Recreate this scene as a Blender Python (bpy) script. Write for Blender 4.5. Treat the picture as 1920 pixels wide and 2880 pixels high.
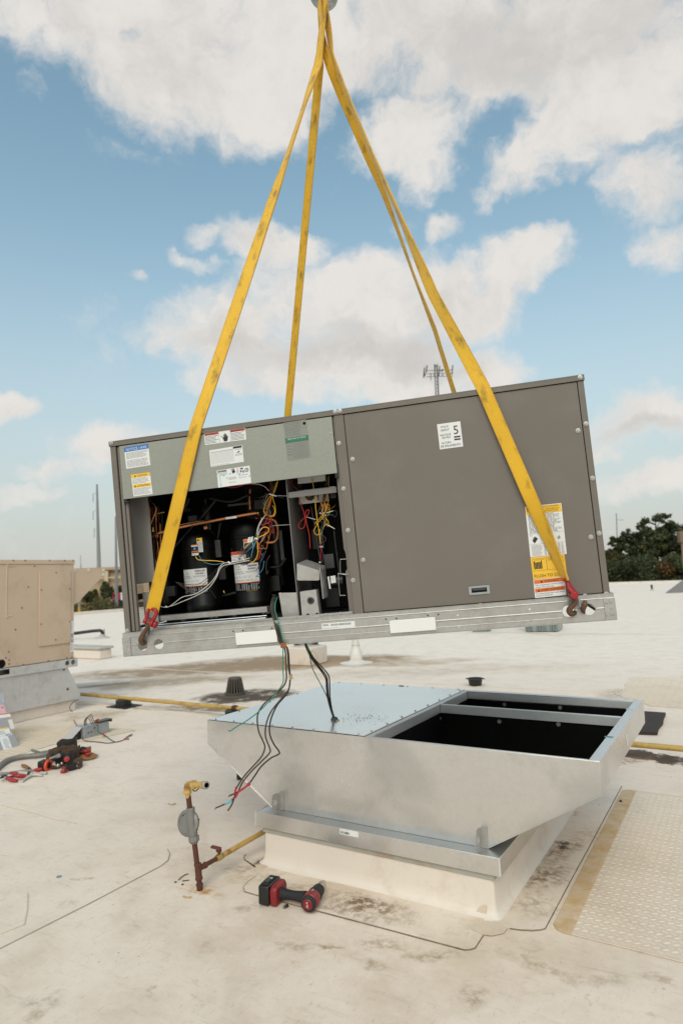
import bpy, bmesh, math, random
import numpy as np
from mathutils import Vector, Matrix, Euler
for _o in list(bpy.data.objects): bpy.data.objects.remove(_o)
SC = bpy.context.scene
rnd = random.Random(7); nrng = np.random.default_rng(7)

# ------------------------------------------------------------------ camera
def rotm(yaw, pitch, roll):
    cy, sy = math.cos(yaw), math.sin(yaw); cp, sp = math.cos(pitch), math.sin(pitch); cr, sr = math.cos(roll), math.sin(roll)
    return (np.array([[cy,-sy,0],[sy,cy,0],[0,0,1]]) @ np.array([[1,0,0],[0,cp,-sp],[0,sp,cp]]) @ np.array([[cr,0,sr],[0,1,0],[-sr,0,cr]]))
FPX = 1821.71
CAM = np.array([2.6446, -2.795, 1.4335]); CR = rotm(.5466, .1017, .0404)
cd = bpy.data.cameras.new('camera'); cam = bpy.data.objects.new('camera', cd); SC.collection.objects.link(cam)
_m = np.eye(4); _m[:3,0] = CR[:,0]; _m[:3,1] = CR[:,2]; _m[:3,2] = -CR[:,1]; _m[:3,3] = CAM
cam.matrix_world = Matrix(_m.tolist()); SC.camera = cam
cd.sensor_fit = 'HORIZONTAL'; cd.sensor_width = 24; cd.lens = FPX/1920*24; cd.clip_start = .05; cd.clip_end = 6000
cd.dof.use_dof = True; cd.dof.focus_distance = 3.0; cd.dof.aperture_fstop = 2.8
def ray(px, py): return CR @ np.array([(px-960)/FPX, 1, -(py-1440)/FPX])
def G(px, py, z=0.):                       # point of a horizontal plane seen at a photo pixel
    d = ray(px, py); return CAM + d*(z-CAM[2])/d[2]
def YP(px, py, y=0.): d = ray(px, py); return CAM + d*(y-CAM[1])/d[1]
def XP(px, py, x=0.): d = ray(px, py); return CAM + d*(x-CAM[0])/d[0]
def DP(px, py, t): return CAM + ray(px, py)*t
CROP = dict(c1=(300,1150,.44643), c2=(900,1030,.53571), c3=(0,1350,.26786), c4=(0,1900,.26786), c5=(450,1850,.44643), c6=(1050,1880,.55485),
    c7=(400,1300,.20408), c8=(680,1300,.21684), d1=(780,0,.16582), d2=(1440,1370,.19133), d3=(320,1680,.15306), d5=(1680,1400,.15306), d6=(180,1340,.17857),
    d7=(720,2420,.14031), d8=(470,2170,.18495), e3=(600,1740,.44643), e4=(1300,1740,.39541), e5=(200,1740,.35714), e6=(0,2400,.61224), e7=(960,2400,.61224), e8=(0,1850,.19133), f=(0,0,1), s=(0,0,1.22449))
def px(c, x, y): a = CROP[c]; return (a[0]+x*a[2], a[1]+y*a[2])

# ------------------------------------------------------------------ node helpers
class NT:
    def __init__(s, nt): s.nt = nt; s.n = nt.nodes; s.l = nt.links
    def add(s, t, **kw):
        n = s.n.new(t)
        for k, v in kw.items(): setattr(n, k, v)
        return n
    def put(s, sock, v):
        if isinstance(v, bpy.types.NodeSocket): s.l.new(v, sock)
        elif v is not None:
            if isinstance(v, (tuple, list)) and sock.type == 'RGBA' and len(v) == 3: v = (*v, 1)
            sock.default_value = v
    def math(s, op, a, b=None, c=None, clamp=False):
        n = s.add('ShaderNodeMath', operation=op, use_clamp=clamp); s.put(n.inputs[0], a)
        if b is not None: s.put(n.inputs[1], b)
        if c is not None: s.put(n.inputs[2], c)
        return n.outputs[0]
    def vmath(s, op, a, b=None, scale=None):
        n = s.add('ShaderNodeVectorMath', operation=op); s.put(n.inputs[0], a)
        if b is not None: s.put(n.inputs[1], b)
        if scale is not None: s.put(n.inputs[3], scale)
        return n.outputs['Value'] if op in ('LENGTH','DOT_PRODUCT','DISTANCE') else n.outputs[0]
    def noise(s, vec, scale, detail=4, rough=.55, dist=0., out='Fac'):
        n = s.add('ShaderNodeTexNoise'); s.put(n.inputs['Vector'], vec); s.put(n.inputs['Scale'], scale)
        n.inputs['Detail'].default_value = detail; n.inputs['Roughness'].default_value = rough; n.inputs['Distortion'].default_value = dist
        return n.outputs[out]
    def mr(s, v, a, b, c=0., d=1., smooth=True):
        n = s.add('ShaderNodeMapRange', interpolation_type='SMOOTHSTEP' if smooth else 'LINEAR'); s.put(n.inputs[0], v)
        for i, q in enumerate((a, b, c, d)): s.put(n.inputs[i+1], q)
        return n.outputs[0]
    def mix(s, f, a, b, blend='MIX'):
        n = s.add('ShaderNodeMix', data_type='RGBA', blend_type=blend); s.put(n.inputs[0], f); s.put(n.inputs[6], a); s.put(n.inputs[7], b)
        return n.outputs[2]
    def mapping(s, vec, loc=(0,0,0), rot=(0,0,0), scale=(1,1,1), vt='POINT'):
        n = s.add('ShaderNodeMapping', vector_type=vt); s.put(n.inputs[0], vec)
        n.inputs['Location'].default_value = loc; n.inputs['Rotation'].default_value = rot; n.inputs['Scale'].default_value = scale
        return n.outputs[0]
    def ell(s, vec, loc, rot, scale):       # distance from an ellipsoid's centre, 1 at its surface
        return s.vmath('LENGTH', s.mapping(vec, loc, rot, scale, 'TEXTURE'))

# ------------------------------------------------------------------ sky and sun
SUN_EL, SUN_AZ = math.radians(44), .5466 + math.radians(180-8)    # behind the camera
sun_dir = Vector((-math.sin(SUN_AZ)*math.cos(SUN_EL), math.cos(SUN_AZ)*math.cos(SUN_EL), math.sin(SUN_EL)))   # towards the sun
world = bpy.data.worlds.new('World'); SC.world = world; world.use_nodes = True
W = NT(world.node_tree); W.n.clear()
wo = W.add('ShaderNodeOutputWorld'); bg = W.add('ShaderNodeBackground'); W.l.new(bg.outputs[0], wo.inputs[0])
sky = W.add('ShaderNodeTexSky', sky_type='NISHITA', sun_disc=False)
sky.sun_elevation = SUN_EL; sky.sun_rotation = math.atan2(sun_dir.x, sun_dir.y); sky.air_density = 1.0; sky.dust_density = 1.2; sky.ozone_density = 1.6
SKY_STRENGTH = .1
bg.inputs['Strength'].default_value = SKY_STRENGTH
# cloud field: a node group that gives the cloud density in a direction
cg = bpy.data.node_groups.new('cloud_field', 'ShaderNodeTree')
cg.interface.new_socket('Direction', in_out='INPUT', socket_type='NodeSocketVector'); cg.interface.new_socket('Density', in_out='OUTPUT', socket_type='NodeSocketFloat'); cg.interface.new_socket('Shade', in_out='OUTPUT', socket_type='NodeSocketFloat')
K = NT(cg); gi = K.add('NodeGroupInput'); go = K.add('NodeGroupOutput')
dirv = gi.outputs[0]
warp = K.vmath('SUBTRACT', K.noise(dirv, 4.0, 4, .62, 0, 'Color'), (.5,.5,.5))
warp2 = K.vmath('SUBTRACT', K.noise(dirv, 17, 4, .65, 0, 'Color'), (.5,.5,.5))
dw = K.vmath('ADD', K.vmath('ADD', dirv, K.vmath('SCALE', warp, scale=.17)), K.vmath('SCALE', warp2, scale=.055))
# (x, y, rx, ry, weight) in the 1568 px wide view of the photograph; beyond the frame the noise alone makes the clouds
BLOBS = [(330,40,340,200,1.1),(430,190,260,140,1.05),(600,190,170,140,1.05),(560,300,90,60,.75),(110,30,190,80,.95),(660,60,190,150,1.1),(270,350,80,34,.44),(72,250,44,52,.38),
    (1000,60,350,170,1.1),(1300,90,350,210,1.15),(1500,210,200,200,1.05),(1330,290,150,120,1),(1240,400,105,75,.85),(1150,455,60,34,.62),(1490,430,120,120,.9),(1530,570,90,70,.85),(880,250,90,60,.62),
    (950,320,160,110,1.05),(1010,405,90,55,.7),(1020,525,64,38,.75),(890,500,60,24,.42),
    (620,545,135,60,.9),(480,545,64,34,.75),(450,612,85,26,.66),(330,638,34,18,.66),(700,560,50,55,.6),
    (540,770,230,110,.95),(800,690,270,140,1.05),(1020,680,240,110,1.05),(1200,620,120,90,1.05),(820,830,420,95,1.1),(1110,840,140,75,1),(640,885,260,50,.8),(930,880,300,60,1),(390,780,70,70,.7),
    (270,1030,150,75,1),(10,945,76,48,1),(170,1095,120,40,.75),(70,1150,130,28,.6),
    (1490,960,150,74,1),(1400,1030,60,30,.75),(1500,1120,140,52,.9),(1385,1110,45,32,.55)]
HOLES = [(150,470,220,170,.6),(360,82,34,24,.75),(905,160,70,60,.55),(1195,300,75,64,.6),(830,445,90,60,.35),(1340,490,110,45,.4),(1390,800,150,170,.5),(1500,330,70,24,.5)]
BELLY = [(830,800,330,70,1.),(1080,700,160,60,.5),(1150,110,420,150,.75),(430,110,250,110,.45),(1500,1000,110,30,.8),(300,1060,110,30,.7),(560,800,160,60,.7)]
def blob_nodes(lst, src):
    out = None
    for (bx, by, rx, ry, w) in lst:
        d = ray(*px('s', bx, by)); L = np.linalg.norm(d); d = d/L; k = 1.22449/(FPX*L)*1.12
        s_ = np.cross(d, CR[:,2]); s_ /= np.linalg.norm(s_); u_ = np.cross(s_, d)
        a = K.vmath('DOT_PRODUCT', src, tuple(s_/(rx*k))); b = K.vmath('DOT_PRODUCT', src, tuple(u_/(ry*k)))
        e2 = K.math('MULTIPLY_ADD', b, b, K.math('MULTIPLY', a, a)); v = K.math('MULTIPLY_ADD', e2, -w, w)
        out = v if out is None else K.math('MAXIMUM', out, v)
    return K.math('MAXIMUM', out, 0.)
view_d = ray(960, 700); view_d = view_d/np.linalg.norm(view_d)
facing = K.vmath('DOT_PRODUCT', dirv, tuple(view_d)); front = K.mr(facing, .45, .62, 0, 1)
pos = K.math('MULTIPLY', blob_nodes(BLOBS, dw), front); neg = K.math('MULTIPLY', blob_nodes(HOLES, dw), front); bel = K.math('MULTIPLY', blob_nodes(BELLY, dw), front)
large = K.noise(dirv, 2.1, 3, .5); fine = K.noise(dw, 10, 10, .70); fine_up = K.noise(K.vmath('ADD', dw, tuple(CR[:,2]*.022+CR[:,0]*.012)), 9, 6, .62)
rest = K.math('MULTIPLY', K.mr(large, .40, .66, 0, 1.), K.mr(facing, .62, .86, 1, 0))     # beyond the frame: plain noise clouds of the same cover
fld = K.math('ADD', K.math('MAXIMUM', pos, rest), K.math('MULTIPLY', K.math('SUBTRACT', fine, .5), 1.75))
fld = K.math('SUBTRACT', fld, K.math('MULTIPLY', neg, .7))
K.l.new(fld, go.inputs[0])
K.l.new(K.math('ADD', K.math('MULTIPLY', K.math('MAXIMUM', bel, K.math('MULTIPLY', rest, .5)), .8), K.math('MULTIPLY', K.math('SUBTRACT', fine_up, fine), 1.7)), go.inputs[1])
tc = W.add('ShaderNodeTexCoord').outputs['Generated']
cgn = W.add('ShaderNodeGroup'); cgn.node_tree = cg; W.put(cgn.inputs[0], tc); dens, shade = cgn.outputs[0], cgn.outputs[1]
cover = W.mr(dens, .08, .92)
sep = W.add('ShaderNodeSeparateXYZ'); W.put(sep.inputs[0], tc); zz = sep.outputs[2]
hs = W.add('ShaderNodeHueSaturation'); W.put(hs.inputs['Color'], sky.outputs[0]); hs.inputs['Saturation'].default_value = .86; hs.inputs['Value'].default_value = 1.0
SKY_TINT = (1.60, 1.92, 1.62)
blue = W.mix(1., hs.outputs[0], SKY_TINT, 'MULTIPLY')
horizon = W.mr(zz, -.05, .66, 1, 0)
CLOUD_LIT = 6.1
lit = (CLOUD_LIT*1.14, CLOUD_LIT*1.095, CLOUD_LIT*1.035); dark = (CLOUD_LIT*.87, CLOUD_LIT*.835, CLOUD_LIT*.79)
ccol = W.mix(W.math('MULTIPLY', W.mr(shade, -.25, .85), W.mr(dens, .35, 1.0, .3, 1.)), lit, dark)
pale = (CLOUD_LIT*.78, CLOUD_LIT*.755, CLOUD_LIT*.725)
blue = W.mix(W.math('MULTIPLY', W.math('POWER', horizon, 1.3), .97), blue, pale)
skycol = W.mix(W.math('MULTIPLY', cover, W.mr(zz, -.03, .12, .5, .97)), blue, ccol)
below = W.mr(zz, -.06, -.01, 0, 1)
skycol = W.mix(below, (CLOUD_LIT*.35, CLOUD_LIT*.34, CLOUD_LIT*.32), skycol)
W.l.new(skycol, bg.inputs['Color'])
sl = bpy.data.lights.new('sun', 'SUN'); so = bpy.data.objects.new('sun', sl); SC.collection.objects.link(so)
sl.energy = 1.3; sl.angle = math.radians(40); sl.color = (1, .92, .83)
so.rotation_euler = sun_dir.to_track_quat('Z', 'Y').to_euler(); so.location = (0, -8, 12)
SC.view_settings.view_transform = 'Standard'; SC.view_settings.look = 'None'; SC.view_settings.gamma = 1; SC.view_settings.exposure = .22; SC.view_settings.use_curve_mapping = False
SC.render.engine = 'CYCLES'; SC.cycles.max_bounces = 5; SC.cycles.diffuse_bounces = 3; SC.cycles.glossy_bounces = 3; SC.cycles.use_denoising = True
world.cycles.sampling_method = 'MANUAL'; world.cycles.sample_map_resolution = 512

# ------------------------------------------------------------------ materials
MAT = {}
def newmat(name):
    m = bpy.data.materials.new(name); m.use_nodes = True; MAT[name] = m; N = NT(m.node_tree)
    return m, N, m.node_tree.nodes['Principled BSDF']
def mat(name, col, rough=.5, metal=0., var=.12, scale=18., bump=0., bscale=None, dirt=None, dirt_amt=.0, dscale=6., coat=0., spec=None, stretch=None):
    m, N, b = newmat(name)
    co = N.add('ShaderNodeTexCoord').outputs['Object']
    if stretch: co = N.mapping(co, scale=stretch)
    n = N.noise(co, scale, 5, .6)
    c = N.mix(n, tuple(x*(1-var) for x in col), tuple(min(1, x*(1+var)) for x in col))
    if dirt:
        d = N.math('MULTIPLY', N.mr(N.noise(co, dscale, 7, .68), .48, .68), dirt_amt)
        c = N.mix(d, c, dirt)
    N.put(b.inputs['Base Color'], c)
    N.put(b.inputs['Roughness'], N.mr(n, .25, .75, max(.03, rough-.08), min(1, rough+.08), False)); b.inputs['Metallic'].default_value = metal
    if coat: b.inputs['Coat Weight'].default_value = coat
    if spec is not None: b.inputs['Specular IOR Level'].default_value = spec
    if bump:
        bn = N.add('ShaderNodeBump'); bn.inputs['Strength'].default_value = bump; bn.inputs['Distance'].default_value = .002
        N.put(bn.inputs['Height'], N.noise(co, bscale or scale*4, 4, .6)); N.l.new(bn.outputs[0], b.inputs['Normal'])
    return m
def galv(name, tone=.56, rough=.42, metal=.9, spangle=55., warm=1.0, spread=.1, dirt=None, dirt_amt=.0, bump=.25, bs=3.5, soft_shade=0., tint=(1,1,1)):
    m, N, b = newmat(name)
    co = N.add('ShaderNodeTexCoord').outputs['Object']
    v = N.add('ShaderNodeTexVoronoi'); N.put(v.inputs['Vector'], N.vmath('ADD', co, N.vmath('SCALE', N.noise(co, 30, 2, .5, 0, 'Color'), scale=.02))); v.inputs['Scale'].default_value = spangle
    sx = N.add('ShaderNodeSeparateColor'); N.put(sx.inputs[0], v.outputs['Color'])
    big = N.noise(co, 2.6, 4, .6); grain = N.noise(co, 240, 2, .6)
    val = N.math('ADD', N.math('ADD', N.math('MULTIPLY', sx.outputs[0], spread*.5), N.math('MULTIPLY', big, spread*1.1)), N.math('ADD', N.math('MULTIPLY', grain, spread*.7), tone-spread))
    cc = N.add('ShaderNodeCombineColor'); N.put(cc.inputs[0], N.math('MULTIPLY', val, 1.0*warm)); N.put(cc.inputs[1], val); N.put(cc.inputs[2], N.math('MULTIPLY', val, .985/warm))
    c = cc.outputs[0]
    if soft_shade: c = N.mix(N.math('MULTIPLY', N.mr(N.noise(N.mapping(co, loc=(3.1,0,.4), scale=(1,1,1.3)), 1.5, 3, .45, .6), .46, .60), soft_shade), c, (.30,.30,.29))      # broad darker patches painted in to hint at soft shading on the adapter
    if tint != (1,1,1): c = N.mix(1., c, tint, 'MULTIPLY')
    if dirt: c = N.mix(N.math('MULTIPLY', N.mr(N.noise(co, 5, 7, .7), .5, .68), dirt_amt), c, dirt)
    N.put(b.inputs['Base Color'], c); b.inputs['Metallic'].default_value = metal
    N.put(b.inputs['Roughness'], N.math('ADD', N.math('MULTIPLY', big, .22), rough-.11))
    bn = N.add('ShaderNodeBump'); bn.inputs['Strength'].default_value = bump; bn.inputs['Distance'].default_value = .004
    N.put(bn.inputs['Height'], N.noise(co, bs, 2, .5)); N.l.new(bn.outputs[0], b.inputs['Normal'])
    return m
galv('galvanised', .72, .42, .55, 55, 1.0, .07); galv('galvanised_top', .92, .24, .8, 30, 1.0, .02, bump=0.); galv('galvanised_body', .66, .30, .76, 70, 1.03, .06, (.36,.35,.32), .22, bump=.8, bs=1.3, soft_shade=.34); galv('galvanised_ledge', .52, .32, .92, 60, 1.0, .06); galv('galvanised_rail', .44, .42, .6, 60, 1.035, .10, (.20,.16,.10), .25)
galv('galvanised_door', .30, .5, .3, 160, 1.0, .05, tint=(1.0,1.02,.90)); galv('galvanised_weathered', .60, .5, .45, 40, 1.01, .08, (.34,.32,.28), .35); galv('zinc_bright', .72, .3, .95)
mat('unit_paint', (.166,.143,.122), .40, 0, .09, 1.3, .6, 1.8, (.205,.182,.155), .4, 3.5); mat('unit_paint_inner', (.185,.16,.136), .5, 0, .06, 6)
mat('tan_paint', (.60,.455,.33), .55, 0, .06, 3, dirt=(.34,.24,.16), dirt_amt=.3, dscale=2.5); mat('tan_dark', (.2,.15,.1), .6)
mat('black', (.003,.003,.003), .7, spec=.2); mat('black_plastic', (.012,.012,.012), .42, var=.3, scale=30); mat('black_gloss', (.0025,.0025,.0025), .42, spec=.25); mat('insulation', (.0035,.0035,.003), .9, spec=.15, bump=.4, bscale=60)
mat('rubber_grip', (.014,.014,.015), .7, bump=.5, bscale=500); mat('dark_metal', (.10,.10,.10), .4, .8)
mat('valve_red', (.15,.035,.028), .6, 0, .3, 30); mat('copper', (.55,.22,.10), .28, .95, .25, 14, dirt=(.16,.07,.04), dirt_amt=.6, dscale=12); mat('brass', (.55,.38,.14), .35, .9)
mat('white_label', (.74,.74,.73), .45, 0, .03, 8); mat('ink', (.02,.02,.02), .5); mat('ink_grey', (.30,.30,.31), .5); mat('ink_soft', (.16,.16,.17), .5)
mat('label_yellow', (.84,.50,.03), .45, 0, .03); mat('label_orange', (.70,.16,.02), .45); mat('label_blue', (.03,.17,.46), .45); mat('label_red', (.46,.06,.03), .45); mat('label_green', (.035,.16,.10), .5); mat('label_cyan', (.13,.52,.60), .45); mat('label_clear', (.24,.25,.215), .4); mat('label_silver', (.58,.60,.64), .35, .3); mat('label_pink', (.70,.42,.46), .5)
mat('white_plastic', (.80,.78,.77), .4, 0, .02); mat('white_wire', (.62,.60,.56), .45); mat('wire_black', (.022,.019,.016), .45); mat('wire_brown', (.055,.040,.028), .5); mat('wire_green', (.02,.21,.14), .4); mat('wire_yellow', (.72,.42,.03), .4); mat('wire_red', (.42,.025,.02), .4); mat('wire_blue', (.05,.20,.32), .4); mat('wire_orange', (.60,.20,.03), .4); mat('wire_purple', (.10,.05,.11), .4)
mat('tape_red', (.45,.02,.03), .4); mat('tape_blue', (.10,.40,.50), .4)
mat('shackle_red', (.36,.012,.02), .35, 0, .2, 30, coat=.2, dirt=(.06,.02,.02), dirt_amt=.4, dscale=40); mat('rusty_iron', (.15,.085,.05), .6, .4, .35, 40, .4, 200, (.06,.035,.025), .6, 30)
mat('steel', (.42,.42,.40), .35, .9, .15, 30); mat('bolt_zinc', (.55,.54,.51), .35, .85, .1, 60)
mat('pipe_rust', (.105,.036,.020), .75, .1, .35, 40, .5, 300, (.05,.02,.014), .5, 25)
mat('pipe_yellow', (.56,.36,.10), .5, 0, .12, 16, .2, 120, (.16,.05,.02), .75, 16); mat('pipe_yellow_far', (.50,.33,.09), .55, 0, .15, 10, dirt=(.18,.09,.03), dirt_amt=.6, dscale=9)
mat('cast_aluminium', (.24,.235,.22), .5, .55, .1, 30, .4, 250); mat('drill_red', (.23,.010,.014), .42, var=.15, scale=40, dirt=(.05,.01,.01), dirt_amt=.35, dscale=50); mat('chuck', (.50,.45,.38), .4, .85, .2, 60)
mat('leather', (.085,.045,.022), .7, 0, .4, 20, .5, 120, (.02,.014,.01), .6, 12); mat('leather_tan', (.28,.13,.045), .7, 0, .3, 20, .4, 120); mat('pouch_black', (.018,.016,.015), .6, bump=.4, bscale=150); mat('handle_red', (.36,.02,.025), .4); mat('orange_red', (.75,.07,.02), .45); mat('handle_amber', (.22,.11,.04), .4); mat('handle_white', (.5,.47,.42), .5)
mat('conduit_grey', (.24,.23,.21), .55, .3, .2, 20, dirt=(.12,.09,.06), dirt_amt=.5); mat('box_grey', (.36,.38,.39), .5, .3, .1, 8, dirt=(.2,.17,.13), dirt_amt=.3); mat('panel_grey', (.36,.35,.35), .5, .1, .05); mat('coil_sheet', (.20,.19,.18), .5, .2, .1, 8)
mat('wood_dark', (.035,.024,.018), .8, 0, .3, 12, .4, 60); mat('iron_drain', (.10,.088,.07), .6, .3, .25, 30, .4, 150, (.10,.07,.05), .4, 14)
mat('pvc_white', (.70,.67,.62), .5, 0, .06, 6, dirt=(.4,.34,.27), dirt_amt=.4); mat('cap_white', (.62,.60,.56), .5, .2, .06)
mat('pole_steel', (.34,.36,.37), .5, .5, .08, .6); mat('bollard_yellow', (.60,.36,.04), .5); mat('building_tan', (.46,.34,.22), .8, 0, .06, .3); mat('building_trim', (.62,.50,.34), .8, 0, .04, .3); mat('window_dark', (.012,.012,.013), .2); mat('truck_red', (.38,.02,.03), .4); mat('truck_white', (.70,.70,.70), .4); mat('tower_green', (.12,.14,.12), .7)
mat('bark', (.07,.05,.035), .9, 0, .3, 4); mat('hood_grey', (.20,.19,.20), .6); mat('brown_metal', (.22,.14,.10), .6); mat('slat_green', (.19,.24,.22), .5, .3); mat('sealant', (.24,.18,.125), .8, 0, .6, 7, dirt=(.06,.045,.03), dirt_amt=.7, dscale=11); mat('seam_soft', (.40,.345,.28), .8, 0, .4, 5); mat('scrap_brown', (.11,.06,.03), .8); mat('straw', (.48,.36,.2), .8); mat('chip_blue', (.07,.25,.33), .4); mat('ground_grass', (.16,.13,.055), .95, 0, .35, .15)
mat('curb_strip', (.42,.41,.37), .6, .2, .1, 6, dirt=(.36,.20,.07), dirt_amt=.5, dscale=5); mat('cement_grey', (.45,.43,.39), .8)

def leafmat(name, col):
    m, N, b = newmat(name)
    gm = N.add('ShaderNodeNewGeometry'); r = gm.outputs['Random Per Island']
    c = N.mix(r, tuple(x*.55 for x in col), tuple(x*1.45 for x in col)); N.put(b.inputs['Base Color'], c); b.inputs['Roughness'].default_value = .6
    tr = N.add('ShaderNodeBsdfTranslucent'); N.put(tr.inputs[0], c); mx = N.add('ShaderNodeMixShader'); mx.inputs[0].default_value = .3
    N.l.new(b.outputs[0], mx.inputs[1]); N.l.new(tr.outputs[0], mx.inputs[2]); N.l.new(mx.outputs[0], m.node_tree.nodes['Material Output'].inputs[0])
leafmat('leaf_dark', (.062,.076,.030)); leafmat('leaf_mid', (.088,.105,.042)); leafmat('leaf_olive', (.085,.085,.022)); leafmat('weed', (.16,.125,.035)); leafmat('weed_green', (.07,.075,.022)); leafmat('leaf_rust', (.16,.075,.02))

def webbing():
    m, N, b = newmat('webbing')
    uv = N.add('ShaderNodeUVMap').outputs[0]; co = N.add('ShaderNodeTexCoord').outputs['Object']
    s = N.add('ShaderNodeSeparateXYZ'); N.put(s.inputs[0], uv); u, v = s.outputs[0], s.outputs[1]
    ribs = N.math('SINE', N.math('MULTIPLY', u, 6.2832*9)); weft = N.math('SINE', N.math('MULTIPLY', v, 6.2832*150))
    edge = N.mr(N.math('ABSOLUTE', N.math('SUBTRACT', u, .5)), .40, .47)
    c = N.mix(N.noise(co, 5, 4, .6), (.68,.36,.008), (.86,.52,.018))
    c = N.mix(N.math('MULTIPLY', N.mr(ribs, .2, 1.), .34), c, (.50,.27,.008))
    soil = N.noise(N.mapping(uv, scale=(.8, 5, 1)), 1.3, 6, .6)
    c = N.mix(N.math('MULTIPLY', N.mr(soil, .50, .72), .75), c, (.14,.085,.02))
    c = N.mix(N.math('MULTIPLY', edge, .45), c, (.36,.17,.015))
    stitch = N.math('MULTIPLY', N.math('MULTIPLY', N.math('GREATER_THAN', N.math('SINE', N.math('MULTIPLY', v, 6.2832*75)), .0), N.math('MULTIPLY', N.math('GREATER_THAN', N.math('ABSOLUTE', N.math('SUBTRACT', u, .5)), .30), N.math('LESS_THAN', N.math('ABSOLUTE', N.math('SUBTRACT', u, .5)), .36))), .4)
    c = N.mix(N.math('MULTIPLY', stitch, .5), c, (.30,.15,.015))
    N.put(b.inputs['Base Color'], c); b.inputs['Roughness'].default_value = .65; b.inputs['Sheen Weight'].default_value = .2
    bn = N.add('ShaderNodeBump'); bn.inputs['Strength'].default_value = .25; bn.inputs['Distance'].default_value = .0008
    N.put(bn.inputs['Height'], N.math('ADD', ribs, N.math('MULTIPLY', weft, .2))); N.l.new(bn.outputs[0], b.inputs['Normal'])
webbing()

# membrane: white roofing sheet, soiled; ST lists stains (world x, y, rx, ry, rot, strength, colour)
def gp(c, x, y): return G(*px(c, x, y))
ST = []
def stain(c, x, y, rx, ry, rot, k, col): g = gp(c, x, y); ST.append((g[0], g[1], rx, ry, rot, k, col))
BR = (.26,.165,.09); DK = (.095,.063,.040); OR = (.50,.27,.08)
stain('e5',1180,390,2.4,.75,.62,.75,(.36,.25,.155)); stain('e5',1500,350,1.5,.8,.55,.8,(.32,.225,.14)); stain('e5',760,500,1.1,.42,.6,.65,(.40,.295,.195)); stain('e5',600,500,.9,.4,.55,.35,(.44,.36,.27))
stain('e5',1290,620,.42,.36,.5,1.,DK); stain('e5',1440,610,.5,.3,.4,.7,DK); stain('e5',1100,720,.7,.10,.05,.6,BR); stain('e5',1480,590,.5,.28,.5,.6,DK)
stain('e3',750,260,1.3,.5,.5,.75,(.33,.225,.135)); stain('e3',1050,280,1.6,.4,.5,.45,(.42,.30,.185)); stain('e3',1300,330,2.5,.5,.5,.25,(.48,.38,.27))
stain('e4',1330,990,.55,.09,.02,1.,DK); stain('e4',1500,1010,.4,.10,0,.8,DK); stain('e4',1200,1010,.2,.07,.9,.7,BR); stain('e4',1080,535,.16,.30,-.1,.6,BR)
stain('c6',950,930,.07,.17,-.3,.75,BR); stain('c6',870,1060,.08,.16,-.3,.7,BR); stain('c6',960,900,.035,.06,0,.9,DK); stain('c6',1080,850,.06,.16,-.2,.35,OR); stain('c6',810,1200,.10,.12,0,.4,(.30,.22,.13)); stain('c6',1015,740,.03,.04,0,.8,OR)
stain('e7',110,235,.07,.055,.2,1.,(.13,.07,.03)); stain('e7',150,270,.16,.10,.2,.6,BR); stain('e7',20,230,.10,.10,0,.55,BR); stain('e7',640,340,.07,.06,0,.35,(.34,.28,.2)); stain('e7',420,470,.11,.03,.5,.6,(.36,.26,.16)); stain('e7',180,420,.09,.04,.4,.5,(.36,.27,.18)); stain('e7',610,660,.05,.06,.2,.5,(.33,.24,.15)); stain('e7',900,520,.18,.03,-.2,.45,(.38,.29,.19)); stain('e7',140,510,.06,.03,.1,.5,(.36,.26,.16)); stain('e7',1450,580,.06,.04,.1,.45,(.36,.25,.15)); stain('e7',1180,580,.10,.03,.3,.4,(.36,.28,.19))
stain('d8',560,1820,.05,.025,.2,.9,OR); stain('d8',460,1800,.09,.05,.2,.35,OR); stain('d8',740,1880,.05,.03,0,.35,OR); stain('d8',1430,1370,.02,.05,-.2,1.,DK); stain('d8',1100,1480,.08,.05,.3,.4,BR); stain('d8',1240,1640,.12,.05,.3,.3,(.40,.29,.14))
stain('d7',760,560,.10,.035,.4,.45,(.30,.19,.10)); stain('d7',1260,960,.05,.02,.2,.6,BR); stain('d7',250,260,.12,.08,.2,.3,(.44,.33,.2)); stain('e6',1340,430,.07,.03,.2,.5,(.34,.26,.17)); stain('e6',1150,250,.08,.03,.7,.45,(.36,.27,.16)); stain('e6',1500,430,.09,.012,.3,.6,(.33,.24,.14)); stain('e6',210,680,.07,.05,.5,.4,(.34,.28,.2)); stain('e6',150,750,.03,.05,0,.45,(.42,.30,.185)); stain('e6',380,120,.05,.012,.4,.5,BR); stain('e6',690,620,.012,.03,0,.5,(.34,.24,.12)); stain('e6',960,430,.03,.05,.3,.3,(.36,.28,.18)); stain('e6',560,90,.02,.02,0,.5,BR); stain('e6',310,235,.05,.04,.4,.35,(.36,.3,.22))
stain('e8',320,1090,.20,.10,.3,.5,(.55,.38,.17)); stain('e8',1210,860,.16,.35,.1,.4,(.36,.29,.20)); stain('c4',1350,210,.9,.08,.03,.35,(.42,.29,.14)); stain('c4',300,620,.9,.5,.6,.25,(.50,.37,.2))
stain('e4',620,110,2.2,.25,0,.25,(.42,.36,.25)); stain('e5',520,700,1.6,.06,.06,.4,(.36,.26,.15)); stain('e5',200,760,.35,.3,.3,.3,(.42,.32,.2))
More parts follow.
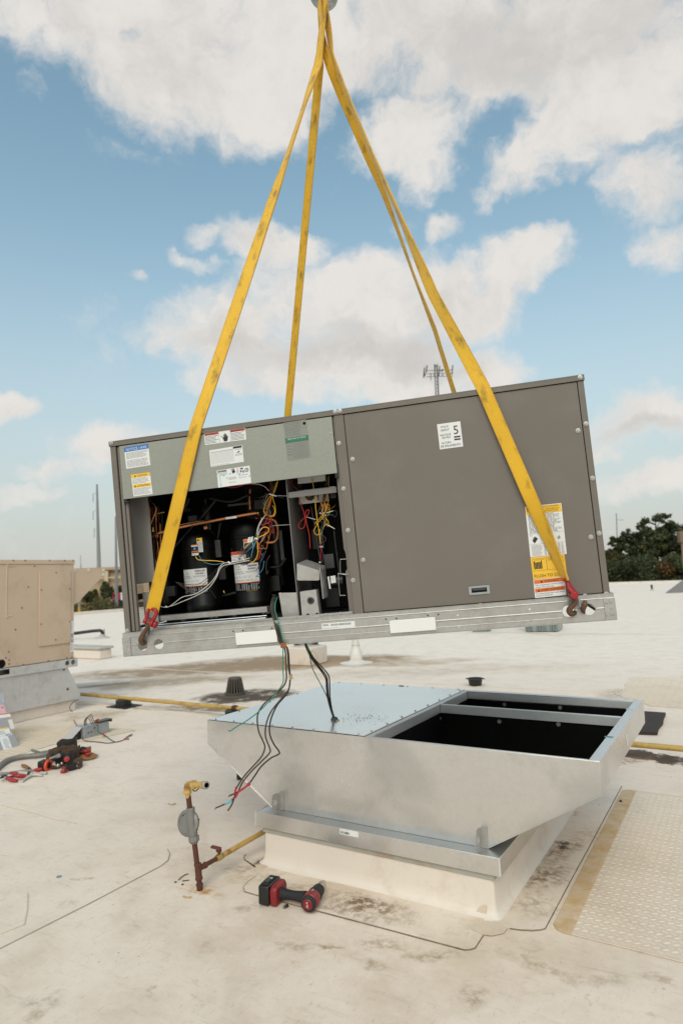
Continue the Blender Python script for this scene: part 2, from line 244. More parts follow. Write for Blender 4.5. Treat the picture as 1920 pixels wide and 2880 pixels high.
def membrane(name, base=(.82,.703,.598), stains=True, orange=None, rough=.5):
    m, N, b = newmat(name)
    P = N.add('ShaderNodeNewGeometry').outputs['Position']
    wv = N.vmath('SUBTRACT', N.noise(P, 9, 5, .65, 0, 'Color'), (.5,.5,.5)); Pw = N.vmath('ADD', P, N.vmath('SCALE', wv, scale=.10))
    wl = N.vmath('SUBTRACT', N.noise(P, .7, 4, .6, 0, 'Color'), (.5,.5,.5)); Pl = N.vmath('ADD', P, N.vmath('SCALE', wl, scale=1.3))
    Pm = N.vmath('ADD', P, N.vmath('SCALE', N.vmath('SUBTRACT', N.noise(P, 2.4, 5, .65, 0, 'Color'), (.5,.5,.5)), scale=.55))
    big = N.noise(P, .55, 5, .6); mid = N.noise(Pw, 3.2, 6, .66)
    c = N.mix(big, tuple(x*.90 for x in base), tuple(x*1.05 for x in base))
    far = N.mr(N.vmath('DISTANCE', P, (.6,.2,0)), 3.2, 9.5); c = N.mix(N.math('MULTIPLY', far, .75), c, (.88,.79,.705))      # paler away from the curb
    c = N.mix(N.math('MULTIPLY', N.mr(mid, .44, .72), .28), c, (.50,.41,.305))
    near = N.mr(N.vmath('DISTANCE', P, (1.2,-.1,0)), .5, 2.6, 1, 0); c = N.mix(N.math('MULTIPLY', N.math('MULTIPLY', near, N.mr(N.noise(Pw, 1.7, 6, .7), .40, .68)), .45), c, (.54,.405,.27))
    scr = N.noise(N.mapping(P, rot=(0,0,.62), scale=(2.2, 11, 1)), 2.4, 8, .74, .6)          # foot scuffs and smears
    c = N.mix(N.math('MULTIPLY', N.mr(scr, .53, .76), .50), c, (.42,.325,.225))
    scr2 = N.noise(N.mapping(P, rot=(0,0,-.5), scale=(14, 3.5, 1)), 2.0, 8, .75, .8)
    c = N.mix(N.math('MULTIPLY', N.mr(scr2, .58, .76), .45), c, (.38,.30,.215))
    sc3 = N.noise(N.mapping(P, rot=(0,0,.2), scale=(5, 26, 1)), 3., 6, .7, .5)
    c = N.mix(N.math('MULTIPLY', N.mr(sc3, .58, .72), .40), c, (.74,.68,.60))
    fs = N.noise(N.mapping(P, rot=(0,0,1.1), scale=(30, 7, 1)), 3., 6, .72, .7); c = N.mix(N.math('MULTIPLY', N.math('MULTIPLY', N.mr(fs, .58, .70), N.mr(big, .35, .6)), .55), c, (.36,.27,.18))
    mo = N.noise(Pw, 21, 7, .76); c = N.mix(N.math('MULTIPLY', N.mr(mo, .47, .70), .20), c, (.54,.43,.315)); mo2 = N.noise(N.mapping(Pw, rot=(0,0,.8), scale=(1,2.6,1)), 7., 8, .75, .5); c = N.mix(N.math('MULTIPLY', N.mr(mo2, .58, .74), .5), c, (.44,.325,.215))
    sp = N.noise(P, 55, 2, .5); spm = N.noise(P, 2.6, 3, .6)
    c = N.mix(N.math('MULTIPLY', N.math('MULTIPLY', N.mr(sp, .66, .74), N.mr(spm, .5, .7)), .6), c, (.14,.10,.07))
    if stains:
        rag = N.noise(P, 24, 6, .72); ragb = N.noise(P, 3.2, 6, .7)
        for (x, y, rx, ry, ro, k, col) in ST:
            bigst = rx > .3
            src = Pl if rx > .85 else (Pm if rx > .25 else Pw); cr_, sr_ = math.cos(ro), math.sin(ro); a_ = (cr_/(rx*1.3), sr_/(rx*1.3), 0); b_ = (-sr_/(ry*1.3), cr_/(ry*1.3), 0)
            ua = N.math('SUBTRACT', N.vmath('DOT_PRODUCT', src, a_), a_[0]*x+a_[1]*y); ub_ = N.math('SUBTRACT', N.vmath('DOT_PRODUCT', src, b_), b_[0]*x+b_[1]*y)
            e2 = N.math('MULTIPLY_ADD', ua, ua, N.math('MULTIPLY', ub_, ub_)); kk = k*(2.5 if rx > .85 else 3.0 if bigst else 1.6)
            f = N.math('MAXIMUM', N.math('MULTIPLY_ADD', e2, -kk, kk), 0.)
            f = N.math('MULTIPLY', f, N.mr(ragb if bigst else rag, (.22 if rx > .85 else .34) if bigst else .38, (.78 if rx > .85 else .60) if bigst else .66, (.2 if rx > .85 else .12) if bigst else .05, 1.))
            c = N.mix(N.math('MINIMUM', f, .95), c, col)
    if orange:                                                                            # rust-stained edge of a walkway pad
        sx = N.add('ShaderNodeSeparateXYZ'); N.put(sx.inputs[0], P)
        f = N.math('MULTIPLY', N.mr(sx.outputs[0], orange[0], orange[1], 1, 0), N.mr(N.noise(P, 7, 5, .7), .25, .7, .25, .85))
        c = N.mix(f, c, (.50,.31,.12))
    N.put(b.inputs['Base Color'], c); b.inputs['Roughness'].default_value = max(rough, .65); b.inputs['Specular IOR Level'].default_value = .14
    bn = N.add('ShaderNodeBump'); bn.inputs['Strength'].default_value = .35; bn.inputs['Distance'].default_value = .004
    N.put(bn.inputs['Height'], N.math('ADD', N.noise(P, 5, 5, .6), N.math('MULTIPLY', N.noise(P, 90, 3, .6), .12))); N.l.new(bn.outputs[0], b.inputs['Normal'])
    return m
membrane('membrane'); membrane('membrane_curb', (.80,.69,.585)); mat('membrane_wall', (.73,.645,.56), .55, 0, .05, 1.5, .25, 5, (.54,.44,.33), .6, 3.); membrane('membrane_patch', (.70,.595,.48), False); membrane('membrane_pad', (.72,.62,.515), True, (1.945, 1.962), .85); membrane('membrane_pad_plain', (.66,.555,.43), False, None, .85)

# ------------------------------------------------------------------ mesh builder
TM = {}
def S3(v): return np.asarray(v, float)
def crom(pts, n=8):
    pts = [S3(p) for p in pts]; P = [2*pts[0]-pts[1]] + pts + [2*pts[-1]-pts[-2]]; out = []
    for i in range(1, len(P)-2):
        for k in range(n):
            t = k/n; a, b, c, d = P[i-1], P[i], P[i+1], P[i+2]
            out.append(.5*((2*b)+(c-a)*t+(2*a-5*b+4*c-d)*t*t+(3*b-a-3*c+d)*t**3))
    out.append(P[-2]); return out
def unit(v): v = S3(v); n = np.linalg.norm(v); return v/n if n > 1e-12 else v
def basis(d, up=(0,0,1)):
    d = unit(d); u = S3(up)
    if abs(d@u) > .97: u = S3((1,0,0))
    s = unit(np.cross(d, u)); return s, unit(np.cross(s, d))
class MB:
    def __init__(s): s.v = []; s.f = []; s.m = []; s.uv = {}; s.mats = []
    def mi(s, m):
        if m not in s.mats: s.mats.append(m)
        return s.mats.index(m)
    def face(s, idx, m, uv=None):
        if uv: s.uv[len(s.f)] = uv
        s.f.append(tuple(idx)); s.m.append(s.mi(m))
    def add(s, verts): i = len(s.v); s.v += [tuple(map(float, p)) for p in verts]; return i
    def box(s, x0, x1, y0, y1, z0, z1, m): return s.obox(((x0+x1)/2, (y0+y1)/2, (z0+z1)/2), (abs(x1-x0)/2,0,0), (0,abs(y1-y0)/2,0), (0,0,abs(z1-z0)/2), m)
    def obox(s, c, a, b, d, m):
        c, a, b, d = map(S3, (c, a, b, d)); i = s.add([c+x*a+y*b+z*d for z in (-1,1) for y in (-1,1) for x in (-1,1)])
        flip = np.dot(np.cross(a, b), d) < 0
        for q in ((0,2,3,1),(4,5,7,6),(0,1,5,4),(2,6,7,3),(0,4,6,2),(1,3,7,5)): s.face([i+k for k in (q[::-1] if flip else q)], m)
        return s
    def bar(s, p, q, w, h, m, up=(0,0,1)):
        p, q = S3(p), S3(q); a, b = basis(q-p, up); return s.obox((p+q)/2, (q-p)/2, a*w/2, b*h/2, m)
    def quad(s, a, b, c, d, m, uv=None): i = s.add([a,b,c,d]); s.face((i,i+1,i+2,i+3), m, uv); return s
    def tube(s, pts, r, m, n=8, cap=True):
        pts = [S3(p) for p in pts]; k = len(pts); rr = r if hasattr(r, '__len__') else [r]*k
        t0 = unit(pts[1]-pts[0]); a, b = basis(t0); base = len(s.v); prev = t0
        for i in range(k):
            t = unit(pts[min(i+1,k-1)]-pts[max(i-1,0)])
            ax = np.cross(prev, t); L = np.linalg.norm(ax)
            if L > 1e-6:
                ang = math.atan2(L, float(prev@t)); ax /= L
                R_ = np.array(Matrix.Rotation(ang, 3, Vector(ax))); a = R_@a; b = R_@b
            prev = t
            s.add([pts[i]+rr[i]*(math.cos(2*math.pi*j/n)*a+math.sin(2*math.pi*j/n)*b) for j in range(n)])
        for i in range(k-1):
            for j in range(n): s.face((base+i*n+j, base+(i+1)*n+j, base+(i+1)*n+(j+1)%n, base+i*n+(j+1)%n), m)
        if cap: s.face([base+j for j in range(n)], m); s.face([base+(k-1)*n+j for j in range(n)][::-1], m)
        return s
    def lathe(s, prof, o, axis, m, n=20):        # prof: (radius, along the axis)
        o = S3(o); ax = unit(axis); a, b = basis(ax); base = len(s.v); k = len(prof)
        for (r, h) in prof: s.add([o+ax*h+max(r,1e-5)*(math.cos(2*math.pi*j/n)*a+math.sin(2*math.pi*j/n)*b) for j in range(n)])
        for i in range(k-1):
            mm = m[i] if isinstance(m, (list,tuple)) else m
            for j in range(n): s.face((base+i*n+j, base+i*n+(j+1)%n, base+(i+1)*n+(j+1)%n, base+(i+1)*n+j)[::-1], mm)
        return s
    def prism(s, poly, vec, m, mside=None):      # poly: 3D points, extruded along vec
        poly = [S3(p) for p in poly]; v = S3(vec); n = len(poly); i = s.add(poly); j = s.add([p+v for p in poly])
        s.face(range(i, i+n), m); s.face(range(j+n-1, j-1, -1), m)
        for k in range(n): s.face((i+k, j+k, j+(k+1)%n, i+(k+1)%n), mside or m)
        return s
    def strip(s, pts, wv, th, m):                # flat webbing with thickness; wv: half width vectors
        pts = [S3(p) for p in pts]; wv = [S3(w) for w in wv]; k = len(pts); base = len(s.v); L = 0
        ls = []
        for i in range(k):
            t = unit(pts[min(i+1,k-1)]-pts[max(i-1,0)]); nn = unit(np.cross(t, wv[i]))*th/2
            if i: L += np.linalg.norm(pts[i]-pts[i-1])
            ls.append(L); s.add([pts[i]-wv[i]-nn, pts[i]+wv[i]-nn, pts[i]+wv[i]+nn, pts[i]-wv[i]+nn])
        for i in range(k-1):
            b0, b1 = base+4*i, base+4*i+4; l0, l1 = ls[i], ls[i+1]
            for (p, q, u0, u1) in ((0,1,0,1),(1,2,1,1),(2,3,1,0),(3,0,0,0)):
                s.face((b0+p, b0+q, b1+q, b1+p), m, [(u0,l0),(u1,l0),(u1,l1),(u0,l1)])
        s.face((base+3,base+2,base+1,base), m); s.face(tuple(base+4*(k-1)+j for j in range(4)), m); return s
    def build(s, name, parent=None, world=False, bevel=0., smooth=34, fixn=True):
        me = bpy.data.meshes.new(name); v = s.v
        if world and parent is not None and parent in TM:
            mi = np.array(TM[parent].inverted()); a = np.c_[np.array(v), np.ones(len(v))]@mi.T; v = a[:,:3].tolist()
        me.from_pydata(v, [], s.f)
        for m in s.mats: me.materials.append(MAT[m])
        me.polygons.foreach_set('material_index', s.m)
        if s.uv:
            ul = me.uv_layers.new(name='UVMap')
            for fi, uv in s.uv.items():
                for li, u in zip(me.polygons[fi].loop_indices, uv): ul.data[li].uv = u
        if fixn:
            bm = bmesh.new(); bm.from_mesh(me); bmesh.ops.recalc_face_normals(bm, faces=bm.faces[:]); bm.to_mesh(me); bm.free()
        me.polygons.foreach_set('use_smooth', [True]*len(me.polygons)); me.set_sharp_from_angle(angle=math.radians(smooth)); me.update()
        o = bpy.data.objects.new(name, me); SC.collection.objects.link(o)
        if parent is not None: o.parent = parent
        if bevel:
            bv = o.modifiers.new('edge', 'BEVEL'); bv.width = bevel; bv.segments = 2; bv.limit_method = 'ANGLE'; bv.angle_limit = math.radians(40)
        TM[o] = TM.get(parent, Matrix.Identity(4)) if parent is not None else Matrix.Identity(4)
        return o
def tag(o, label=None, cat=None, group=None, kind=None):
    if label: o['label'] = label
    if cat: o['category'] = cat
    if group: o['group'] = group
    if kind: o['kind'] = kind
    return o
def thing(name, label, cat, loc=(0,0,0), mtx=None, group=None):
    o = bpy.data.objects.new(name, None); SC.collection.objects.link(o); o.empty_display_size = .1
    m = Matrix(mtx) if mtx is not None else Matrix.Translation(Vector(tuple(map(float, loc))))
    o.matrix_world = m; TM[o] = m.copy(); return tag(o, label, cat, group)
def inst(name, me_obj, parent, loc, rot=None):   # a repeat of a part with shared mesh data, placed in its parent's space
    o = me_obj.copy(); o.name = name; SC.collection.objects.link(o); o.parent = parent; o.location = tuple(map(float, loc))
    if rot is not None: o.rotation_euler = rot
    return o
_fc = {}
def text_mesh(t):
    if t in _fc: return _fc[t]
    c = bpy.data.curves.new('t', 'FONT'); c.body = t; c.size = 1; c.resolution_u = 2; c.fill_mode = 'FRONT'
    ob = bpy.data.objects.new('t', c); SC.collection.objects.link(ob); dg = bpy.context.evaluated_depsgraph_get()
    me = bpy.data.meshes.new_from_object(ob.evaluated_get(dg)); v = np.array([p.co[:2] for p in me.vertices]) if len(me.vertices) else np.zeros((1,2))
    f = [tuple(p.vertices) for p in me.polygons]; bpy.data.objects.remove(ob); bpy.data.curves.remove(c); bpy.data.meshes.remove(me)
    _fc[t] = (v, f); return _fc[t]
class Sticker:                                   # printed label: backing sheet with print laid 0.3 mm above it
    def __init__(s, o, ex, ey, back='white_label', n=None, th=.0006):   # o: top-left corner, ex: width vector, ey: height vector (down)
        s.o, s.ex, s.ey = S3(o), S3(ex), S3(ey); s.n = unit(np.cross(s.ex, s.ey)) if n is None else unit(n); s.n = -s.n if n is None else s.n
        s.w, s.h = np.linalg.norm(s.ex), np.linalg.norm(s.ey); s.mb = MB()
        if back: s.mb.prism([s.o, s.o+s.ex, s.o+s.ex+s.ey, s.o+s.ey], s.n*th, back)
        s.k = th + .0003
    def P(s, u, v, k=None): return s.o + s.ex*u + s.ey*v + s.n*(k or s.k)
    split = 0
    def rect(s, u0, v0, u1, v1, m, lift=0):
        if s.split and u1-u0 > s.split*1.01:
            n = int(math.ceil((u1-u0)/s.split))
            for i in range(n): s.rect(u0+(u1-u0)*i/n, v0, u0+(u1-u0)*(i+1)/n, v1, m, lift)
            return s
        s.mb.quad(s.P(u0,v0,s.k+lift), s.P(u1,v0,s.k+lift), s.P(u1,v1,s.k+lift), s.P(u0,v1,s.k+lift), m); return s
    def poly(s, pts, m, lift=.0002): i = s.mb.add([s.P(u,v,s.k+lift) for u, v in pts]); s.mb.face(range(i, i+len(pts)), m); return s
    def disc(s, u, v, r, m, lift=.0002, n=16): return s.poly([(u+r*math.cos(2*math.pi*k/n), v+r*s.w/s.h*math.sin(2*math.pi*k/n)) for k in range(n)], m, lift)
    def text(s, t, u, v, hv, m='ink', wmax=None, align='l', bold=True):   # v: baseline, hv: cap height as a share of the label's height
        vv, ff = text_mesh(t); sz = hv*s.h/.70; w = (vv[:,0].max())*sz; kx = 1.
        if wmax and w > wmax*s.w: kx = wmax*s.w/w; w *= kx
        u0 = u*s.w - (w/2 if align == 'c' else 0); ax, ay = unit(s.ex), unit(s.ey)
        base = s.mb.add([s.o + ax*(u0+x*sz*kx) + ay*(v*s.h-y*sz) + s.n*(s.k+.0004) for x, y in vv])
        for f in ff: s.mb.face([base+k for k in f], m)
        return s
    def lines(s, u0, v0, u1, v1, n, m='ink_grey', fill=.45, ragged=.25, words=True):
        for i in range(n):
            va = v0+(v1-v0)*(i+.2)/n; vb = va+(v1-v0)/n*fill; u = u0; end = u1-(u1-u0)*ragged*rnd.random()**2
            while u < end:
                w = (u1-u0)*(rnd.uniform(.05,.16) if words else 1.)
                s.rect(u, va, min(u+w, end), vb, m); u += w+(u1-u0)*.022
        return s
    def barcode(s, u0, v0, u1, v1, n=26, m='ink'):
        u = u0; d = (u1-u0)/n/2
        while u < u1-d: w = d*rnd.choice((.7,1,1,1.8)); s.rect(u, v0, min(u+w,u1), v1, m); u += w+d*rnd.choice((.6,.9,1.4))
        return s
    def tri(s, u, v, h, m='ink', m2='label_yellow'):
        r = h*s.h/s.w*.58; s.poly([(u-r,v),(u+r,v),(u,v-h)], m); return s
    def done(s, name, parent, world=False): return s.mb.build(name, parent, world, fixn=False)

# ================================================================== THE SETTING
def sheet(name, poly, th, m, parent=None, z0=0., side=None):
    mb = MB(); mb.prism([(p[0], p[1], z0) for p in poly], (0,0,th), m, side); return mb.build(name, parent)
RX0, RY1 = -28.4, 56.3
roof = tag(sheet('roof', [(RX0,-14),(22,-14),(22,RY1),(RX0,RY1)], -.3, 'membrane'), 'white soiled membrane of the flat roof', kind='structure')
# raised membrane edge along the two far sides
mb = MB(); mb.box(RX0-.30, RX0, -14, RY1+.3, -.3, .16, 'membrane_wall'); mb.build('roof_edge', roof, bevel=.03)
mb = MB(); mb.box(RX0, 22, RY1, RY1+.3, -.3, .16, 'membrane_wall'); mb.build('roof_edge', roof, bevel=.03)
mb = MB(); mb.box(RX0-.1, 21.9, -13.9, RY1+.2, -7, -.31, 'building_tan'); mb.build('building_wall', roof)
# ground outside, rising to a bank
mb = MB(); N_ = 56; ext = 900.
gx = [math.copysign(abs(t)**2.2, t)*ext for t in np.linspace(-1, 1, N_)]; gi_ = []
for y in gx:
    for x in gx:
        cx, cy = x-5, y+20; dx = max(RX0-6-cx, cx-30, 0); dy = max(-20-cy, cy-RY1-8, 0); d = math.hypot(dx, dy)
        t = min(1, d/18); gi_.append((cx, cy, -6.5+5.2*t*t*(3-2*t) + .4*math.sin(cx*.05)*t))
b0 = mb.add(gi_)
for j in range(N_-1):
    for i in range(N_-1): mb.face((b0+j*N_+i, b0+j*N_+i+1, b0+(j+1)*N_+i+1, b0+(j+1)*N_+i), 'ground_grass')
tag(mb.build('ground', smooth=180), 'dry grassy bank beyond the roof', kind='structure')

# seams of the membrane: thin lapped edges
def seam(pts, w, m, name='seam', h=.0035, parent=roof, z=.0):
    mb = MB(); P = [S3(p) for p in pts]
    for i in range(len(P)-1):
        a = P[i]+S3((0,0,z)); b = P[i+1]+S3((0,0,z)); mb.bar(a+S3((0,0,h/2)), b+S3((0,0,h/2)), w, h, m)
    return mb.build(name, parent)
seam([G(*px('e6',-60,472)), G(*px('e6',400,240)), G(*px('e6',738,62)), G(*px('e6',772,36)), G(*px('e6',780,4)), G(*px('e6',770,-16))], .005, 'seam_soft')
seam([G(*px('e6',0,376)), G(*px('e6',110,332)), G(*px('e6',124,262)), G(*px('e6',126,186))], .006, 'membrane_patch')
seam([G(*px('c4',0,1370)), G(*px('c4',300,1440)), G(*px('c4',560,1520)), G(*px('c4',800,1560))], .01, 'membrane_patch')
for y_ in (5.2, 8.6, 12., 16.5, 23.): seam([(-26, y_, 0), (14, y_+.02, 0)], .015+.002*y_, 'membrane_patch')
seam([(-4.0,1.05,0),(-8,1.0,0)], .02, 'membrane_patch'); seam([G(*px('e5',60,660)), G(*px('e5',360,690)), G(*px('e5',800,705)), G(*px('e5',1050,765))], .02, 'membrane_patch')
seam([G(*px('c3',775,1525)), G(*px('c3',1310,1475))], .10, 'membrane_patch')

# ================================================================== CURB AND ADAPTER
AL, AW, AH = 2.10, 1.356, .6646; BX0, BX1, BY0, BY1, BZ1, BZ0 = .40, 1.69, -.08, 1.436, .2518, .1776
CX0, CX1, CY0, CY1 = .440, 1.650, -.062, 1.418
curb = thing('roof_curb', 'low white membrane-wrapped roof curb under the new galvanised adapter', 'roof curb', (1.04, .68, 0))
def rrect(x0, x1, y0, y1, e, r, z, k=5):
    pts = []
    for (cx, cy, a0) in ((x1+e-r, y1+e-r, 0), (x0-e+r, y1+e-r, 90), (x0-e+r, y0-e+r, 180), (x1+e-r, y0-e+r, 270)):
        for i in range(k+1): a = math.radians(a0+90*i/k); pts.append((cx+r*math.cos(a), cy+r*math.sin(a), z))
    return pts
mb = MB(); rings = [rrect(CX0, CX1, CY0, CY1, e, r, z) for (e, r, z) in ((.045,.045,-.004),(.030,.035,.004),(.016,.026,.013),(.007,.02,.028),(.003,.016,.06),(.001,.014,.12),(0,.014,BZ0-.018))]
n = len(rings[0]); bs = [mb.add(r) for r in rings]
for a, b in zip(bs, bs[1:]):
    for j in range(n): mb.face((a+j, a+(j+1)%n, b+(j+1)%n, b+j), 'membrane_wall')
mb.face(range(bs[-1], bs[-1]+n), 'membrane_wall'); mb.build('wall', curb, True, smooth=60)
mb = MB()                                     # nailer strip under the adapter flange
mb.box(CX0-.006, CX1+.006, CY0-.006, CY1+.006, BZ0-.026, BZ0+.004, 'curb_strip'); mb.build('nailer_strip', curb, True, bevel=.002)
def skirt(poly, name='flashing', m='membrane_curb', h=.003, z0=.001): return sheet(name, poly, h, m, None, z0)
def skirt_part(pixels, edge, m='membrane_curb', ew=.0026, em='sealant', z0=.001, h=.003):
    mb = MB(); P = [G(*p) for p in pixels]; mb.prism([(p[0],p[1],z0) for p in P], (0,0,h), m); o = mb.build('flashing', curb, True)
    E_ = [G(*p) for p in edge]; mb = MB()
    Ec = E_
    for a, b in zip(Ec, Ec[1:]): mb.bar((a[0],a[1],z0+h/2), (b[0],b[1],z0+h/2), ew, h+.002, em)
    mb.build('sealed_edge', o, True); return o
ef = [px('c5',600,1385), px('c5',560,1412), px('c5',523,1452), px('c5',533,1480), px('c5',600,1500), px('c6',0,1310), px('c6',230,1372), px('c6',460,1433), px('c6',488,1432), px('c6',515,1424), px('c6',556,1360)]
skirt_part(ef + [px('c6',560,1250), px('c5',660,1330)], ef, z0=.001)
er = [px('c6',690,1325), px('c6',745,1332), px('c6',800,1335), px('c6',845,1332), px('c6',870,1326), px('c6',1000,1080), px('c6',1090,915), px('c6',1258,600)]
skirt_part([px('c6',600,1290)] + er + [px('c6',1180,560), px('c6',900,700)], er, z0=.0015)
el = [px('c5',600,1320), px('c5',532,1278), px('c5',530,1250), px('c5',560,1220), px('c5',640,1190)]
skirt_part(el + [px('c5',700,1190), px('c5',680,1320)], el[:3], z0=.0012, ew=.003)
mb = MB(); cpx = [(500,1330),(502,1290),(515,1240),(545,1205),(578,1200),(582,1290),(640,1300),(680,1325),(660,1350),(600,1363),(545,1355)]
mb.prism([tuple(G(*px('c6',*p)))[:2]+(.0045,) for p in cpx if p[1] > 1255], (0,0,.003), 'membrane_patch'); mb.build('corner_patch', curb, True)
mb = MB(); p_ = [YP(*px('c6',*p), CY0-.010) for p in ((512,1275),(516,1245),(530,1215),(555,1203),(572,1203),(576,1290),(520,1290))]
mb.prism(p_, (0,-.004,0), 'membrane_patch'); mb.build('corner_patch', curb, True)

ad = thing('curb_adapter', 'flared galvanised sheet metal curb adapter with an open duct half', 'curb adapter', (1.05, .68, BZ0))
zl = AH-.126; fl, fr = .445, 1.612
t_ = .003
def face_poly(y, d): return [(0,y,AH),(0,y,zl),(fl,y,BZ1-.002),(fr,y,BZ1-.002),(AL,y,zl),(AL,y,AH)]
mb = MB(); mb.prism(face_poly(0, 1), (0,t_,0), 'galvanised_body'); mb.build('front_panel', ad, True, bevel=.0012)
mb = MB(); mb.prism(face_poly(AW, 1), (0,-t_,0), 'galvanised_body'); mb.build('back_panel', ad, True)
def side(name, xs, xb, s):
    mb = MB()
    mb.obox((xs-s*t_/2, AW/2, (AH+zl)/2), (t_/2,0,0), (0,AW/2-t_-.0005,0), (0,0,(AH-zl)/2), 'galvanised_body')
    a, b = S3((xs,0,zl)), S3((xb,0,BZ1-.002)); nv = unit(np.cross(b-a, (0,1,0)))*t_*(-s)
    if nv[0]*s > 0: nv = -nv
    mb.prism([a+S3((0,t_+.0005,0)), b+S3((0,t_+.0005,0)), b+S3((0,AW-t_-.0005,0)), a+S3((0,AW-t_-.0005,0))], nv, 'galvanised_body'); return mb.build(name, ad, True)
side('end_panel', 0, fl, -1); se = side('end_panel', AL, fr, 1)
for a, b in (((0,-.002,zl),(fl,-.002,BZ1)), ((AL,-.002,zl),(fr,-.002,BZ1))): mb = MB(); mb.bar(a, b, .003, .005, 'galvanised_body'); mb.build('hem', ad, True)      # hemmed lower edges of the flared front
# base band and ledge
mb = MB()
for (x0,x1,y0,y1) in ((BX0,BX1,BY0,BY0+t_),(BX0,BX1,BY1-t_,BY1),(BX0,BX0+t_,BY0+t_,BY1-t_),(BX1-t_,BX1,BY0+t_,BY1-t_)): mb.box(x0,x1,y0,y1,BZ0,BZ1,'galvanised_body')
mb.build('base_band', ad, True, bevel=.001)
mb = MB()
for (x0,x1,y0,y1) in ((BX0+.004,BX1-.004,BY0+.004,-.001),(BX0+.004,BX1-.004,AW+.001,BY1-.004),(BX0+.004,fl+.01,0,AW),(fr-.01,BX1-.004,0,AW)): mb.box(x0,x1,y0,y1,BZ1-.006,BZ1-.002,'galvanised_ledge')
mb.build('ledge', ad, True)
mb = MB(); mb.box(BX0-.002, BX0+.004, BY0-.003, BY0+.001, BZ0+.004, BZ1-.001, 'galvanised'); mb.build('corner_seam', ad, True); mb = MB(); mb.box(BX1-.006, BX1+.002, BY0-.003, BY0+.001, BZ0+.004, BZ1, 'galvanised'); mb.build('corner_seam', ad, True)
# lifting brackets
def bracket(x, flip):
    mb = MB(); w, h, dp = .026, .088, .07
    bm_ = bmesh.new()
    mb.box(x, x+w, -.006, -.0005, BZ1-.001, BZ1+h, 'galvanised_rail')
    # the ear with its round hole, standing out from the face
    xo = x; n = 16; cy, cz, r = -.042, BZ1+h*.50, .016
    ring = [(xo, cy+r*math.cos(2*math.pi*k/n), cz+r*math.sin(2*math.pi*k/n)) for k in range(n)]
    y0, y1, z0, z1 = -.006-dp*.9, -.006, BZ1+.004, BZ1+h
    def outer(k):
        a = 2*math.pi*k/n; c, s_ = math.cos(a), math.sin(a); q = min((y1-cy)/c if c > 1e-6 else 9, (y0-cy)/c if c < -1e-6 else 9, (z1-cz)/s_ if s_ > 1e-6 else 9, (z0-cz)/s_ if s_ < -1e-6 else 9); return (xo, cy+q*c, cz+q*s_)
    out = [outer(k) for k in range(n)]
    for dx in (0, -.003):
        a = mb.add([(p[0]+dx,p[1],p[2]) for p in ring]); b = mb.add([(p[0]+dx,p[1],p[2]) for p in out])
        for k in range(n): mb.face((a+k, a+(k+1)%n, b+(k+1)%n, b+k), 'galvanised_rail')
        if dx == 0: a0, b0_ = a, b
    for k in range(n):
        mb.face((a0+k, a0+(k+1)%n, a+(k+1)%n, a+k), 'galvanised_rail'); mb.face((b0_+k, b0_+(k+1)%n, b+(k+1)%n, b+k), 'galvanised_rail')
    mb.box(x+w*.45, x+w*.75, -.009, -.006, BZ1+.012, BZ1+.05, 'galvanised_rail'); bm_.free()
    return mb.build('lifting_bracket', ad, True)
bracket(.500, 0); bracket(1.588, 0)
# top plate over the left half
DX = 1.020
mb = MB(); mb.box(.012, DX, .008, AW-.008, AH+.0005, AH+.004, 'galvanised_top'); top = mb.build('top_plate', ad, True, bevel=.0012)
def rail(name, x0, x1, y0, y1, z0=AH-.045, z1=AH+.002, m='galvanised'): mb = MB(); mb.box(x0,x1,y0,y1,z0,z1,m); return mb.build(name, ad, True, bevel=.0012)
rail('divider_rail', DX+.002, DX+.034, .004, AW-.004, AH-.05, AH+.0005)
rail('rim', DX+.036, AL-.046, .0035, .016, AH-.03, AH+.0008); rail('rim', DX+.036, AL-.046, AW-.05, AW-.0035, AH-.002, AH+.0008)
rail('rim_web', DX+.036, AL-.046, AW-.0505, AW-.046, AH-.045, AH-.003); rail('rim', AL-.044, AL-.0032, .0036, AW-.0036, AH-.03, AH+.0012)
rail('cross_rail', DX+.036, AL-.046, .850, .872, AH-.048, AH+.0004)
mb = MB()                                     # black insulated duct lining
lx0, lx1, ly0, ly1, lz = DX+.030, AL-.055, .018, AW-.055, .22
for (ya, zt__) in ((ly0-.004, AH-.032), (ly1, AH-.05)): mb.prism([(lx0,ya,zt__),(lx1,ya,zt__),(lx1,ya,zl+.012),(fr-.045,ya,BZ1+.008),(lx0,ya,BZ1+.008)],(0,.004,0),'insulation')
mb.box(lx0-.004,lx0,ly0,ly1,BZ1+.006,AH-.052,'insulation')
mb.box(lx1,lx1+.004,ly0,ly1,zl+.01,AH-.032,'insulation')
lsl = [(lx1+.004, zl+.008), (fr-.04, BZ1+.005), (lx0, BZ1+.005)]
for (q0, q1) in zip(lsl, lsl[1:]): mb.quad((q0[0],ly0,q0[1]),(q0[0],ly1,q0[1]),(q1[0],ly1,q1[1]),(q1[0],ly0,q1[1]),'insulation')
mb.prism([(lx0,.856,AH-.05),(lx1,.856,AH-.05),(lx1,.856,zl+.012),(fr-.045,.856,BZ1+.008),(lx0,.856,BZ1+.008)],(0,.008,0),'insulation'); mb.build('duct_lining', ad, True)
mb = MB(); mb.box(.02, DX-.01, .02, AW-.02, AH-.03, AH-.02, 'black'); mb.build('duct_floor', ad, True)
mbp = MB(); mbp.lathe([(.0,.004),(.011,.004),(.012,.002),(.012,0)], (0,0,0), (0,-1,0), 'bolt_zinc', 14); pin = mbp.build('insulation_pin', ad); TM[pin] = TM[ad]
A0 = S3(TM[ad].translation)
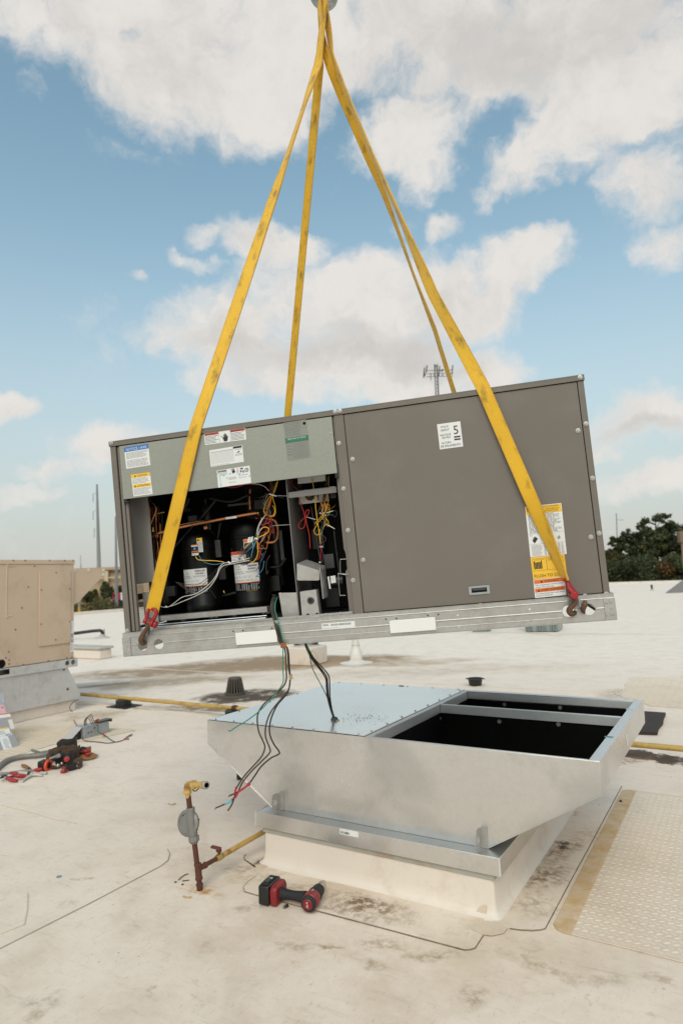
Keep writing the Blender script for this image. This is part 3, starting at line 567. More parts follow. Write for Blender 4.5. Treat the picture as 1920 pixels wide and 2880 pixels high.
def onwall(c, x, y, yy): return YP(*px(c,x,y), yy)
first = True
for (c,x,y,yy) in (('c6',335,255,.855),('c6',638,270,.855),('c6',937,284,.855),('c6',663,184,ly1-.001),('c6',945,200,ly1-.001)):
    P = onwall(c,x,y,yy)-A0
    if first: pin.location = tuple(P); first = False
    else: inst('insulation_pin', pin, ad, P)
mbs = MB(); mbs.lathe([(0,.004),(.0035,.0042),(.0048,.003),(.0055,.001),(.0065,0)], (0,0,0), (0,0,1), 'bolt_zinc', 8); scw = mbs.build('screw', ad); 
sp_ = [(x, .016) for x in np.linspace(.05, .98, 8)] + [(x, AW-.02) for x in np.linspace(.05, .98, 6)] + [(DX-.014, y) for y in np.linspace(.10, 1.3, 8)] + [(.022, y) for y in (.25,.55,.85,1.15)]
for i, (x, y) in enumerate(sp_):
    P = S3((x,y,AH+.004))-A0
    if i == 0: scw.location = tuple(P)
    else: inst('screw', scw, ad, P)
# stickers
o = YP(*px('c5',1131,1076), BY0-.001); e1 = YP(*px('c5',1248,1106), BY0-.001)
s = Sticker((o[0],BY0-.0006,o[2]), (e1[0]-o[0],0,0), (0,0,-.026), n=(0,-1,0)); s.barcode(.05,.42,.52,.85,12); s.lines(.05,.12,.6,.3,1,'ink_soft',.3); s.done('barcode_label', ad, True)
for (c, x, y, w, d, m) in (('c6',1300,205,.034,.03,'label_silver'),('c6',1195,345,.036,.022,'label_green')):
    g = G(*px(c,x,y), AH+.002); s = Sticker((g[0]-.018,g[1],AH+.0016),(w,0,0),(0,-d,0),m if m!='label_green' else 'label_cyan',n=(0,0,1))
    if m == 'label_green': s.rect(0,0,1,1,'wire_green')
    s.done('tape_mark', ad, True)
g = XP(*px('c6',1285,360), AL+.001); s = Sticker((AL+.0006,g[1]-.02,g[2]+.027),(0,.036,0),(0,0,-.054),n=(1,0,0)); s.done('blank_label', ad, True)
# cable entry: fitting on the plate
ce = G(*px('c5',1098,386), AH+.01)
mb = MB(); mb.lathe([(.0,.016),(.010,.016),(.017,.014),(.018,.006),(.021,.006),(.021,0)], (ce[0],ce[1],AH+.004), (0,0,1), 'dark_metal', 10); mb.box(ce[0]+.008,ce[0]+.034,ce[1]-.012,ce[1]-.004,AH+.0045,AH+.009,'straw'); mb.build('cable_fitting', ad, True)
mb = MB(); c0 = G(*px('c5',1300,385), AH)     # drilling swarf scattered on the plate
for i in range(150):
    q = c0+S3((nrng.normal(0,.085), nrng.normal(0,.075), 0)); 
    if q[0] > DX-.01 or q[1] < .02: continue
    a = rnd.random()*6.3; l = rnd.uniform(.001,.004); mb.bar((q[0],q[1],AH+.0048),(q[0]+l*math.cos(a),q[1]+l*math.sin(a),AH+.0052),.0015,.0012,'ink')
tag(mb.build('metal_shavings'), 'dark metal shavings scattered on the galvanised top plate', 'shavings', kind='stuff')
g = G(*px('e3',1184,429), AH); mb = MB(); mb.prism([(g[0]-.02,g[1]-.006,AH+.0045),(g[0]+.012,g[1]-.008,AH+.0045),(g[0]+.02,g[1]+.004,AH+.0045),(g[0]-.01,g[1]+.008,AH+.0045)],(0,0,.003),'drill_red')
tag(mb.build('red_scrap'), 'tiny red scrap lying near the back edge of the galvanised plate', 'scrap')

# ================================================================== THE HANGING ROOFTOP UNIT (local frame: x along the front, y inward, z up)
UR = rotm(.3586,0,0) @ rotm(0,.0555,0) @ rotm(0,0,-.0514); UO = np.array([.0719,-.6188,1.1027])
_m = np.eye(4); _m[:3,:3] = UR; _m[:3,3] = UO
un = thing('rooftop_unit', 'grey packaged rooftop air conditioner hanging from yellow slings, left compartment open', 'air conditioner', mtx=_m.tolist())
UL, UW, UH = 2.238, 1.511, 1.051
def U(p, y=0.): d = UR.T@ray(*p); c = UR.T@(CAM-UO); return c + d*(y-c[1])/d[1]
def u(c, x, y, dep=0.): return U(px(c,x,y), dep)
def W2(p): return UR@S3(p)+UO
def ub(name, x0, x1, y0, y1, z0, z1, m, par=None, bevel=.0012): mb = MB(); mb.box(x0,x1,y0,y1,z0,z1,m); return mb.build(name, par or un, bevel=bevel)
# shell
mb = MB(); mb.box(-.004,UL+.004,-.008,UW+.008,1.044,UH,'unit_paint'); mb.box(-.004,UL+.004,-.008,-.005,1.0255,1.0445,'unit_paint'); mb.box(-.004,UL+.004,UW+.005,UW+.008,1.0255,1.0445,'unit_paint'); mb.box(-.004,-.001,-.005,UW+.005,1.0255,1.0445,'unit_paint'); mb.box(UL+.001,UL+.004,-.005,UW+.005,1.0255,1.0445,'unit_paint')
mb.build('top_cover', un, bevel=.0015)
ub('end_panel', UL-.006, UL-.002, .03, UW-.03, .112, 1.043, 'unit_paint'); ub('back_panel', .03, UL-.03, UW-.008, UW-.002, .112, 1.043, 'unit_paint')
# left end: panel with a guarded slot low at the front
mb = MB(); sy0, sy1, sz0, sz1 = .085, .270, .125, .335
mb.box(.002,.006,.034,UW-.03,sz1,1.043,'unit_paint_inner'); mb.box(.002,.006,sy1,UW-.03,.112,sz1,'unit_paint_inner'); mb.box(.002,.006,.034,sy0,.112,sz1,'unit_paint_inner'); mb.box(.002,.006,sy0,sy1,.112,sz0,'unit_paint_inner'); lp = mb.build('end_panel', un)
mb = MB()
for i in range(23): z = sz0+.004+i*.0088; mb.bar((.009,sy0,z),(.009,sy1,z),.0012,.0012,'dark_metal')
for i in range(12): y = sy0+.004+i*.0093; mb.bar((.0105,y,sz0),(.0105,y,sz1),.0012,.0012,'dark_metal')
mb.box(.008,.013,sy0,sy1,.255,.285,'wood_dark'); mb.build('coil_guard', lp)
# corner and centre posts
def post(x0, x1, z0=.108, z1=1.0245, y0=-.003): return ub('corner_post', x0, x1, y0, y0+.03, z0, z1, 'unit_paint')
pl = post(0, .0285); ub('post_flange', .0335, .0475, .004, .030, .112, 1.022, 'unit_paint_inner', pl); ub('post_flange', .049, .064, .012, .032, .112, .757, 'unit_paint_inner', pl)
ub('post_gap_shade', .0286, .0334, .012, .03, .112, 1.022, 'black', pl)  # black strip stands in for the shade inside the post gap
ps = [(-.003,.112),(-.003,1.0245)]
pm = ub('centre_post', 1.1345, 1.1775, -.003, .028, .108, 1.0245, 'unit_paint'); ub('post_flange', 1.126, 1.1335, .004, .03, .112, 1.022, 'unit_paint_inner', pm)
mb = MB(); mb.prism([(1.110,.018,.112),(1.126,.018,.112),(1.126,.018,.757),(1.114,.018,.757),(1.114,.018,.41),(1.120,.018,.385),(1.120,.018,.315),(1.110,.018,.30)], (0,.003,0), 'unit_paint_inner'); mb.build('post_flange', pm)
pr = post(2.2125, 2.236)
mb = MB(); mb.box(UL-.004,UL,.0,.03,.108,1.0245,'unit_paint'); mb.build('post_return', pr)
# blower access panel
bpn = ub('access_panel', 1.1805, 2.2095, -.0015, .012, .112, 1.0235, 'unit_paint', None, .002)
for (a, b) in ((2.2096,2.2124),(1.1776,1.1804)): mb = MB(); mb.box(a,b,.004,.02,.112,1.0235,'black'); mb.build('panel_gap', bpn)
hx0, hx1, hz0, hz1 = 1.655, 1.745, .149, .186
mb = MB()                                       # flush plastic pull
for (a,b,c,d) in ((hx0,hx1,hz1-.008,hz1),(hx0,hx1,hz0,hz0+.009),(hx0,hx0+.012,hz0+.009,hz1-.008),(hx1-.012,hx1,hz0+.009,hz1-.008)): mb.box(a,b,-.0055,-.0016,c,d,'box_grey')
mb.box(hx0+.012,hx1-.012,-.0022,-.0016,hz0+.009,hz1-.008,'black'); mb.prism([(hx0+.014,-.0023,hz1-.010),(hx1-.014,-.0023,hz1-.010),(hx1-.020,-.0023,hz1-.019),(hx0+.020,-.0023,hz1-.019)],(0,-.002,0),'dark_metal'); mb.build('panel_handle', bpn, bevel=.0008)
# hex washer screws on the front
mbs = MB(); mbs.lathe([(0,.0085),(.0052,.0085),(.006,.0075),(.006,.003),(.0105,.0025),(.0112,0)], (0,0,0), (0,-1,0), 'bolt_zinc', 12); scu = mbs.build('screw', un); scu.location = tuple(u('c1',35,216)+S3((0,-.008,0)))
scr_px = [('c1',1439,17,-.008),('c1',1468,13,-.008),('c2',1364,58,-.008),('c1',1462,217,-.003),('c1',1491,503,-.003),('c1',1519,765,-.003),('c1',1551,1080,-.003),('c2',1395,302,-.003),('c2',1429,588,-.003),('c2',1464,877,-.003),('c2',1502,1196,-.003),('c2',170,488,-.0015),('c2',226,1017,-.0015),('c2',1353,338,-.0015),('c2',1420,897,-.0015),('c2',319,1300,-.0015),('c2',841,1256,-.0015),('c2',1390,1207,-.0015)]
for (c,x,y,d) in scr_px: inst('screw', scu, un, u(c,x,y,d))
inst('screw', scu, un, (.012,-.003,.118))
# base rail: front plate with lifting holes, beads, corner brackets, three other sides
rz0, rz1, ry = -.002, .106, -.012
holes = [tuple(u('c1',235,1490)[[0,2]]), tuple(u('c1',335,1480)[[0,2]]), tuple(u('c2',1300,1285)[[0,2]]), tuple(u('c2',1410,1275)[[0,2]])]
def holed_plate(x0, x1, y, th, z0, z1, hs, r, m):
    bm = bmesh.new(); n = 24; ed = []
    def loop(pts):
        vs = [bm.verts.new(p) for p in pts]
        for i in range(len(vs)): ed.append(bm.edges.new((vs[i], vs[(i+1)%len(vs)])))
    xs = np.linspace(x0, x1, 24); loop([(x,y,z0) for x in xs] + [(x,y,z1) for x in xs[::-1]])
    for (hx, hz) in hs: loop([(hx+r*math.cos(2*math.pi*k/n), y, hz+r*math.sin(2*math.pi*k/n)) for k in range(n)])
    bmesh.ops.triangle_fill(bm, use_beauty=True, use_dissolve=False, edges=ed)
    rr = bmesh.ops.extrude_face_region(bm, geom=bm.faces[:]); bmesh.ops.translate(bm, vec=(0,th,0), verts=[v for v in rr['geom'] if isinstance(v, bmesh.types.BMVert)])
    mb = MB(); bm.verts.index_update(); mb.add([v.co[:] for v in bm.verts])
    for f in bm.faces: mb.face([v.index for v in f.verts], m)
    bm.free(); return mb
fr_ = holed_plate(-.010, UL+.012, ry, .003, rz0, rz1, holes, .0245, 'galvanised_rail').build('base_rail', un, smooth=30)
mb = MB()
def beads(z, r, y=ry-.0002, xs=((-.008, UL+.010),)):
    for (a, b) in xs: mb.tube([(a,y,z),(b,y,z)], r, 'galvanised_rail', 8)
cuts = [(.03, holes[0][0]-.027),(holes[0][0]+.027,holes[1][0]-.027),(holes[1][0]+.027,.566),(.770,1.291),(1.498,holes[2][0]-.027),(holes[2][0]+.027,holes[3][0]-.027),(holes[3][0]+.027,2.205)]
beads(.049, .0035, xs=cuts); beads(.0205, .0016, xs=cuts[2:5]); beads(.0895, .0025)
mb.box(-.010,UL+.012,ry-.001,.045,rz1+.0005,rz1+.003,'galvanised_rail'); mb.box(-.010,UL+.012,ry-.003,.02,rz0-.003,rz0-.0005,'galvanised_rail'); mb.build('rail_bead', fr_)
for (a,b) in ((-.013,.029),(2.206,2.252)):
    q = ub('corner_bracket', a, b, ry-.004, ry-.001, -.003, .088, 'galvanised_rail', fr_)
    for (dx,dz) in ((.010,.070),(.028,.072),(.010,.016),(.028,.018),(.026,.046)): 
        mbr = MB(); mbr.lathe([(0,.003),(.0035,.0028),(.0055,.001),(.006,0)], (a+dx,ry-.004,dz), (0,-1,0), 'galvanised_rail', 10); mbr.build('rivet', fr_)
ub('rear_rail', -.010, UL+.012, UW-.002, UW+.004, -.004, .106, 'galvanised_rail'); ub('end_rail', -.012, -.008, .0, UW, -.002, .106, 'galvanised_rail'); ub('end_rail', UL+.009, UL+.013, .0, UW, -.002, .106, 'galvanised_rail')
mb = MB(); mb.box(.0,UL,.05,UW-.01,.092,.108,'dark_metal'); mb.build('base_pan', un)
for (a,b) in ((.568,.769),(1.293,1.497)): ub('fork_slot_cover', a, b, ry-.013, ry-.003, .0115, .068, 'white_plastic', fr_, .002)
s = Sticker((.981,ry-.0006,.0785),(.154,0,0),(0,0,-.030),n=(0,-1,0)); s.barcode(.28,.18,.88,.48,34,'ink_soft'); s.lines(.03,.15,.22,.45,2,'ink',.5); s.lines(.03,.72,.5,.84,1); s.lines(.03,.86,.95,.97,1)
s.done('serial_label', fr_)
s = [mb := MB()]
for (c,x,y) in (('c1',797,1402),('c1',858,1397),('c1',1041,1383),('c2',345,1328),('c2',400,1324),('c2',565,1309),('c2',620,1304),('c2',1106,1336),('c2',722,1308),('c2',728,1366),('c2',1099,1276)):
    P = u(c,x,y,ry); mb.lathe([(0,.0006),(.0035,.0006),(.0036,0)],(P[0],ry-.0002,P[2]),(0,-1,0),'white_plastic' if (c=='c2' and x in (722,728,1099)) else 'black',10)
mb.build('rail_hole', fr_)
# upper control cover with its labels
door = ub('control_cover', .0495, 1.1235, -.0045, -.0012, .7575, 1.0215, 'galvanised_door')
mb = MB(); mb.box(1.112,1.128,-.004,.02,.735,.80,'black_plastic'); mb.box(.050,.066,-.003,.02,.738,.785,'black_plastic'); mb.tube([(.056,-.006,.744),(.080,-.006,.742)],.004,'black_plastic',6); mb.build('cover_latch', door)
dy = -.0047
def lab(c, tl, tr, bl, back='white_label', par=door, y=dy):
    a, b, d = u(c,*tl,y), u(c,*tr,y), u(c,*bl,y); return Sticker(a, b-a, d-a, back, n=(0,-1,0))
s = lab('c1',(109,244),(261,219),(124,378)); s.rect(0,0,1,.22,'label_blue'); s.text('NOTICE / AVIS',.5,.175,.115,'white_label',.86,'c'); s.lines(.06,.26,.94,.56,6); s.lines(.06,.62,.94,.96,6); s.done('notice_label', door)
s = lab('c1',(152,415),(272,398),(170,552)); s.rect(0,0,1,.16,'label_yellow'); s.rect(.02,.47,.98,.62,'label_yellow'); s.tri(.22,.125,.09); s.text('CAUTION',.58,.13,.085,'ink',.5,'c'); s.tri(.16,.59,.09); s.text('ATTENTION',.58,.595,.085,'ink',.62,'c'); s.lines(.05,.18,.95,.45,5); s.lines(.05,.65,.95,.96,6); s.done('caution_label', door)
s = lab('c1',(613,155),(872,118),(620,228)); s.rect(.01,.03,.35,.22,'label_red'); s.rect(.64,.03,.99,.22,'label_red'); s.rect(.355,0,.36,1,'ink'); s.rect(.63,0,.635,1,'ink'); s.tri(.05,.2,.14,'ink'); s.text('WARNING',.20,.19,.11,'ink',.2,'c'); s.tri(.68,.2,.14); s.text('AVERTISSEMENT',.83,.19,.11,'ink',.25,'c'); s.lines(.02,.27,.34,.95,6,'ink_soft'); s.lines(.65,.27,.98,.95,6,'ink_soft')
s.poly([(.47,.92),(.54,.92),(.56,.75),(.575,.50),(.555,.48),(.55,.60),(.545,.30),(.525,.30),(.522,.55),(.515,.24),(.495,.24),(.495,.55),(.485,.30),(.468,.32),(.47,.60),(.45,.52),(.435,.55),(.455,.75)],'ink'); s.poly([(.38,.25),(.42,.42),(.40,.44),(.46,.66),(.42,.50),(.435,.48)],'ink'); s.done('warning_label', door)
s = lab('c1',(646,261),(854,227),(656,366)); s.rect(.72,.02,.98,.14,'ink'); s.rect(.03,.14,.72,.155,'ink_soft')
for i in range(11): s.rect(.03,.17+i*.065,.72,.178+i*.065,'ink_grey')
for i in range(14): s.rect(.05+i*.05,.15,.053+i*.05,.9,'ink_grey')
s.poly([(.80,.40),(.90,.40),(.90,.30)],'ink'); s.lines(.76,.45,.98,.6,2); s.lines(.76,.18,.98,.26,1); s.lines(.03,.93,.6,.98,1); s.done('charging_chart', door)
s = lab('c1',(693,388),(900,357),(703,496)); s.rect(.03,.04,.30,.14,'ink'); s.text('FOR SPEED SET UP',.165,.118,.055,'white_label',.24,'c'); s.poly([(.43,.05),(.52,.02),(.56,.25),(.48,.32)],'ink'); s.rect(.44,.07,.50,.13,'label_silver',.0004)
s.poly([(.60,.08),(.64,.02),(.66,.25),(.62,.36),(.60,.3)],'label_pink'); s.disc(.90,.22,.06,'ink'); s.disc(.90,.22,.045,'label_silver',.0005); s.poly([(.89,.24),(.91,.25),(.93,.10)],'ink',.0007); s.rect(.71,.06,.80,.14,'ink'); s.rect(.70,.2,.76,.28,'ink'); s.rect(.78,.22,.82,.35,'ink')
for (a,b) in ((.03,.2),(.20,.36),(.29,.52),(.68,.46),(.68,.60),(.97,.60)): s.disc(a,b,.022,'label_cyan')
s.poly([(.06,.30),(.075,.30),(.10,.85),(.12,.85),(.09,.97),(.07,.86),(.085,.86)],'label_cyan'); s.poly([(.36,.32),(.42,.24),(.43,.28),(.38,.36)],'label_cyan'); s.poly([(.62,.40),(.74,.30),(.74,.34),(.64,.43)],'label_cyan'); s.lines(.07,.18,.32,.36,3); s.lines(.34,.50,.62,.66,3); s.lines(.72,.44,.96,.52,1); s.lines(.72,.58,.94,.64,1); s.lines(.33,.78,.60,.84,1)
s.done('setup_label', door)
s = lab('c1',(1111,88),(1256,64),(1140,328),'label_clear'); s.disc(.90,.10,.065,'black'); s.rect(.0,.41,1,.48,'label_green'); s.rect(.0,.485,1,.545,'label_green'); s.text('VERSION CHART ON OTHER SIDE',.5,.463,.035,'white_label',.8,'c',False)
s.lines(.04,.02,.72,.38,9,'ink_soft',.3); s.lines(.30,.57,.98,.97,11,'ink_soft',.3); s.lines(.03,.60,.25,.9,4,'ink_soft',.3); s.rect(.62,.05,.625,.38,'ink_soft'); s.rect(.27,.56,.275,.97,'ink_soft'); s.rect(.02,.2,.98,.204,'ink_soft'); s.done('wiring_chart', door)
for (c,x,y) in (('c1',1411,150),('c1',97,378)): P = u(c,x,y,-.0045); m_ = MB(); m_.lathe([(0,.002),(.003,.0018),(.004,0)],P,(0,-1,0),'bolt_zinc',8); m_.build('rivet', door)
# labels on the access panel
py_ = -.0017
s = lab('c2',(613,305),(735,288),(628,437),y=py_); s.text('STACK',.31,.17,.075,'ink',.34,'c'); s.text('HEIGHT',.31,.30,.075,'ink',.38,'c'); s.text('HAUTEUR',.31,.49,.075,'ink',.48,'c'); s.text('DE PILE',.33,.60,.075,'ink',.36,'c'); s.text('ALTURA',.31,.80,.075,'ink',.40,'c'); s.text('DE APILAMIENTO',.48,.935,.085,'ink',.86,'c'); s.text('5',.76,.48,.34,'ink',.22,'c'); s.rect(.66,.56,.93,.62,'ink'); s.rect(.66,.66,.93,.72,'ink'); s.done('stack_height_label', bpn)
s = lab('c2',(1075,738),(1265,718),(1103,1003),y=py_); s.rect(.012,.01,.988,.165,'label_yellow'); s.tri(.06,.055,.03); s.tri(.06,.095,.03); s.text('CAUTION - NOTICE TO RIGGERS:',.1,.05,.028,'ink',.82); s.text('AVERTISSEMENT - REMARQUE À',.1,.095,.028,'ink',.86); s.text("L'ATTENTION DES MONTEURS",.1,.135,.028,'ink',.80); s.lines(.1,.145,.9,.16,1,'ink_soft',.4); s.lines(.05,.17,.95,.54,17,'ink_soft',.42); s.rect(0,.545,1,.55,'ink_grey'); s.rect(0,.755,1,.76,'ink_grey'); s.rect(.35,.55,.354,.755,'ink_grey'); s.rect(.68,.55,.684,.755,'ink_grey'); s.poly([(.10,.68),(.20,.61),(.26,.65),(.16,.74)],'ink'); s.poly([(.12,.64),(.18,.60),(.20,.62),(.14,.67)],'ink_soft'); s.poly([(.78,.66),(.86,.62),(.88,.68),(.82,.70)],'ink_grey'); s.lines(.05,.56,.12,.6,2)
s.lines(.06,.775,.36,.99,12,'ink_soft',.35)
for i in range(6): s.lines(.40+i*.095,.775,.47+i*.095,.99,12,'ink_soft',.4)
s.done('rigging_label', bpn)
s = lab('c2',(1103,1005),(1281,987),(1118,1120),'label_yellow',y=py_); s.rect(.05,.08,.95,.09,'ink'); s.rect(.05,.62,.95,.63,'ink'); s.rect(.05,.08,.055,.63,'ink'); s.rect(.45,.08,.465,.63,'ink_soft'); s.rect(.94,.08,.945,.63,'ink')
for i in range(6): s.rect(.075+i*.042,.24 if i not in (0,5) else .18,.108+i*.042,.55,'ink')
s.lines(.1,.12,.42,.16,1,'ink_soft'); s.lines(.5,.12,.7,.22,2,'ink_soft'); s.text('FLUSH TO CURB',.04,.93,.135,'ink',.90); s.done('curb_label', bpn)
s = lab('c2',(1118,1122),(1281,1104),(1128,1218),y=py_); s.rect(.02,.03,.98,.24,'label_orange'); s.rect(.02,.50,.98,.71,'label_orange'); s.tri(.26,.20,.13); s.text('WARNING',.57,.205,.13,'ink',.45,'c'); s.tri(.14,.67,.13); s.text('AVERTISSEMENT',.57,.675,.13,'ink',.72,'c'); s.text('This compartment must be closed',.04,.35,.075,'ink',.92); s.text('except when servicing.',.04,.46,.075,'ink',.62); s.text('Ce compartiment doit rester fermé',.04,.82,.075,'ink',.92); s.text("sauf pour l'entretien.",.04,.93,.075,'ink',.58); s.done('compartment_label', bpn)

# ------------------------------------------------ open compartment
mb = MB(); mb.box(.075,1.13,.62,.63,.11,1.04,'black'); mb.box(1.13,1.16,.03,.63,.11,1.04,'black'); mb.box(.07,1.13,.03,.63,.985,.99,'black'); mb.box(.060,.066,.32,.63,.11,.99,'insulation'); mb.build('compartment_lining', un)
mb = MB(); k = 10                                # rolled coil end sheet at the left
P0 = [(.066+.045*(1-math.cos(math.pi/2*i/k)), .03+.10*math.sin(math.pi/2*i/k)) for i in range(k+1)]
for (a,b) in zip(P0, P0[1:]): mb.quad((a[0],a[1],.34),(b[0],b[1],.34),(b[0],b[1],.98),(a[0],a[1],.98),'coil_sheet')
mb.build('coil_end_sheet', un, smooth=60)
mb = MB(); p1, p2 = u('c1',225,1155,.10), u('c1',285,1250,.10); mb.box(p1[0],p2[0]+.03,.10,.104,.115,p1[2],'galvanised_rail'); mb.build('corner_plate', un)
# floor rails and sill strips
def railx(name, a, b, dep, h, d, m): 
    p, q = u('c1',*a,dep), u('c1',*b,dep); mb = MB(); zc = (p[2]+q[2])/2; mb.box(p[0],q[0],dep,dep+d,zc-h/2,zc+h/2,m); return mb.build(name, un, bevel=.001)
railx('compressor_rail',(325,1320),(1010,1268),.115,.026,.05,'galvanised_rail')
mb = MB(); mb.box(.075,.70,.062,.10,.1085,.120,'dark_metal'); mb.tube([(.075,.064,.128),(.70,.064,.128)],.003,'zinc_bright',8); mb.build('sill_channel', un)
mb = MB(); mb.box(.062,.705,.03,.034,.1095,.121,'galvanised_rail'); mb.tube([(.062,.031,.122),(.705,.031,.122)],.002,'zinc_bright',8); mb.build('sill_lip', un)
mb = MB(); mb.box(.705,1.128,.012,.016,.1095,.120,'galvanised_rail'); mb.build('sill_lip', un)
for x in (.13,.25,.36,.47,.58,.64,.665,.80,.86,.93,1.0,1.07,1.115): 
    o_ = inst('screw', scu, un, (x,.03 if x<.7 else .012,.1165)); o_.scale = (.5,.6,.5)
# compressors
def compressor(c0, lt, lr, lb, box_px, small_px):
    dep = .205; cc = u('c1',*c0,dep); cx, cz = cc[0], cc[2]; r = .092; cy = dep+r
    mb = MB(); zb, zt = .150, cz; prof = [(0,zt),(.035,zt-.002),(.062,zt-.012),(.080,zt-.032),(r*.96,zt-.055),(r,zt-.07),(r,zt-.085),(r+.003,zt-.087),(r+.003,zt-.10),(r,zt-.102),(r,zb+.05),(r+.002,zb+.048),(r+.002,zb+.03),(r*.95,zb),(0,zb)]
    mb.lathe(prof, (cx,cy,0), (0,0,1), 'black_gloss', 40); co = mb.build('compressor', un, smooth=50)
    def wrap(name, tl, tr, bl, back, draw, rr=r+.0012):
        a, b, d = u('c1',*tl,dep), u('c1',*tr,dep), u('c1',*bl,dep)
        # a label wrapped on the shell: built flat then bent
        st = Sticker(a, S3((b[0]-a[0],0,0)), S3((0,0,d[2]-a[2])), None, n=(0,-1,0)); nseg = 12; st.split = 1/12
        for i in range(nseg): st.k = .0; st.rect(i/nseg,0,(i+1)/nseg,1,back)
        st.k = .0005; draw(st)
        for i, v in enumerate(st.mb.v):
            lift = dep - v[1]; th = max(-1.45, min(1.45, (v[0]-cx)/r*1.02)); R_ = rr+lift; st.mb.v[i] = (cx+R_*math.sin(th), cy-R_*math.cos(th), v[2])
        return st.done(name, co)
    def big(s):
        s.rect(.0,.0,.60,.33,'label_silver',-.0002) if False else None
        s.text('EMERSON',.30,.20,.035,'ink',.28,'c'); s.disc(.30,.10,.018,'ink'); s.text('COPELAND',.30,.30,.045,'ink',.34,'c'); s.text('Scroll Compressor',.30,.36,.04,'ink',.44,'c'); s.barcode(.62,.05,.95,.12,24); s.barcode(.64,.16,.90,.22,20); s.lines(.55,.26,.95,.34,2)
        for i in range(3): s.rect(.30+i*.16,.42,.31+i*.16,.50,'ink_soft'); s.rect(.38+i*.16,.42,.39+i*.16,.5,'ink_soft'); s.rect(.31+i*.16,.49,.38+i*.16,.50,'ink_soft')
        s.lines(.05,.44,.25,.52,2); s.lines(.05,.56,.95,.63,2); s.rect(0,.66,1,.69,'label_orange'); s.rect(0,.69,1,1.0,'black',.0001)
        for i in range(3): s.lines(.03+i*.33,.72,.31+i*.33,.95,8,'label_silver',.5)
        s.text('compressorsafety.com',.52,.99,.03,'label_yellow',.5)
    wrap('rating_label', lt, lr, lb, 'white_label', big)
    def sm(s): s.rect(0,0,1,1,'black',.0001); s.lines(.05,.30,.95,.6,6,'label_silver',.5); s.lines(.05,.66,.95,.97,6,'label_orange',.4); s.poly([(.25,.2),(.25,.05),(.6,.13)],'label_yellow')
    wrap('warning_label', *small_px, 'black', sm)
    mb = MB(); mb.lathe([(0,.0),(.115,.0),(.118,.004),(.118,.012),(.0,.012)], (cx,cy,.140), (0,0,1), 'black', 28); mb.build('mounting_plate', co)
    mb = MB(); mb.tube([(cx-.06,cy-.117,.153),(cx+.075,cy-.117,.157)],.004,'zinc_bright',8); mb.box(cx-.05,cx+.06,cy-.119,cy-.112,.158,.164,'steel'); mb.build('crankcase_heater', co)
    for dx in (-.075,.075,.10):
        mb = MB(); mb.lathe([(0,.03),(.006,.03),(.007,.024),(.012,.024),(.012,.02),(.013,.02),(.014,.0)], (cx+dx,cy-.10,.127), (0,0,1), ['bolt_zinc','bolt_zinc','bolt_zinc','brass','steel','steel'], 12); mb.build('mount_bolt', co)
    if box_px:
        a, b = u('c1',*box_px[0],dep-.03), u('c1',*box_px[1],dep-.03); mb = MB(); mb.box(a[0],b[0],dep-.028,dep+.03,b[2],a[2],'black_plastic'); tb = mb.build('terminal_box', co, bevel=.003)
        s = Sticker((a[0]+.001,dep-.029,a[2]-.001),(b[0]-a[0]-.002,0,0),(0,0,b[2]-a[2]+.002),None,n=(0,-1,0)); s.rect(.04,.02,.96,.20,'white_label'); s.rect(.04,.02,.96,.10,'label_orange',.0002); s.disc(.5,.38,.18,'label_blue'); s.disc(.5,.38,.10,'label_cyan',.0004); s.rect(.04,.56,.96,.72,'label_orange'); s.rect(.1,.66,.9,.71,'ink',.0002); s.rect(.04,.76,.96,.96,'white_label'); s.lines(.1,.82,.6,.9,1); s.done('terminal_label', tb)
    return co, cx, cy
c_a = compressor((530,765),(446,1020),(622,1003),(462,1178),((528,855),(582,925)),((413,920),(458,915),(420,1015)))
c_b = compressor((845,690),(777,985),(948,965),(790,1160),None,((738,880),(780,875),(742,965)))
s = Sticker(u('c1',565,815,.178), S3((.030,0,-.0)), S3((0,0,-.072)), 'white_label', n=(0,-1,0)); s.rect(0,0,1,.25,'label_yellow'); s.tri(.3,.2,.15); s.lines(.05,.3,.95,.97,9,'ink_soft'); s.done('caution_label', c_a[0])
s = Sticker(u('c1',783,903,.19), S3((.075,0,0)), S3((0,0,-.05)), 'white_label', n=(0,-1,0)); s.rect(0,0,1,.35,'label_red'); s.lines(.05,.4,.95,.95,4,'ink_soft'); s.done('warning_label', c_b[0])
s = Sticker(u('c1',860,822,.19), S3((.05,0,0)), S3((0,0,-.05)), 'white_label', n=(0,-1,0)); s.rect(.02,.02,.98,.35,'label_orange'); s.rect(.05,.4,.95,1,'ink'); s.done('warning_label', c_b[0])
# copper lines
def wire(name, pts, r, m, par=None, n=6, k=6): mb = MB(); mb.tube(crom(pts, k), r, m, n); return mb.build(name, par or un, smooth=180)
def up(c, lst, dep): return [u(c,x,y,(d if d is not None else dep)) for (x,y,*q) in lst for d in [q[0] if q else None]]
wire('suction_pipe', up('c1',[(268,775),(262,790),(280,797),(330,783),(440,752),(600,718),(800,680),(935,657),(955,660),(962,700,.25)],.17), .0085, 'copper', n=12)
wire('liquid_pipe', up('c1',[(250,565),(285,590),(308,615),(312,640),(300,670),(272,740),(265,770)],.16), .0038, 'copper', n=10)
wire('liquid_pipe', up('c1',[(440,735),(560,712),(640,704)],.19), .004, 'copper', n=10)
for i,(a,b) in enumerate((((292,870),(322,1060)),((318,820),(340,1100)),((262,800),(296,1120)),((335,700),(350,1140)),((278,600),(300,860)))): wire('coil_pipe', up('c1',[a,((a[0]+b[0])/2,(a[1]+b[1])/2),b],.24), .0065, 'copper', n=8)
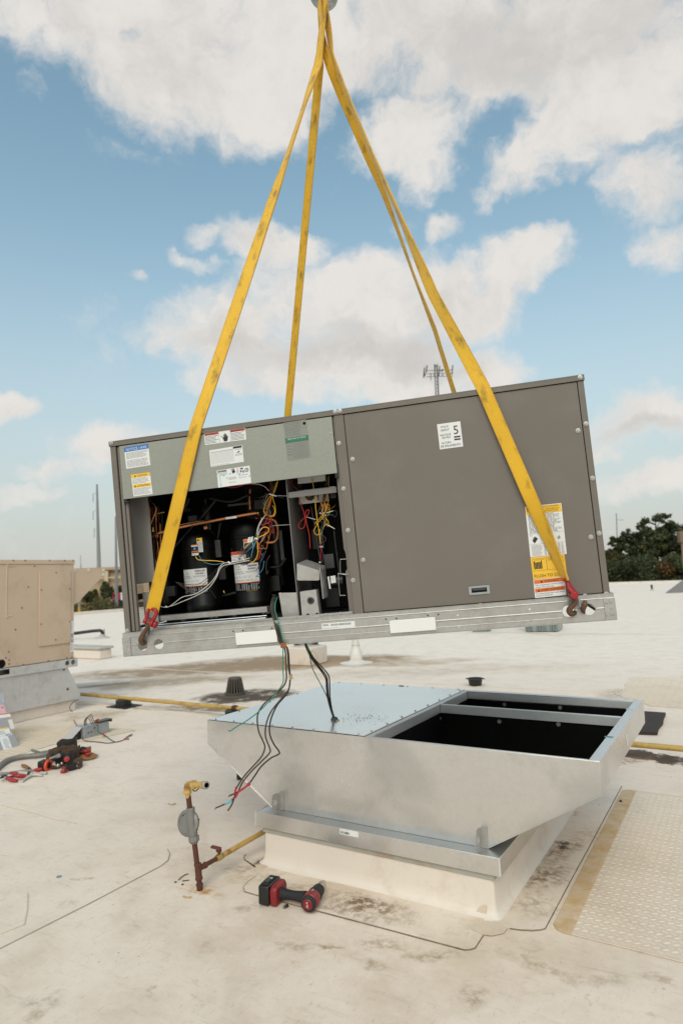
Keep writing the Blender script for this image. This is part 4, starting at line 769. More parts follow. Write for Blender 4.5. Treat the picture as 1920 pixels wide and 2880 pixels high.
wire('return_bend', up('c1',[(930,690),(1010,690),(1060,705),(1078,750),(1078,800),(1060,835),(1010,843),(960,838)],.30), .0085, 'copper', n=10)
wire('return_bend', up('c1',[(905,500),(900,560),(905,640)],.36), .0085, 'copper', n=10)
wire('service_port', up('c1',[(312,662),(340,655),(365,650)],.17), .0025, 'brass', n=8)
mb = MB(); P = u('c1',293,775,.165); mb.lathe([(0,.022),(.005,.022),(.005,.008),(.007,.008),(.007,0)],P,(0,0,1),'brass',10); mb.build('service_valve', un)
for (x,y) in ((345,778),(625,748),(318,800)): P = u('c1',x,y,.168); mb = MB(); mb.lathe([(.0105,-.008),(.0105,.008),(.009,.010)],P,(1,0,.1),'copper',12); mb.build('pipe_joint', un)
s = Sticker(u('c1',750,683,.158), u('c1',818,675,.158)-u('c1',750,683,.158), S3((0,0,-.010)), 'white_label', n=(0,-1,0)); s.lines(.1,.3,.8,.6,1); s.done('pipe_tag', un)
for i in range(5): wire('header_pipe', up('c1',[(268+i*19,590+i*8),(276+i*19,800),(284+i*18,1010),(300+i*16,1190-i*12)],.20+.03*i), .0055+.001*(i%3), ('copper','black_plastic','copper','pipe_rust','black_plastic')[i], n=8)
for (a_, b_) in (((400,900),(700,560)),((640,560),(900,540)),((680,1180),(720,700)),((960,560),(1120,560)),((690,1190),(1080,1180)),((980,1000),(1130,940)),((420,720),(520,560))): wire('refrigerant_hose', up('c1',[a_,((a_[0]+b_[0])/2+rnd.uniform(-40,40),(a_[1]+b_[1])/2+rnd.uniform(-40,40)),b_],.34), .008, 'black_plastic', n=8)
for i in range(22):
    cx_, cy_ = rnd.gauss(1010,22), rnd.uniform(470,960); wire('wire', up('c1',[(cx_,cy_),(cx_-rnd.uniform(5,30),cy_+rnd.uniform(30,70)),(cx_-rnd.uniform(20,60)*(cy_>700),cy_+rnd.uniform(80,130)),(cx_+rnd.uniform(-20,30)-40*(cy_>750),cy_+rnd.uniform(60,150))],.105+rnd.random()*.03), rnd.choice((.0012,.0015,.0018)), rnd.choice(('wire_black','wire_black','wire_black','wire_brown','wire_purple','wire_brown','wire_red','wire_yellow','wire_orange','white_wire','wire_blue')))
for i in range(14):
    cx_, cy_ = rnd.gauss(1375,26), rnd.uniform(500,760); wire('wire', up('c1',[(cx_,cy_),(cx_-rnd.uniform(5,25),cy_+rnd.uniform(20,50)),(cx_+rnd.uniform(-25,25),cy_+rnd.uniform(60,110)),(cx_+rnd.uniform(-30,20),cy_+rnd.uniform(90,150))],.11+rnd.random()*.02), rnd.choice((.0014,.0018)), rnd.choice(('wire_black','wire_purple','wire_yellow','wire_orange','wire_red','white_wire')))
for (x_, y0_, y1_, r_, d_) in ((690,760,1180,.035,.36),(985,820,1210,.045,.42),(1090,640,1120,.03,.40),(380,880,1230,.028,.34),(640,600,760,.03,.40)):
    a_, b_ = u('c1',x_,y1_,d_), u('c1',x_,y0_,d_); mb = MB(); h_ = b_[2]-a_[2]; mb.lathe([(0,0),(r_*.8,0),(r_,.02),(r_,h_-.03),(r_*.7,h_-.005),(.01,h_),(.01,h_+.03),(0,h_+.03)], a_, (0,0,1), 'black_plastic', 18); mb.build('accumulator', un, smooth=45)
for (x_, y_, w_, h_, d_, m_) in ((720,1040,.05,.06,.30,'black_plastic'),(700,880,.03,.09,.28,'dark_metal'),(980,600,.09,.05,.36,'black_plastic'),(470,640,.10,.02,.40,'dark_metal'),(1060,1100,.05,.08,.34,'black_plastic'),(400,1150,.05,.05,.20,'black_plastic'),(840,600,.14,.012,.38,'dark_metal'),(1100,860,.02,.16,.38,'dark_metal'),(540,690,.05,.03,.30,'black_plastic'),(1330,820,.06,.10,.26,'black_plastic'),(1400,960,.05,.07,.22,'dark_metal'),(1420,1190,.07,.09,.20,'black_plastic')):
    c_ = u('c1',x_,y_,d_); ub('bracket', c_[0]-w_/2, c_[0]+w_/2, d_, d_+.03, c_[2]-h_/2, c_[2]+h_/2, m_)
mb = MB()                                        # dark finned coil far inside
for i in range(26): mb.box(.50+i*.004,.5015+i*.004,.50,.56,.14,.93,'dark_metal' if i%2 else 'black')
mb.build('coil_fin', un)
# partition and gas section
mb = MB(); a, b = u('c1',1140,450,.05), u('c1',1215,1312,.05); mb.box(b[0]-.004,b[0],.05,.40,.112,.985,'coil_sheet'); mb.build('partition', un)
xp = b[0]; ub('burner_shield', xp+.001, 1.11, .34, .345, .112, .98, 'black')
mb = MB(); a, b = u('c1',1150,455,.06), u('c1',1445,480,.06); mb.box(xp+.002,b[0],.055,.16,b[2]-.012,b[2]-.008,'coil_sheet'); mb.box(xp+.002,b[0],.055,.058,b[2]-.035,b[2]-.012,'coil_sheet'); mb.build('shelf', un)
mb = MB(); a, b = u('c1',1205,515,.15), u('c1',1400,580,.15); mb.box(a[0],b[0],.15,.154,b[2],a[2],'pvc_white'); mb.build('control_board', un)
mb = MB(); P = u('c1',1280,548,.13); mb.lathe([(0,.02),(.016,.02),(.022,.014),(.024,.0)],P,(0,-1,.1),'black_plastic',20); mb.build('inducer_motor', un)
for (x0,y0,x1,y1,m_) in ((1400,490,1440,520,'steel'),(1345,500,1362,520,'brass'),(1405,525,1445,560,'black_plastic'),(1200,430,1380,452,'galvanised_weathered')): 
    a, b = u('c1',x0,y0,.10), u('c1',x1,y1,.10); ub('relay', a[0], b[0], .10, .13, b[2], a[2], m_, None, .001)
def plate(name, pts, dep, th, m, par=None): mb = MB(); mb.prism([u('c1',x,y,d[0] if d else dep) for (x,y,*d) in pts], (0,th,0), m); return mb.build(name, par or un, bevel=.001)
plate('burner_plate', [(1197,975),(1340,1020),(1340,1076),(1330,1082),(1205,1082),(1198,1076)], .045, .003, 'galvanised_rail')
plate('burner_flap', [(1197,975,.045),(1258,950,.12),(1374,988,.12),(1366,1012,.10),(1340,1020,.045)], .06, .003, 'galvanised_rail')
ub('burner_side', u('c1',1342,1020,.046)[0], u('c1',1346,1020,.046)[0], .046, .16, u('c1',1340,1200,.046)[2], u('c1',1340,1000,.046)[2], 'galvanised_weathered')
sw = plate('switch_box', [(1216,1153),(1318,1140),(1342,1312),(1230,1318)], .02, .05, 'galvanised_rail')
P = u('c1',1285,1208,.0195); mb = MB(); mb.lathe([(.010,.0005),(.0175,.0005),(.0175,.003),(.0145,.004),(.0105,.004)],P,(0,-1,0),'dark_metal',8); mb.lathe([(0,.006),(.009,.006),(.010,.0)],P,(0,-1,0),'black_plastic',16); mb.bar(P+S3((0,-.008,0)),P+S3((-.008,-.008,.014)),.006,.004,'black_plastic'); mb.build('switch_knob', sw)
for (x,y) in ((1267,1301),(1325,1297)): P = u('c1',x,y,.0195); mb = MB(); mb.lathe([(0,.001),(.0085,.001),(.0086,0)],P,(0,-1,0),'black',14); mb.build('knockout', sw)
plate('switch_tab', [(1238,1310),(1340,1302),(1342,1328),(1240,1340)], .004, .003, 'galvanised_rail', sw)
wire('bail_wire', up('c1',[(1252,1140),(1252,1125),(1258,1108),(1280,1102),(1300,1105),(1318,1118),(1320,1140)],.03), .001, 'black', sw)
plate('duct_corner', [(1083,1160),(1200,1158),(1213,1305),(1110,1322)], .06, .003, 'galvanised_rail')
plate('duct_corner_side', [(1083,1160,.06),(1098,1158,.061),(1122,1320,.061),(1110,1322,.06)], .058, .001, 'zinc_bright')
for pts in ([(1518,938),(1512,945),(1480,948),(1470,955),(1473,1030),(1482,1040),(1525,1042),(1532,1048)], [(1512,1046),(1465,1040),(1458,1046),(1468,1168),(1475,1175),(1505,1175)]): wire('wire_bail', up('c1',pts,.01), .0016, 'steel')
mb = MB(); P = u('c1',1440,1085,.14); mb.lathe([(0,0),(.02,0),(.026,.004),(.026,.06),(.018,.064),(0,.064)],(P[0]-.02,P[1],P[2]),(1,0,0),'black_plastic',18); gv = mb.build('gas_valve', un)
a = u('c1',1408,1055,.105); s = Sticker(a,(.024,0,.002),(.001,0,-.034),n=(0,-1,0)); s.lines(.3,.2,.5,.6,2); s.done('valve_label', gv)
a = u('c1',1390,1058,.11); s = Sticker(a,(.008,0,.001),(.003,0,-.058),n=(0,-1,0)); s.done('valve_tag', gv)
wire('conduit_tube', up('c1',[(1285,600),(1310,740),(1345,960)],.20), .0045, 'dark_metal'); wire('conduit_tube', up('c1',[(1430,760),(1455,960),(1470,1060)],.22), .004, 'dark_metal')
# wiring
H = 'c8'
def wz(m, pts, dep=.12, r=.0021, c='c8'): return wire('wire', up(c, pts, dep), r*.72, m, None, 6, 6)
wz('wire_yellow',[(470,235),(420,390),(350,460),(300,560),(290,640),(330,695),(400,705),(435,660),(430,560),(405,480),(410,420)],.12,.0026); wz('wire_yellow',[(460,250),(410,400),(370,500),(335,600),(320,660),(360,690),(410,690),(425,620),(400,560)],.12,.0024); wz('wire_orange',[(440,260),(400,380),(350,520),(340,620),(310,670),(380,690)],.13,.0024); wz('wire_orange',[(430,380),(380,450),(360,560),(345,660)],.125)
wz('wire_red',[(370,250),(365,330),(375,400),(380,520),(330,660),(260,760),(270,810),(300,800),(340,730)],.12,.0022); wz('wire_red',[(300,690),(250,770),(260,820),(330,790),(375,740),(385,710)],.115,.0026); wz('wire_red',[(385,715),(380,820),(340,880),(260,920),(200,960)],.115,.0024); wz('wire_red',[(320,760),(310,790),(350,790),(372,740)],.11,.003); wz('wire_black',[(395,260),(400,330),(385,420),(360,520),(300,700),(240,800)],.125)
wz('white_wire',[(130,275),(220,285),(300,320),(352,375)],.11,.0022); wz('wire_red',[(-40,300),(60,285),(180,285),(290,310),(355,370)],.115,.0026); wz('wire_red',[(-250,300),(-150,330),(-60,320),(30,292)],.10,.0024); wz('wire_green',[(385,250),(390,300),(385,360)],.12)
wz('white_wire',[(300,690),(240,790),(215,860),(205,940)],.105,.0026); wz('white_wire',[(270,720),(225,800),(200,870),(190,950)],.108,.0022)
wz('wire_yellow',[(190,990),(230,900),(280,845),(335,850),(350,890),(310,930),(190,990),(100,1050),(40,1120),(30,1200),(60,1270),(120,1290)],.10,.0034); wz('wire_yellow',[(190,990),(205,1060),(210,1150),(195,1230),(150,1290),(90,1300)],.10,.0034)
wz('wire_blue',[(245,860),(215,950),(180,1040),(140,1140),(120,1240)],.10,.0034); wz('wire_blue',[(190,1000),(110,1060),(40,1120),(-10,1180)],.102,.003); wz('wire_red',[(190,1000),(230,1090),(240,1180),(215,1250),(180,1270)],.10,.003); wz('wire_blue',[(235,870),(205,960),(150,1080),(60,1160),(-20,1230)],.104,.003)
for q in range(9): wz('wire_black',[(-40+rnd.uniform(-30,30),1190+rnd.uniform(-40,40)),(20+rnd.uniform(-20,20),1130+rnd.uniform(-50,60)),(60+rnd.uniform(-30,30),1230+rnd.uniform(-40,40)),(110,1290+rnd.uniform(-30,20)),(20+rnd.uniform(-40,40),1290+rnd.uniform(-20,60)),(-40,1240+rnd.uniform(-20,40))],.095,.0015)
for dz in (0, 14): wz('white_wire',[(900,940+dz),(800,965+dz*.7),(740,972+dz),(710,1000+dz),(690,1050+dz),(640,1110+dz*1.5),(560,1165+dz),(480,1185+dz*2),(430,1220+dz),(395,1245),(360,1250),(325,1240)],.085,.0028,'c1')
for q in range(4): wz('wire_black',[(775,965+q*4),(740,985+q*8),(690,1010+q*14),(640,1060+q*18),(560,1110+q*20),(430,1090)],.10,.002,'c1')
wz('wire_yellow',[(560,930),(575,950),(620,955),(690,958),(740,966)],.10,.0030,'c1'); wz('wire_blue',[(582,925),(600,955),(640,975),(690,980),(740,968)],.105,.0026,'c1'); wz('wire_black',[(640,1120),(660,1150),(690,1195)],.11,.0014,'c1'); wz('wire_yellow',[(735,1145),(742,1160)],.10,.0026,'c1')
def tie(c, a, b, dep, r=.0035): wire('cable_tie', up(c,[a,((a[0]+b[0])/2,(a[1]+b[1])/2),b],dep), r, 'white_plastic')
tie('c8',(355,410),(450,440),.10); tie('c8',(440,432),(605,437),.13,.0012); tie('c8',(380,825),(640,808),.16,.0012); tie('c8',(165,985),(210,1000),.09); tie('c1',(765,962),(780,978),.08); tie('c8',(835,710),(960,745),.14,.0018); tie('c8',(1010,660),(1095,690),.11); tie('c8',(1090,800),(1205,865),.12,.002); tie('c8',(1010,1095),(1048,1098),.11); tie('c8',(1000,1298),(1025,1300),.11,.003); tie('c1',(370,1245),(385,1250),.08)
a = u('c8',85,975,.09); s = Sticker(a, u('c8',150,965,.09)-a, u('c8',70,1040,.09)-a, n=(0,-1,0)); s.barcode(.3,.1,.9,.3,14); s.lines(.2,.4,.8,.8,3,'ink_soft'); s.done('harness_tag', un)
wz('wire_red',[(650,225),(640,270),(665,310),(715,350),(725,420),(770,560),(800,640),(820,710),(830,640),(860,615),(872,640),(850,690),(820,715),(760,770),(735,830),(760,862),(800,850),(822,790),(825,720),(850,840),(875,950),(885,1120)],.12,.0030)
wz('wire_yellow',[(905,205),(930,330),(950,480),(960,620),(985,800),(1005,930),(1020,1060)],.09,.0026); wz('wire_yellow',[(1125,170),(1125,300),(1115,420),(1120,520),(1080,640),(1000,740),(950,790),(990,800)],.10,.002); wz('wire_yellow',[(1110,330),(1095,450),(1060,560),(1040,640),(1070,660),(1095,600),(1070,545),(1035,570)],.10,.002); wz('wire_orange',[(820,480),(880,430),(960,440),(1020,520),(1040,600)],.11,.002); wz('wire_yellow',[(850,470),(930,415),(1000,450),(1040,560)],.11,.0016); wz('wire_purple',[(1090,350),(1060,500),(1030,650),(1080,680),(1090,620),(1050,590),(1030,650),(1010,740),(1040,790)],.105,.002); wz('wire_yellow',[(1015,870),(990,940),(950,930),(935,880),(965,830),(990,780),(1040,730),(1060,690)],.10,.0022); wz('wire_orange',[(1090,540),(1130,550),(1135,600),(1100,620),(1085,570),(1110,540)],.10,.002)
wz('wire_green',[(1075,700),(1065,800),(1040,900),(1020,1000)],.105,.002); wz('wire_red',[(1020,1060),(1025,1150),(1015,1290)],.10,.0022); wz('wire_purple',[(1030,1100),(1050,1190),(1040,1310)],.10,.002); wz('wire_purple',[(1150,640),(1215,630),(1230,670),(1205,712),(1180,680)],.11,.0014); wz('white_wire',[(1100,655),(1150,640),(1185,630)],.10,.003); wz('wire_green',[(1100,665),(1150,685),(1185,680)],.10,.0014); wz('wire_black',[(1085,170),(1090,240),(1080,330),(1075,450),(1060,560)],.10,.003); wz('wire_black',[(1100,170),(1110,250),(1095,300)],.10,.004); wz('wire_blue',[(970,350),(1000,430),(1005,480)],.11,.002); wz('wire_black',[(950,350),(985,420),(990,500)],.11,.003); wz('wire_yellow',[(1210,560),(1150,610)],.13,.0012)

# ================================================================== RIGGING
FW = CR[:,1]
def fwd(P): return float((S3(P)-CAM)@FW)
def flat(pts, fr, w):                            # half width vectors that show the share fr of the width to the camera
    out = []; k = len(pts)
    for i in range(k):
        t = unit(pts[min(i+1,k-1)]-pts[max(i-1,0)]); v = unit(pts[i]-CAM); s_ = unit(np.cross(t, v)); n_ = unit(np.cross(s_, t)); f = max(-1, min(1, fr[i]))
        out.append((f*s_ + math.sqrt(1-f*f)*n_)*w/2)
    return out
def sling(label, knots, w=.058, th=.006):        # knots: (point, visible share)
    P, F = [], []
    for (a, fa), (b, fb) in zip(knots, knots[1:]):
        L = np.linalg.norm(S3(b)-S3(a)); n = max(2, int(L/.05))
        for i in range(n): t = i/n; P.append(S3(a)*(1-t)+S3(b)*t); F.append(fa+(fb-fa)*(t*t*(3-2*t)))
    P.append(S3(knots[-1][0])); F.append(knots[-1][1])
    mb = MB(); mb.strip(P, flat(P, F, w), th, 'webbing')
    return tag(mb.build('lifting_sling', smooth=60), label, 'sling', 'yellow lifting slings'), P, F
def ap(c, x, y, t=3.98): return DP(*px(c,x,y), t)
def lerp(a, b, t): return S3(a)*(1-t)+S3(b)*t
bl = W2(u('d3',702,262,-.036)); te = W2(u('c1',563,112,-.015)); A1 = ap('d1',690,1080); A1b = ap('d1',735,720,3.985); A1c = ap('d1',790,-60,3.99)
fl_s, _, _ = sling('yellow webbing sling running down in front of the open compartment to the shackle', [(bl,1.),(lerp(bl,te,.5),1.),(te,.9),(lerp(te,A1,.32),.95),(lerp(te,A1,.55),.72),(lerp(te,A1,.74),.30),(lerp(te,A1,.84),.26),(lerp(te,A1,.94),.5),(A1,.75),(A1b,.5),(ap('d1',775,300,3.985),.5),(A1c,.75)], .062, .008)
br = W2(u('d2',795,1372,-.036)); tr = W2(u('c2',855,112,-.015)); A2 = ap('d1',930,940,3.99); A2b = ap('d1',870,520,3.99)
fr_s, _, _ = sling('yellow webbing sling running down across the closed grey panel and its labels', [(br,.25),(lerp(br,tr,.10),.55),(lerp(br,tr,.30),.85),(lerp(br,tr,.45),1.),(tr,1.),(DP(1217,826,fwd(lerp(tr,A2,.29))),.8),(DP(1113,582,fwd(lerp(tr,A2,.55))),.28),(DP(1040,420,fwd(lerp(tr,A2,.72))),.28),(DP(969,249,fwd(lerp(tr,A2,.9))),.3),(A2,.3),(A2b,.55),(ap('d1',815,100,3.99),.4),(ap('d1',810,-60,3.99),.4)], .060, .008)
def via(a, b, p, t): return DP(p[0], p[1], fwd(lerp(a, b, t)))
def rear(px_, A, knots, label, x_, y_, w=.058, mids=()):
    e = U(px_, UW+.012); e = S3((e[0], UW+.014, UH+.004)); b = S3((e[0]+x_, UW+.022, .05)); E_, B_ = W2(e), W2(b)
    return sling(label, [(B_,.9),(lerp(B_,E_,.9),.9),(E_,knots[0])] + [(via(E_,A[0],k_[2],k_[0]) if len(k_) > 2 else lerp(E_,A[0],k_[0]), k_[1]) for k_ in knots[1:]] + [(a, f) for a, f in zip(A, y_)], w, .006)
rear((784,1178), [ap('d1',715,1120,4.02), ap('d1',705,800,4.02), ap('d1',745,380,4.02), ap('d1',690,-60,4.02)], [.85,(.3,.85),(.6,.85),(.85,.9)], 'yellow webbing sling leaving from behind the open half of the unit top', -.5, [.9,.5,.35,.4], .054)
rear((1303,1112), [ap('d1',905,1150,4.0), ap('d1',790,800,4.0), ap('d1',745,560,4.0), ap('d1',700,-60,4.0)], [.5,(.17,.42,(1223,930)),(.34,.22,(1162,771)),(.45,.3,(1123,660)),(.57,.55,(1082,551)),(.74,.9,(1018,400)),(.88,.9,(958,263))], 'yellow webbing sling leaving from behind the closed half of the unit top', .5, [.95,.85,.5,.4], .056)
s_tag = Sticker(ap('d1',820,780,3.97), ap('d1',880,860,3.97)-ap('d1',820,780,3.97), ap('d1',950,1100,3.965)-ap('d1',820,780,3.97)*1., 'label_silver', n=-FW) if False else None
# crane hook
hk = thing('crane_hook', 'steel crane hook at the top that the yellow slings hang from', 'hook', ap('d1',790,-500,4.0))
mb = MB(); hp = crom([ap('d1',740,-2200,4.03), ap('d1',720,-1200,4.03), ap('d1',650,-600,4.03), ap('d1',620,-240,4.03), ap('d1',680,-30,4.03), ap('d1',800,60,4.03), ap('d1',905,20,4.03), ap('d1',960,-160,4.03), ap('d1',940,-360,4.03)], 8)
mb.tube(hp, [.030+.010*math.sin(math.pi*min(1,i/len(hp)*1.1)) if i < len(hp)*.85 else .034-.016*(i/len(hp)-.85)/.15 for i in range(len(hp))], 'steel', 14); mb.build('hook_body', hk, True, smooth=60)
mb = MB(); mb.lathe([(0,0),(.06,0),(.075,.02),(.075,.12),(.05,.15),(0,.15)], ap('d1',740,-2300,4.03), (0,0,1), 'dark_metal', 20); mb.build('swivel', hk, True)
# shackles and grab hooks
def wp(c, lst, dep): return [W2(p) for p in up(c, lst, dep)]
sh = thing('shackle', 'red bow shackle below the sling at the open end of the base rail', 'shackle', W2(u('d3',680,440,-.045)), group='red bow shackles')
mb = MB(); mb.tube(crom(wp('d3',[(578,440),(600,380),(612,310),(622,255),(660,225,-.036),(720,220,-.036),(765,240),(778,300),(755,360),(715,420),(695,480)],-.052), 5), .0095, 'shackle_red', 10); mb.build('bow', sh, True, smooth=70)
pa, pb = W2(u('d3',560,425,-.052)), W2(u('d3',775,512,-.058))
mb = MB(); mb.tube([pa, pb], .0085, 'shackle_red', 10); mb.lathe([(0,0),(.014,0),(.0175,.003),(.0175,.010),(.014,.013),(0,.013)], lerp(pa,pb,.86), pb-pa, 'shackle_red', 14); mb.lathe([(0,.004),(.005,.004),(.006,0)], lerp(pa,pb,.99), pb-pa, 'zinc_bright', 10); mb.lathe([(.0,0),(.016,0),(.017,.002),(.017,.012),(.0,.012)], lerp(pa,pb,.60), pb-pa, 'shackle_red', 14); mb.lathe([(.0,0),(.014,0),(.014,.012),(.0,.012)], lerp(pa,pb,.02), pb-pa, 'shackle_red', 12); mb.build('pin', sh, True)
def hook(label, path, c, radii, loc):
    h = thing('grab_hook', label, 'hook', loc, group='rusty grab hooks'); mb = MB(); P = crom(wp(c, path, -.04), 6); R_ = np.interp(np.linspace(0,1,len(P)), np.linspace(0,1,len(radii)), radii); mb.tube(P, list(R_), 'rusty_iron', 12); mb.build('hook_body', h, True, smooth=70); return h
h1 = hook('rusty grab hook with its tip in the rail hole below the open compartment', [(668,395,-.05),(645,450,-.05),(630,520,-.046),(600,590,-.042),(550,660,-.04),(512,740,-.036),(505,800,-.032),(545,845,-.022),(605,815,-.002)], 'd3', [.010,.013,.011,.010,.011,.013,.014,.012,.007], W2(u('d3',600,600,-.04)))
mb = MB(); mb.tube(wp('d3',[(655,540),(650,620),(640,690)],-.038), .004, 'dark_metal', 8); mb.build('latch', h1, True)
sh2 = thing('shackle', 'red bow shackle below the sling beside the orange warning label', 'shackle', W2(u('d2',880,1540,-.045)), group='red bow shackles')
mb = MB(); mb.tube(crom(wp('d2',[(770,1372,-.05),(795,1355,-.036),(812,1420,-.04),(838,1490,-.045),(885,1545,-.05),(905,1600,-.055)],-.045), 5), .0088, 'shackle_red', 10); mb.tube(crom(wp('d2',[(795,1352,-.03),(840,1440,-.02),(905,1530,-.02),(940,1590,-.02)],-.02), 5), .0085, 'shackle_red', 10); mb.build('bow', sh2, True, smooth=70)
pa, pb = W2(u('d2',902,1595,-.075)), W2(u('d2',925,1575,-.012)); mb = MB(); mb.lathe([(0,0),(.012,0),(.0155,.003),(.0155,.012),(.0095,.014),(.0095,.06),(.015,.062),(.015,.07),(0,.07)], pa, pb-pa, 'shackle_red', 16); mb.box(0,0,0,0,0,0,'shackle_red') if False else None; mb.build('pin', sh2, True)
h2 = hook('rusty grab hook with its tip in the rail hole under the red shackle', [(860,1500,-.03),(830,1560,-.03),(870,1610,-.034),(925,1650,-.04),(905,1720,-.042),(860,1770,-.04),(838,1820,-.034),(870,1860,-.026),(915,1850,-.012),(925,1820,.002)], 'd2', [.007,.009,.010,.012,.012,.012,.013,.013,.010,.006], W2(u('d2',880,1720,-.04)))
mb = MB(); mb.tube(crom(wp('d2',[(955,1640),(975,1660),(992,1720),(995,1760)],-.034),4), .0055, 'steel', 8); mb.build('latch', h2, True)
h3 = hook('short rusty hook tip lying in the outermost rail hole at the closed end', [(1072,1675,-.026),(1068,1720,-.03),(1045,1770,-.03),(1040,1810,-.024),(1055,1850,-.008)], 'd2', [.007,.012,.012,.010,.006], W2(u('d2',1050,1760,-.03)))
mb = MB(); mb.tube(wp('d2',[(1085,1715,-.006),(1225,1805,.03)],0), .006, 'dark_metal', 8); mb.build('hook_shank', h3, True)

# ================================================================== LOOSE CABLES
whip = thing('power_whip', 'bundle of loose black wires and one green wire hanging out of the unit', 'cables', W2(u('c1',1110,1490,-.03)))
t0 = fwd(W2(u('c1',1110,1490,-.03)))
topw = [W2(p) for p in up('c1',[(1060,1185,.08),(1048,1220,.05),(1045,1265,.03),(1060,1320,.0),(1075,1380,-.022),(1090,1440,-.022),(1102,1478,-.026)],0)]
def cable(par, name, top, pts, t, r, m, ds=0., off=(0,0)):
    lst = [S3(p)+CR[:,0]*off[0]+FW*off[1] for p in top]; k = len(pts)
    for i, (x, y) in enumerate(pts): lst.append(DP(*px('c5',x,y), (t[0]+(t[1]-t[0])*i/max(1,k-1)) if isinstance(t, tuple) else t) + FW*off[1])
    mb = MB(); P = crom(lst, 6); mb.tube(P, r, m, 8); return mb.build(name, par, True, smooth=180)
cable(whip,'wire',topw,[(776,-60),(774,60),(776,150),(740,210),(680,280),(620,340),(540,400),(480,435),(442,460),(432,454)],t0,.0026,'wire_green',off=(.012,-.006))
cable(whip,'wire',topw,[(785,-60),(795,80),(792,150),(760,200),(690,258),(640,310),(613,370),(620,460),(645,520),(660,565),(640,622),(590,680),(540,735),(500,790),(475,838),(468,880),(450,930),(428,963)],t0,.0036,'wire_brown',off=(-.008,0))
cable(whip,'wire',topw,[(798,-60),(808,60),(818,130),(808,205),(760,265),(700,340),(668,420),(663,500),(690,575),(688,605),(640,655),(570,725),(515,795),(488,855),(450,902),(400,930),(347,953)],t0,.0036,'wire_brown',off=(-.002,.006))
cable(whip,'wire',topw,[(804,-50),(814,60),(818,150),(800,225),(735,305),(695,400),(690,480),(715,545),(748,592),(745,612),(695,637),(635,690),(595,748),(556,800),(490,848),(433,875)],t0,.0036,'wire_black',off=(.004,.004))
def sleeve(pts, r, m, name='tape_wrap'): mb = MB(); mb.tube(crom([DP(*px('c5',x,y), t0) for x, y in pts], 5), r, m, 8); mb.build(name, whip, True, smooth=180)
sleeve([(480,815),(474,840),(470,860)],.0048,'tape_red'); sleeve([(560,795),(530,822),(495,845)],.0046,'tape_red'); sleeve([(494,845),(482,868),(472,885)],.0044,'tape_red'); sleeve([(452,900),(430,914),(410,925)],.0046,'tape_blue'); sleeve([(555,790),(562,806)],.007,'tape_red')
for (x,y) in ((347,953),(428,963),(433,875)): sleeve([(x+6,y-5),(x-2,y+3)],.0032,'copper','bare_end')
P = DP(*px('c5',776,-78), t0-.004); mb = MB(); mb.lathe([(.010,-.012),(.0135,-.008),(.0135,.008),(.010,.012)], P, (0,0,1), 'copper', 10); mb.bar(P+CR[:,0]*-.02, P+CR[:,0]*.022+S3((0,0,.008)), .006, .005, 'straw'); mb.build('wire_tie', whip, True)
P = DP(*px('c5',820,122), t0-.004); mb = MB(); mb.bar(P-S3((0,0,.012)), P+S3((.006,0,.012)), .012, .006, 'straw'); mb.bar(P+CR[:,0]*-.012, P+CR[:,0]*.016-S3((0,0,.006)), .004, .004, 'straw'); mb.build('wire_tie', whip, True)
feed = thing('feed_wires', 'black and green wires rising from the fitting on the galvanised plate into the unit', 'cables', (ce[0], ce[1], AH))
tu = fwd(W2(u('c5',916,-86,.30))); tb = fwd(ce)
for (pts, r, m, o_) in (([(1093,378),(1080,330),(1062,255),(1056,190),(1048,120),(1005,60),(955,-5),(916,-86),(905,-140)],.0036,'wire_black',0),([(1096,378),(1082,325),(1070,250),(1068,185),(1062,115),(1020,60),(962,-5),(922,-86),(910,-140)],.0036,'wire_black',.004),([(1090,378),(1076,335),(1056,260),(1048,195),(1042,130),(1000,66),(950,0),(912,-84),(902,-140)],.0036,'wire_brown',-.004),([(1088,375),(1072,310),(1052,250),(1015,175),(970,90),(952,45),(946,10),(930,-60),(915,-130)],.0024,'wire_green',.008)):
    cable(feed,'wire',[(ce[0]+o_,ce[1],AH+.008)],pts[1:],(tb,tu),r,m,off=(0,0))

# ================================================================== GAS DRIP LEG AND REGULATOR
gy = -.437
gas = thing('gas_riser', 'rusty gas pipe riser with a grey round regulator and yellow elbow', 'gas pipe', YP(*px('d8',495,1810), gy))
def gq(x, y, d=0.): return YP(*px('d8',x,y), gy+d)
def pipe(name, pts, r, m, par=gas, n=14): mb = MB(); mb.tube(pts, r, m, n); return mb.build(name, par, True, smooth=40)
pipe('pipe', [gq(414,1085), gq(455,1420)], .0125, 'pipe_rust'); pipe('pipe', [gq(482,1620), gq(492,1740)], .0125, 'pipe_rust')
mb = MB(); a = gq(462,1400); b = gq(486,1650); d = b-a; L = np.linalg.norm(d); mb.lathe([(.0,0),(.0165,0),(.0175,.003),(.0175,.010),(.0155,.012),(.0155,L-.012),(.0175,L-.010),(.0175,L-.002),(.0165,L),(0,L)], a, d, 'pipe_rust', 18); tee = mb.build('tee', gas, True)
mb = MB(); a = gq(491,1710); b = gq(497,1812); d = b-a; L = np.linalg.norm(d); mb.lathe([(0,0),(.0160,0),(.0165,.003),(.0165,.008),(.0145,.010),(.0140,L-.003),(.012,L),(0,L)], a, d, 'pipe_rust', 16); mb.build('pipe_cap', gas, True)
T0 = gq(485,1480); zt = T0[2]
mb = MB(); mb.lathe([(0,0),(.0130,0),(.0130,.035),(.0150,.037),(.0150,.045),(.0105,.047),(.0105,.115),(0,.115)], T0, (0,1,0), 'pipe_rust', 16); mb.build('branch', gas, True)
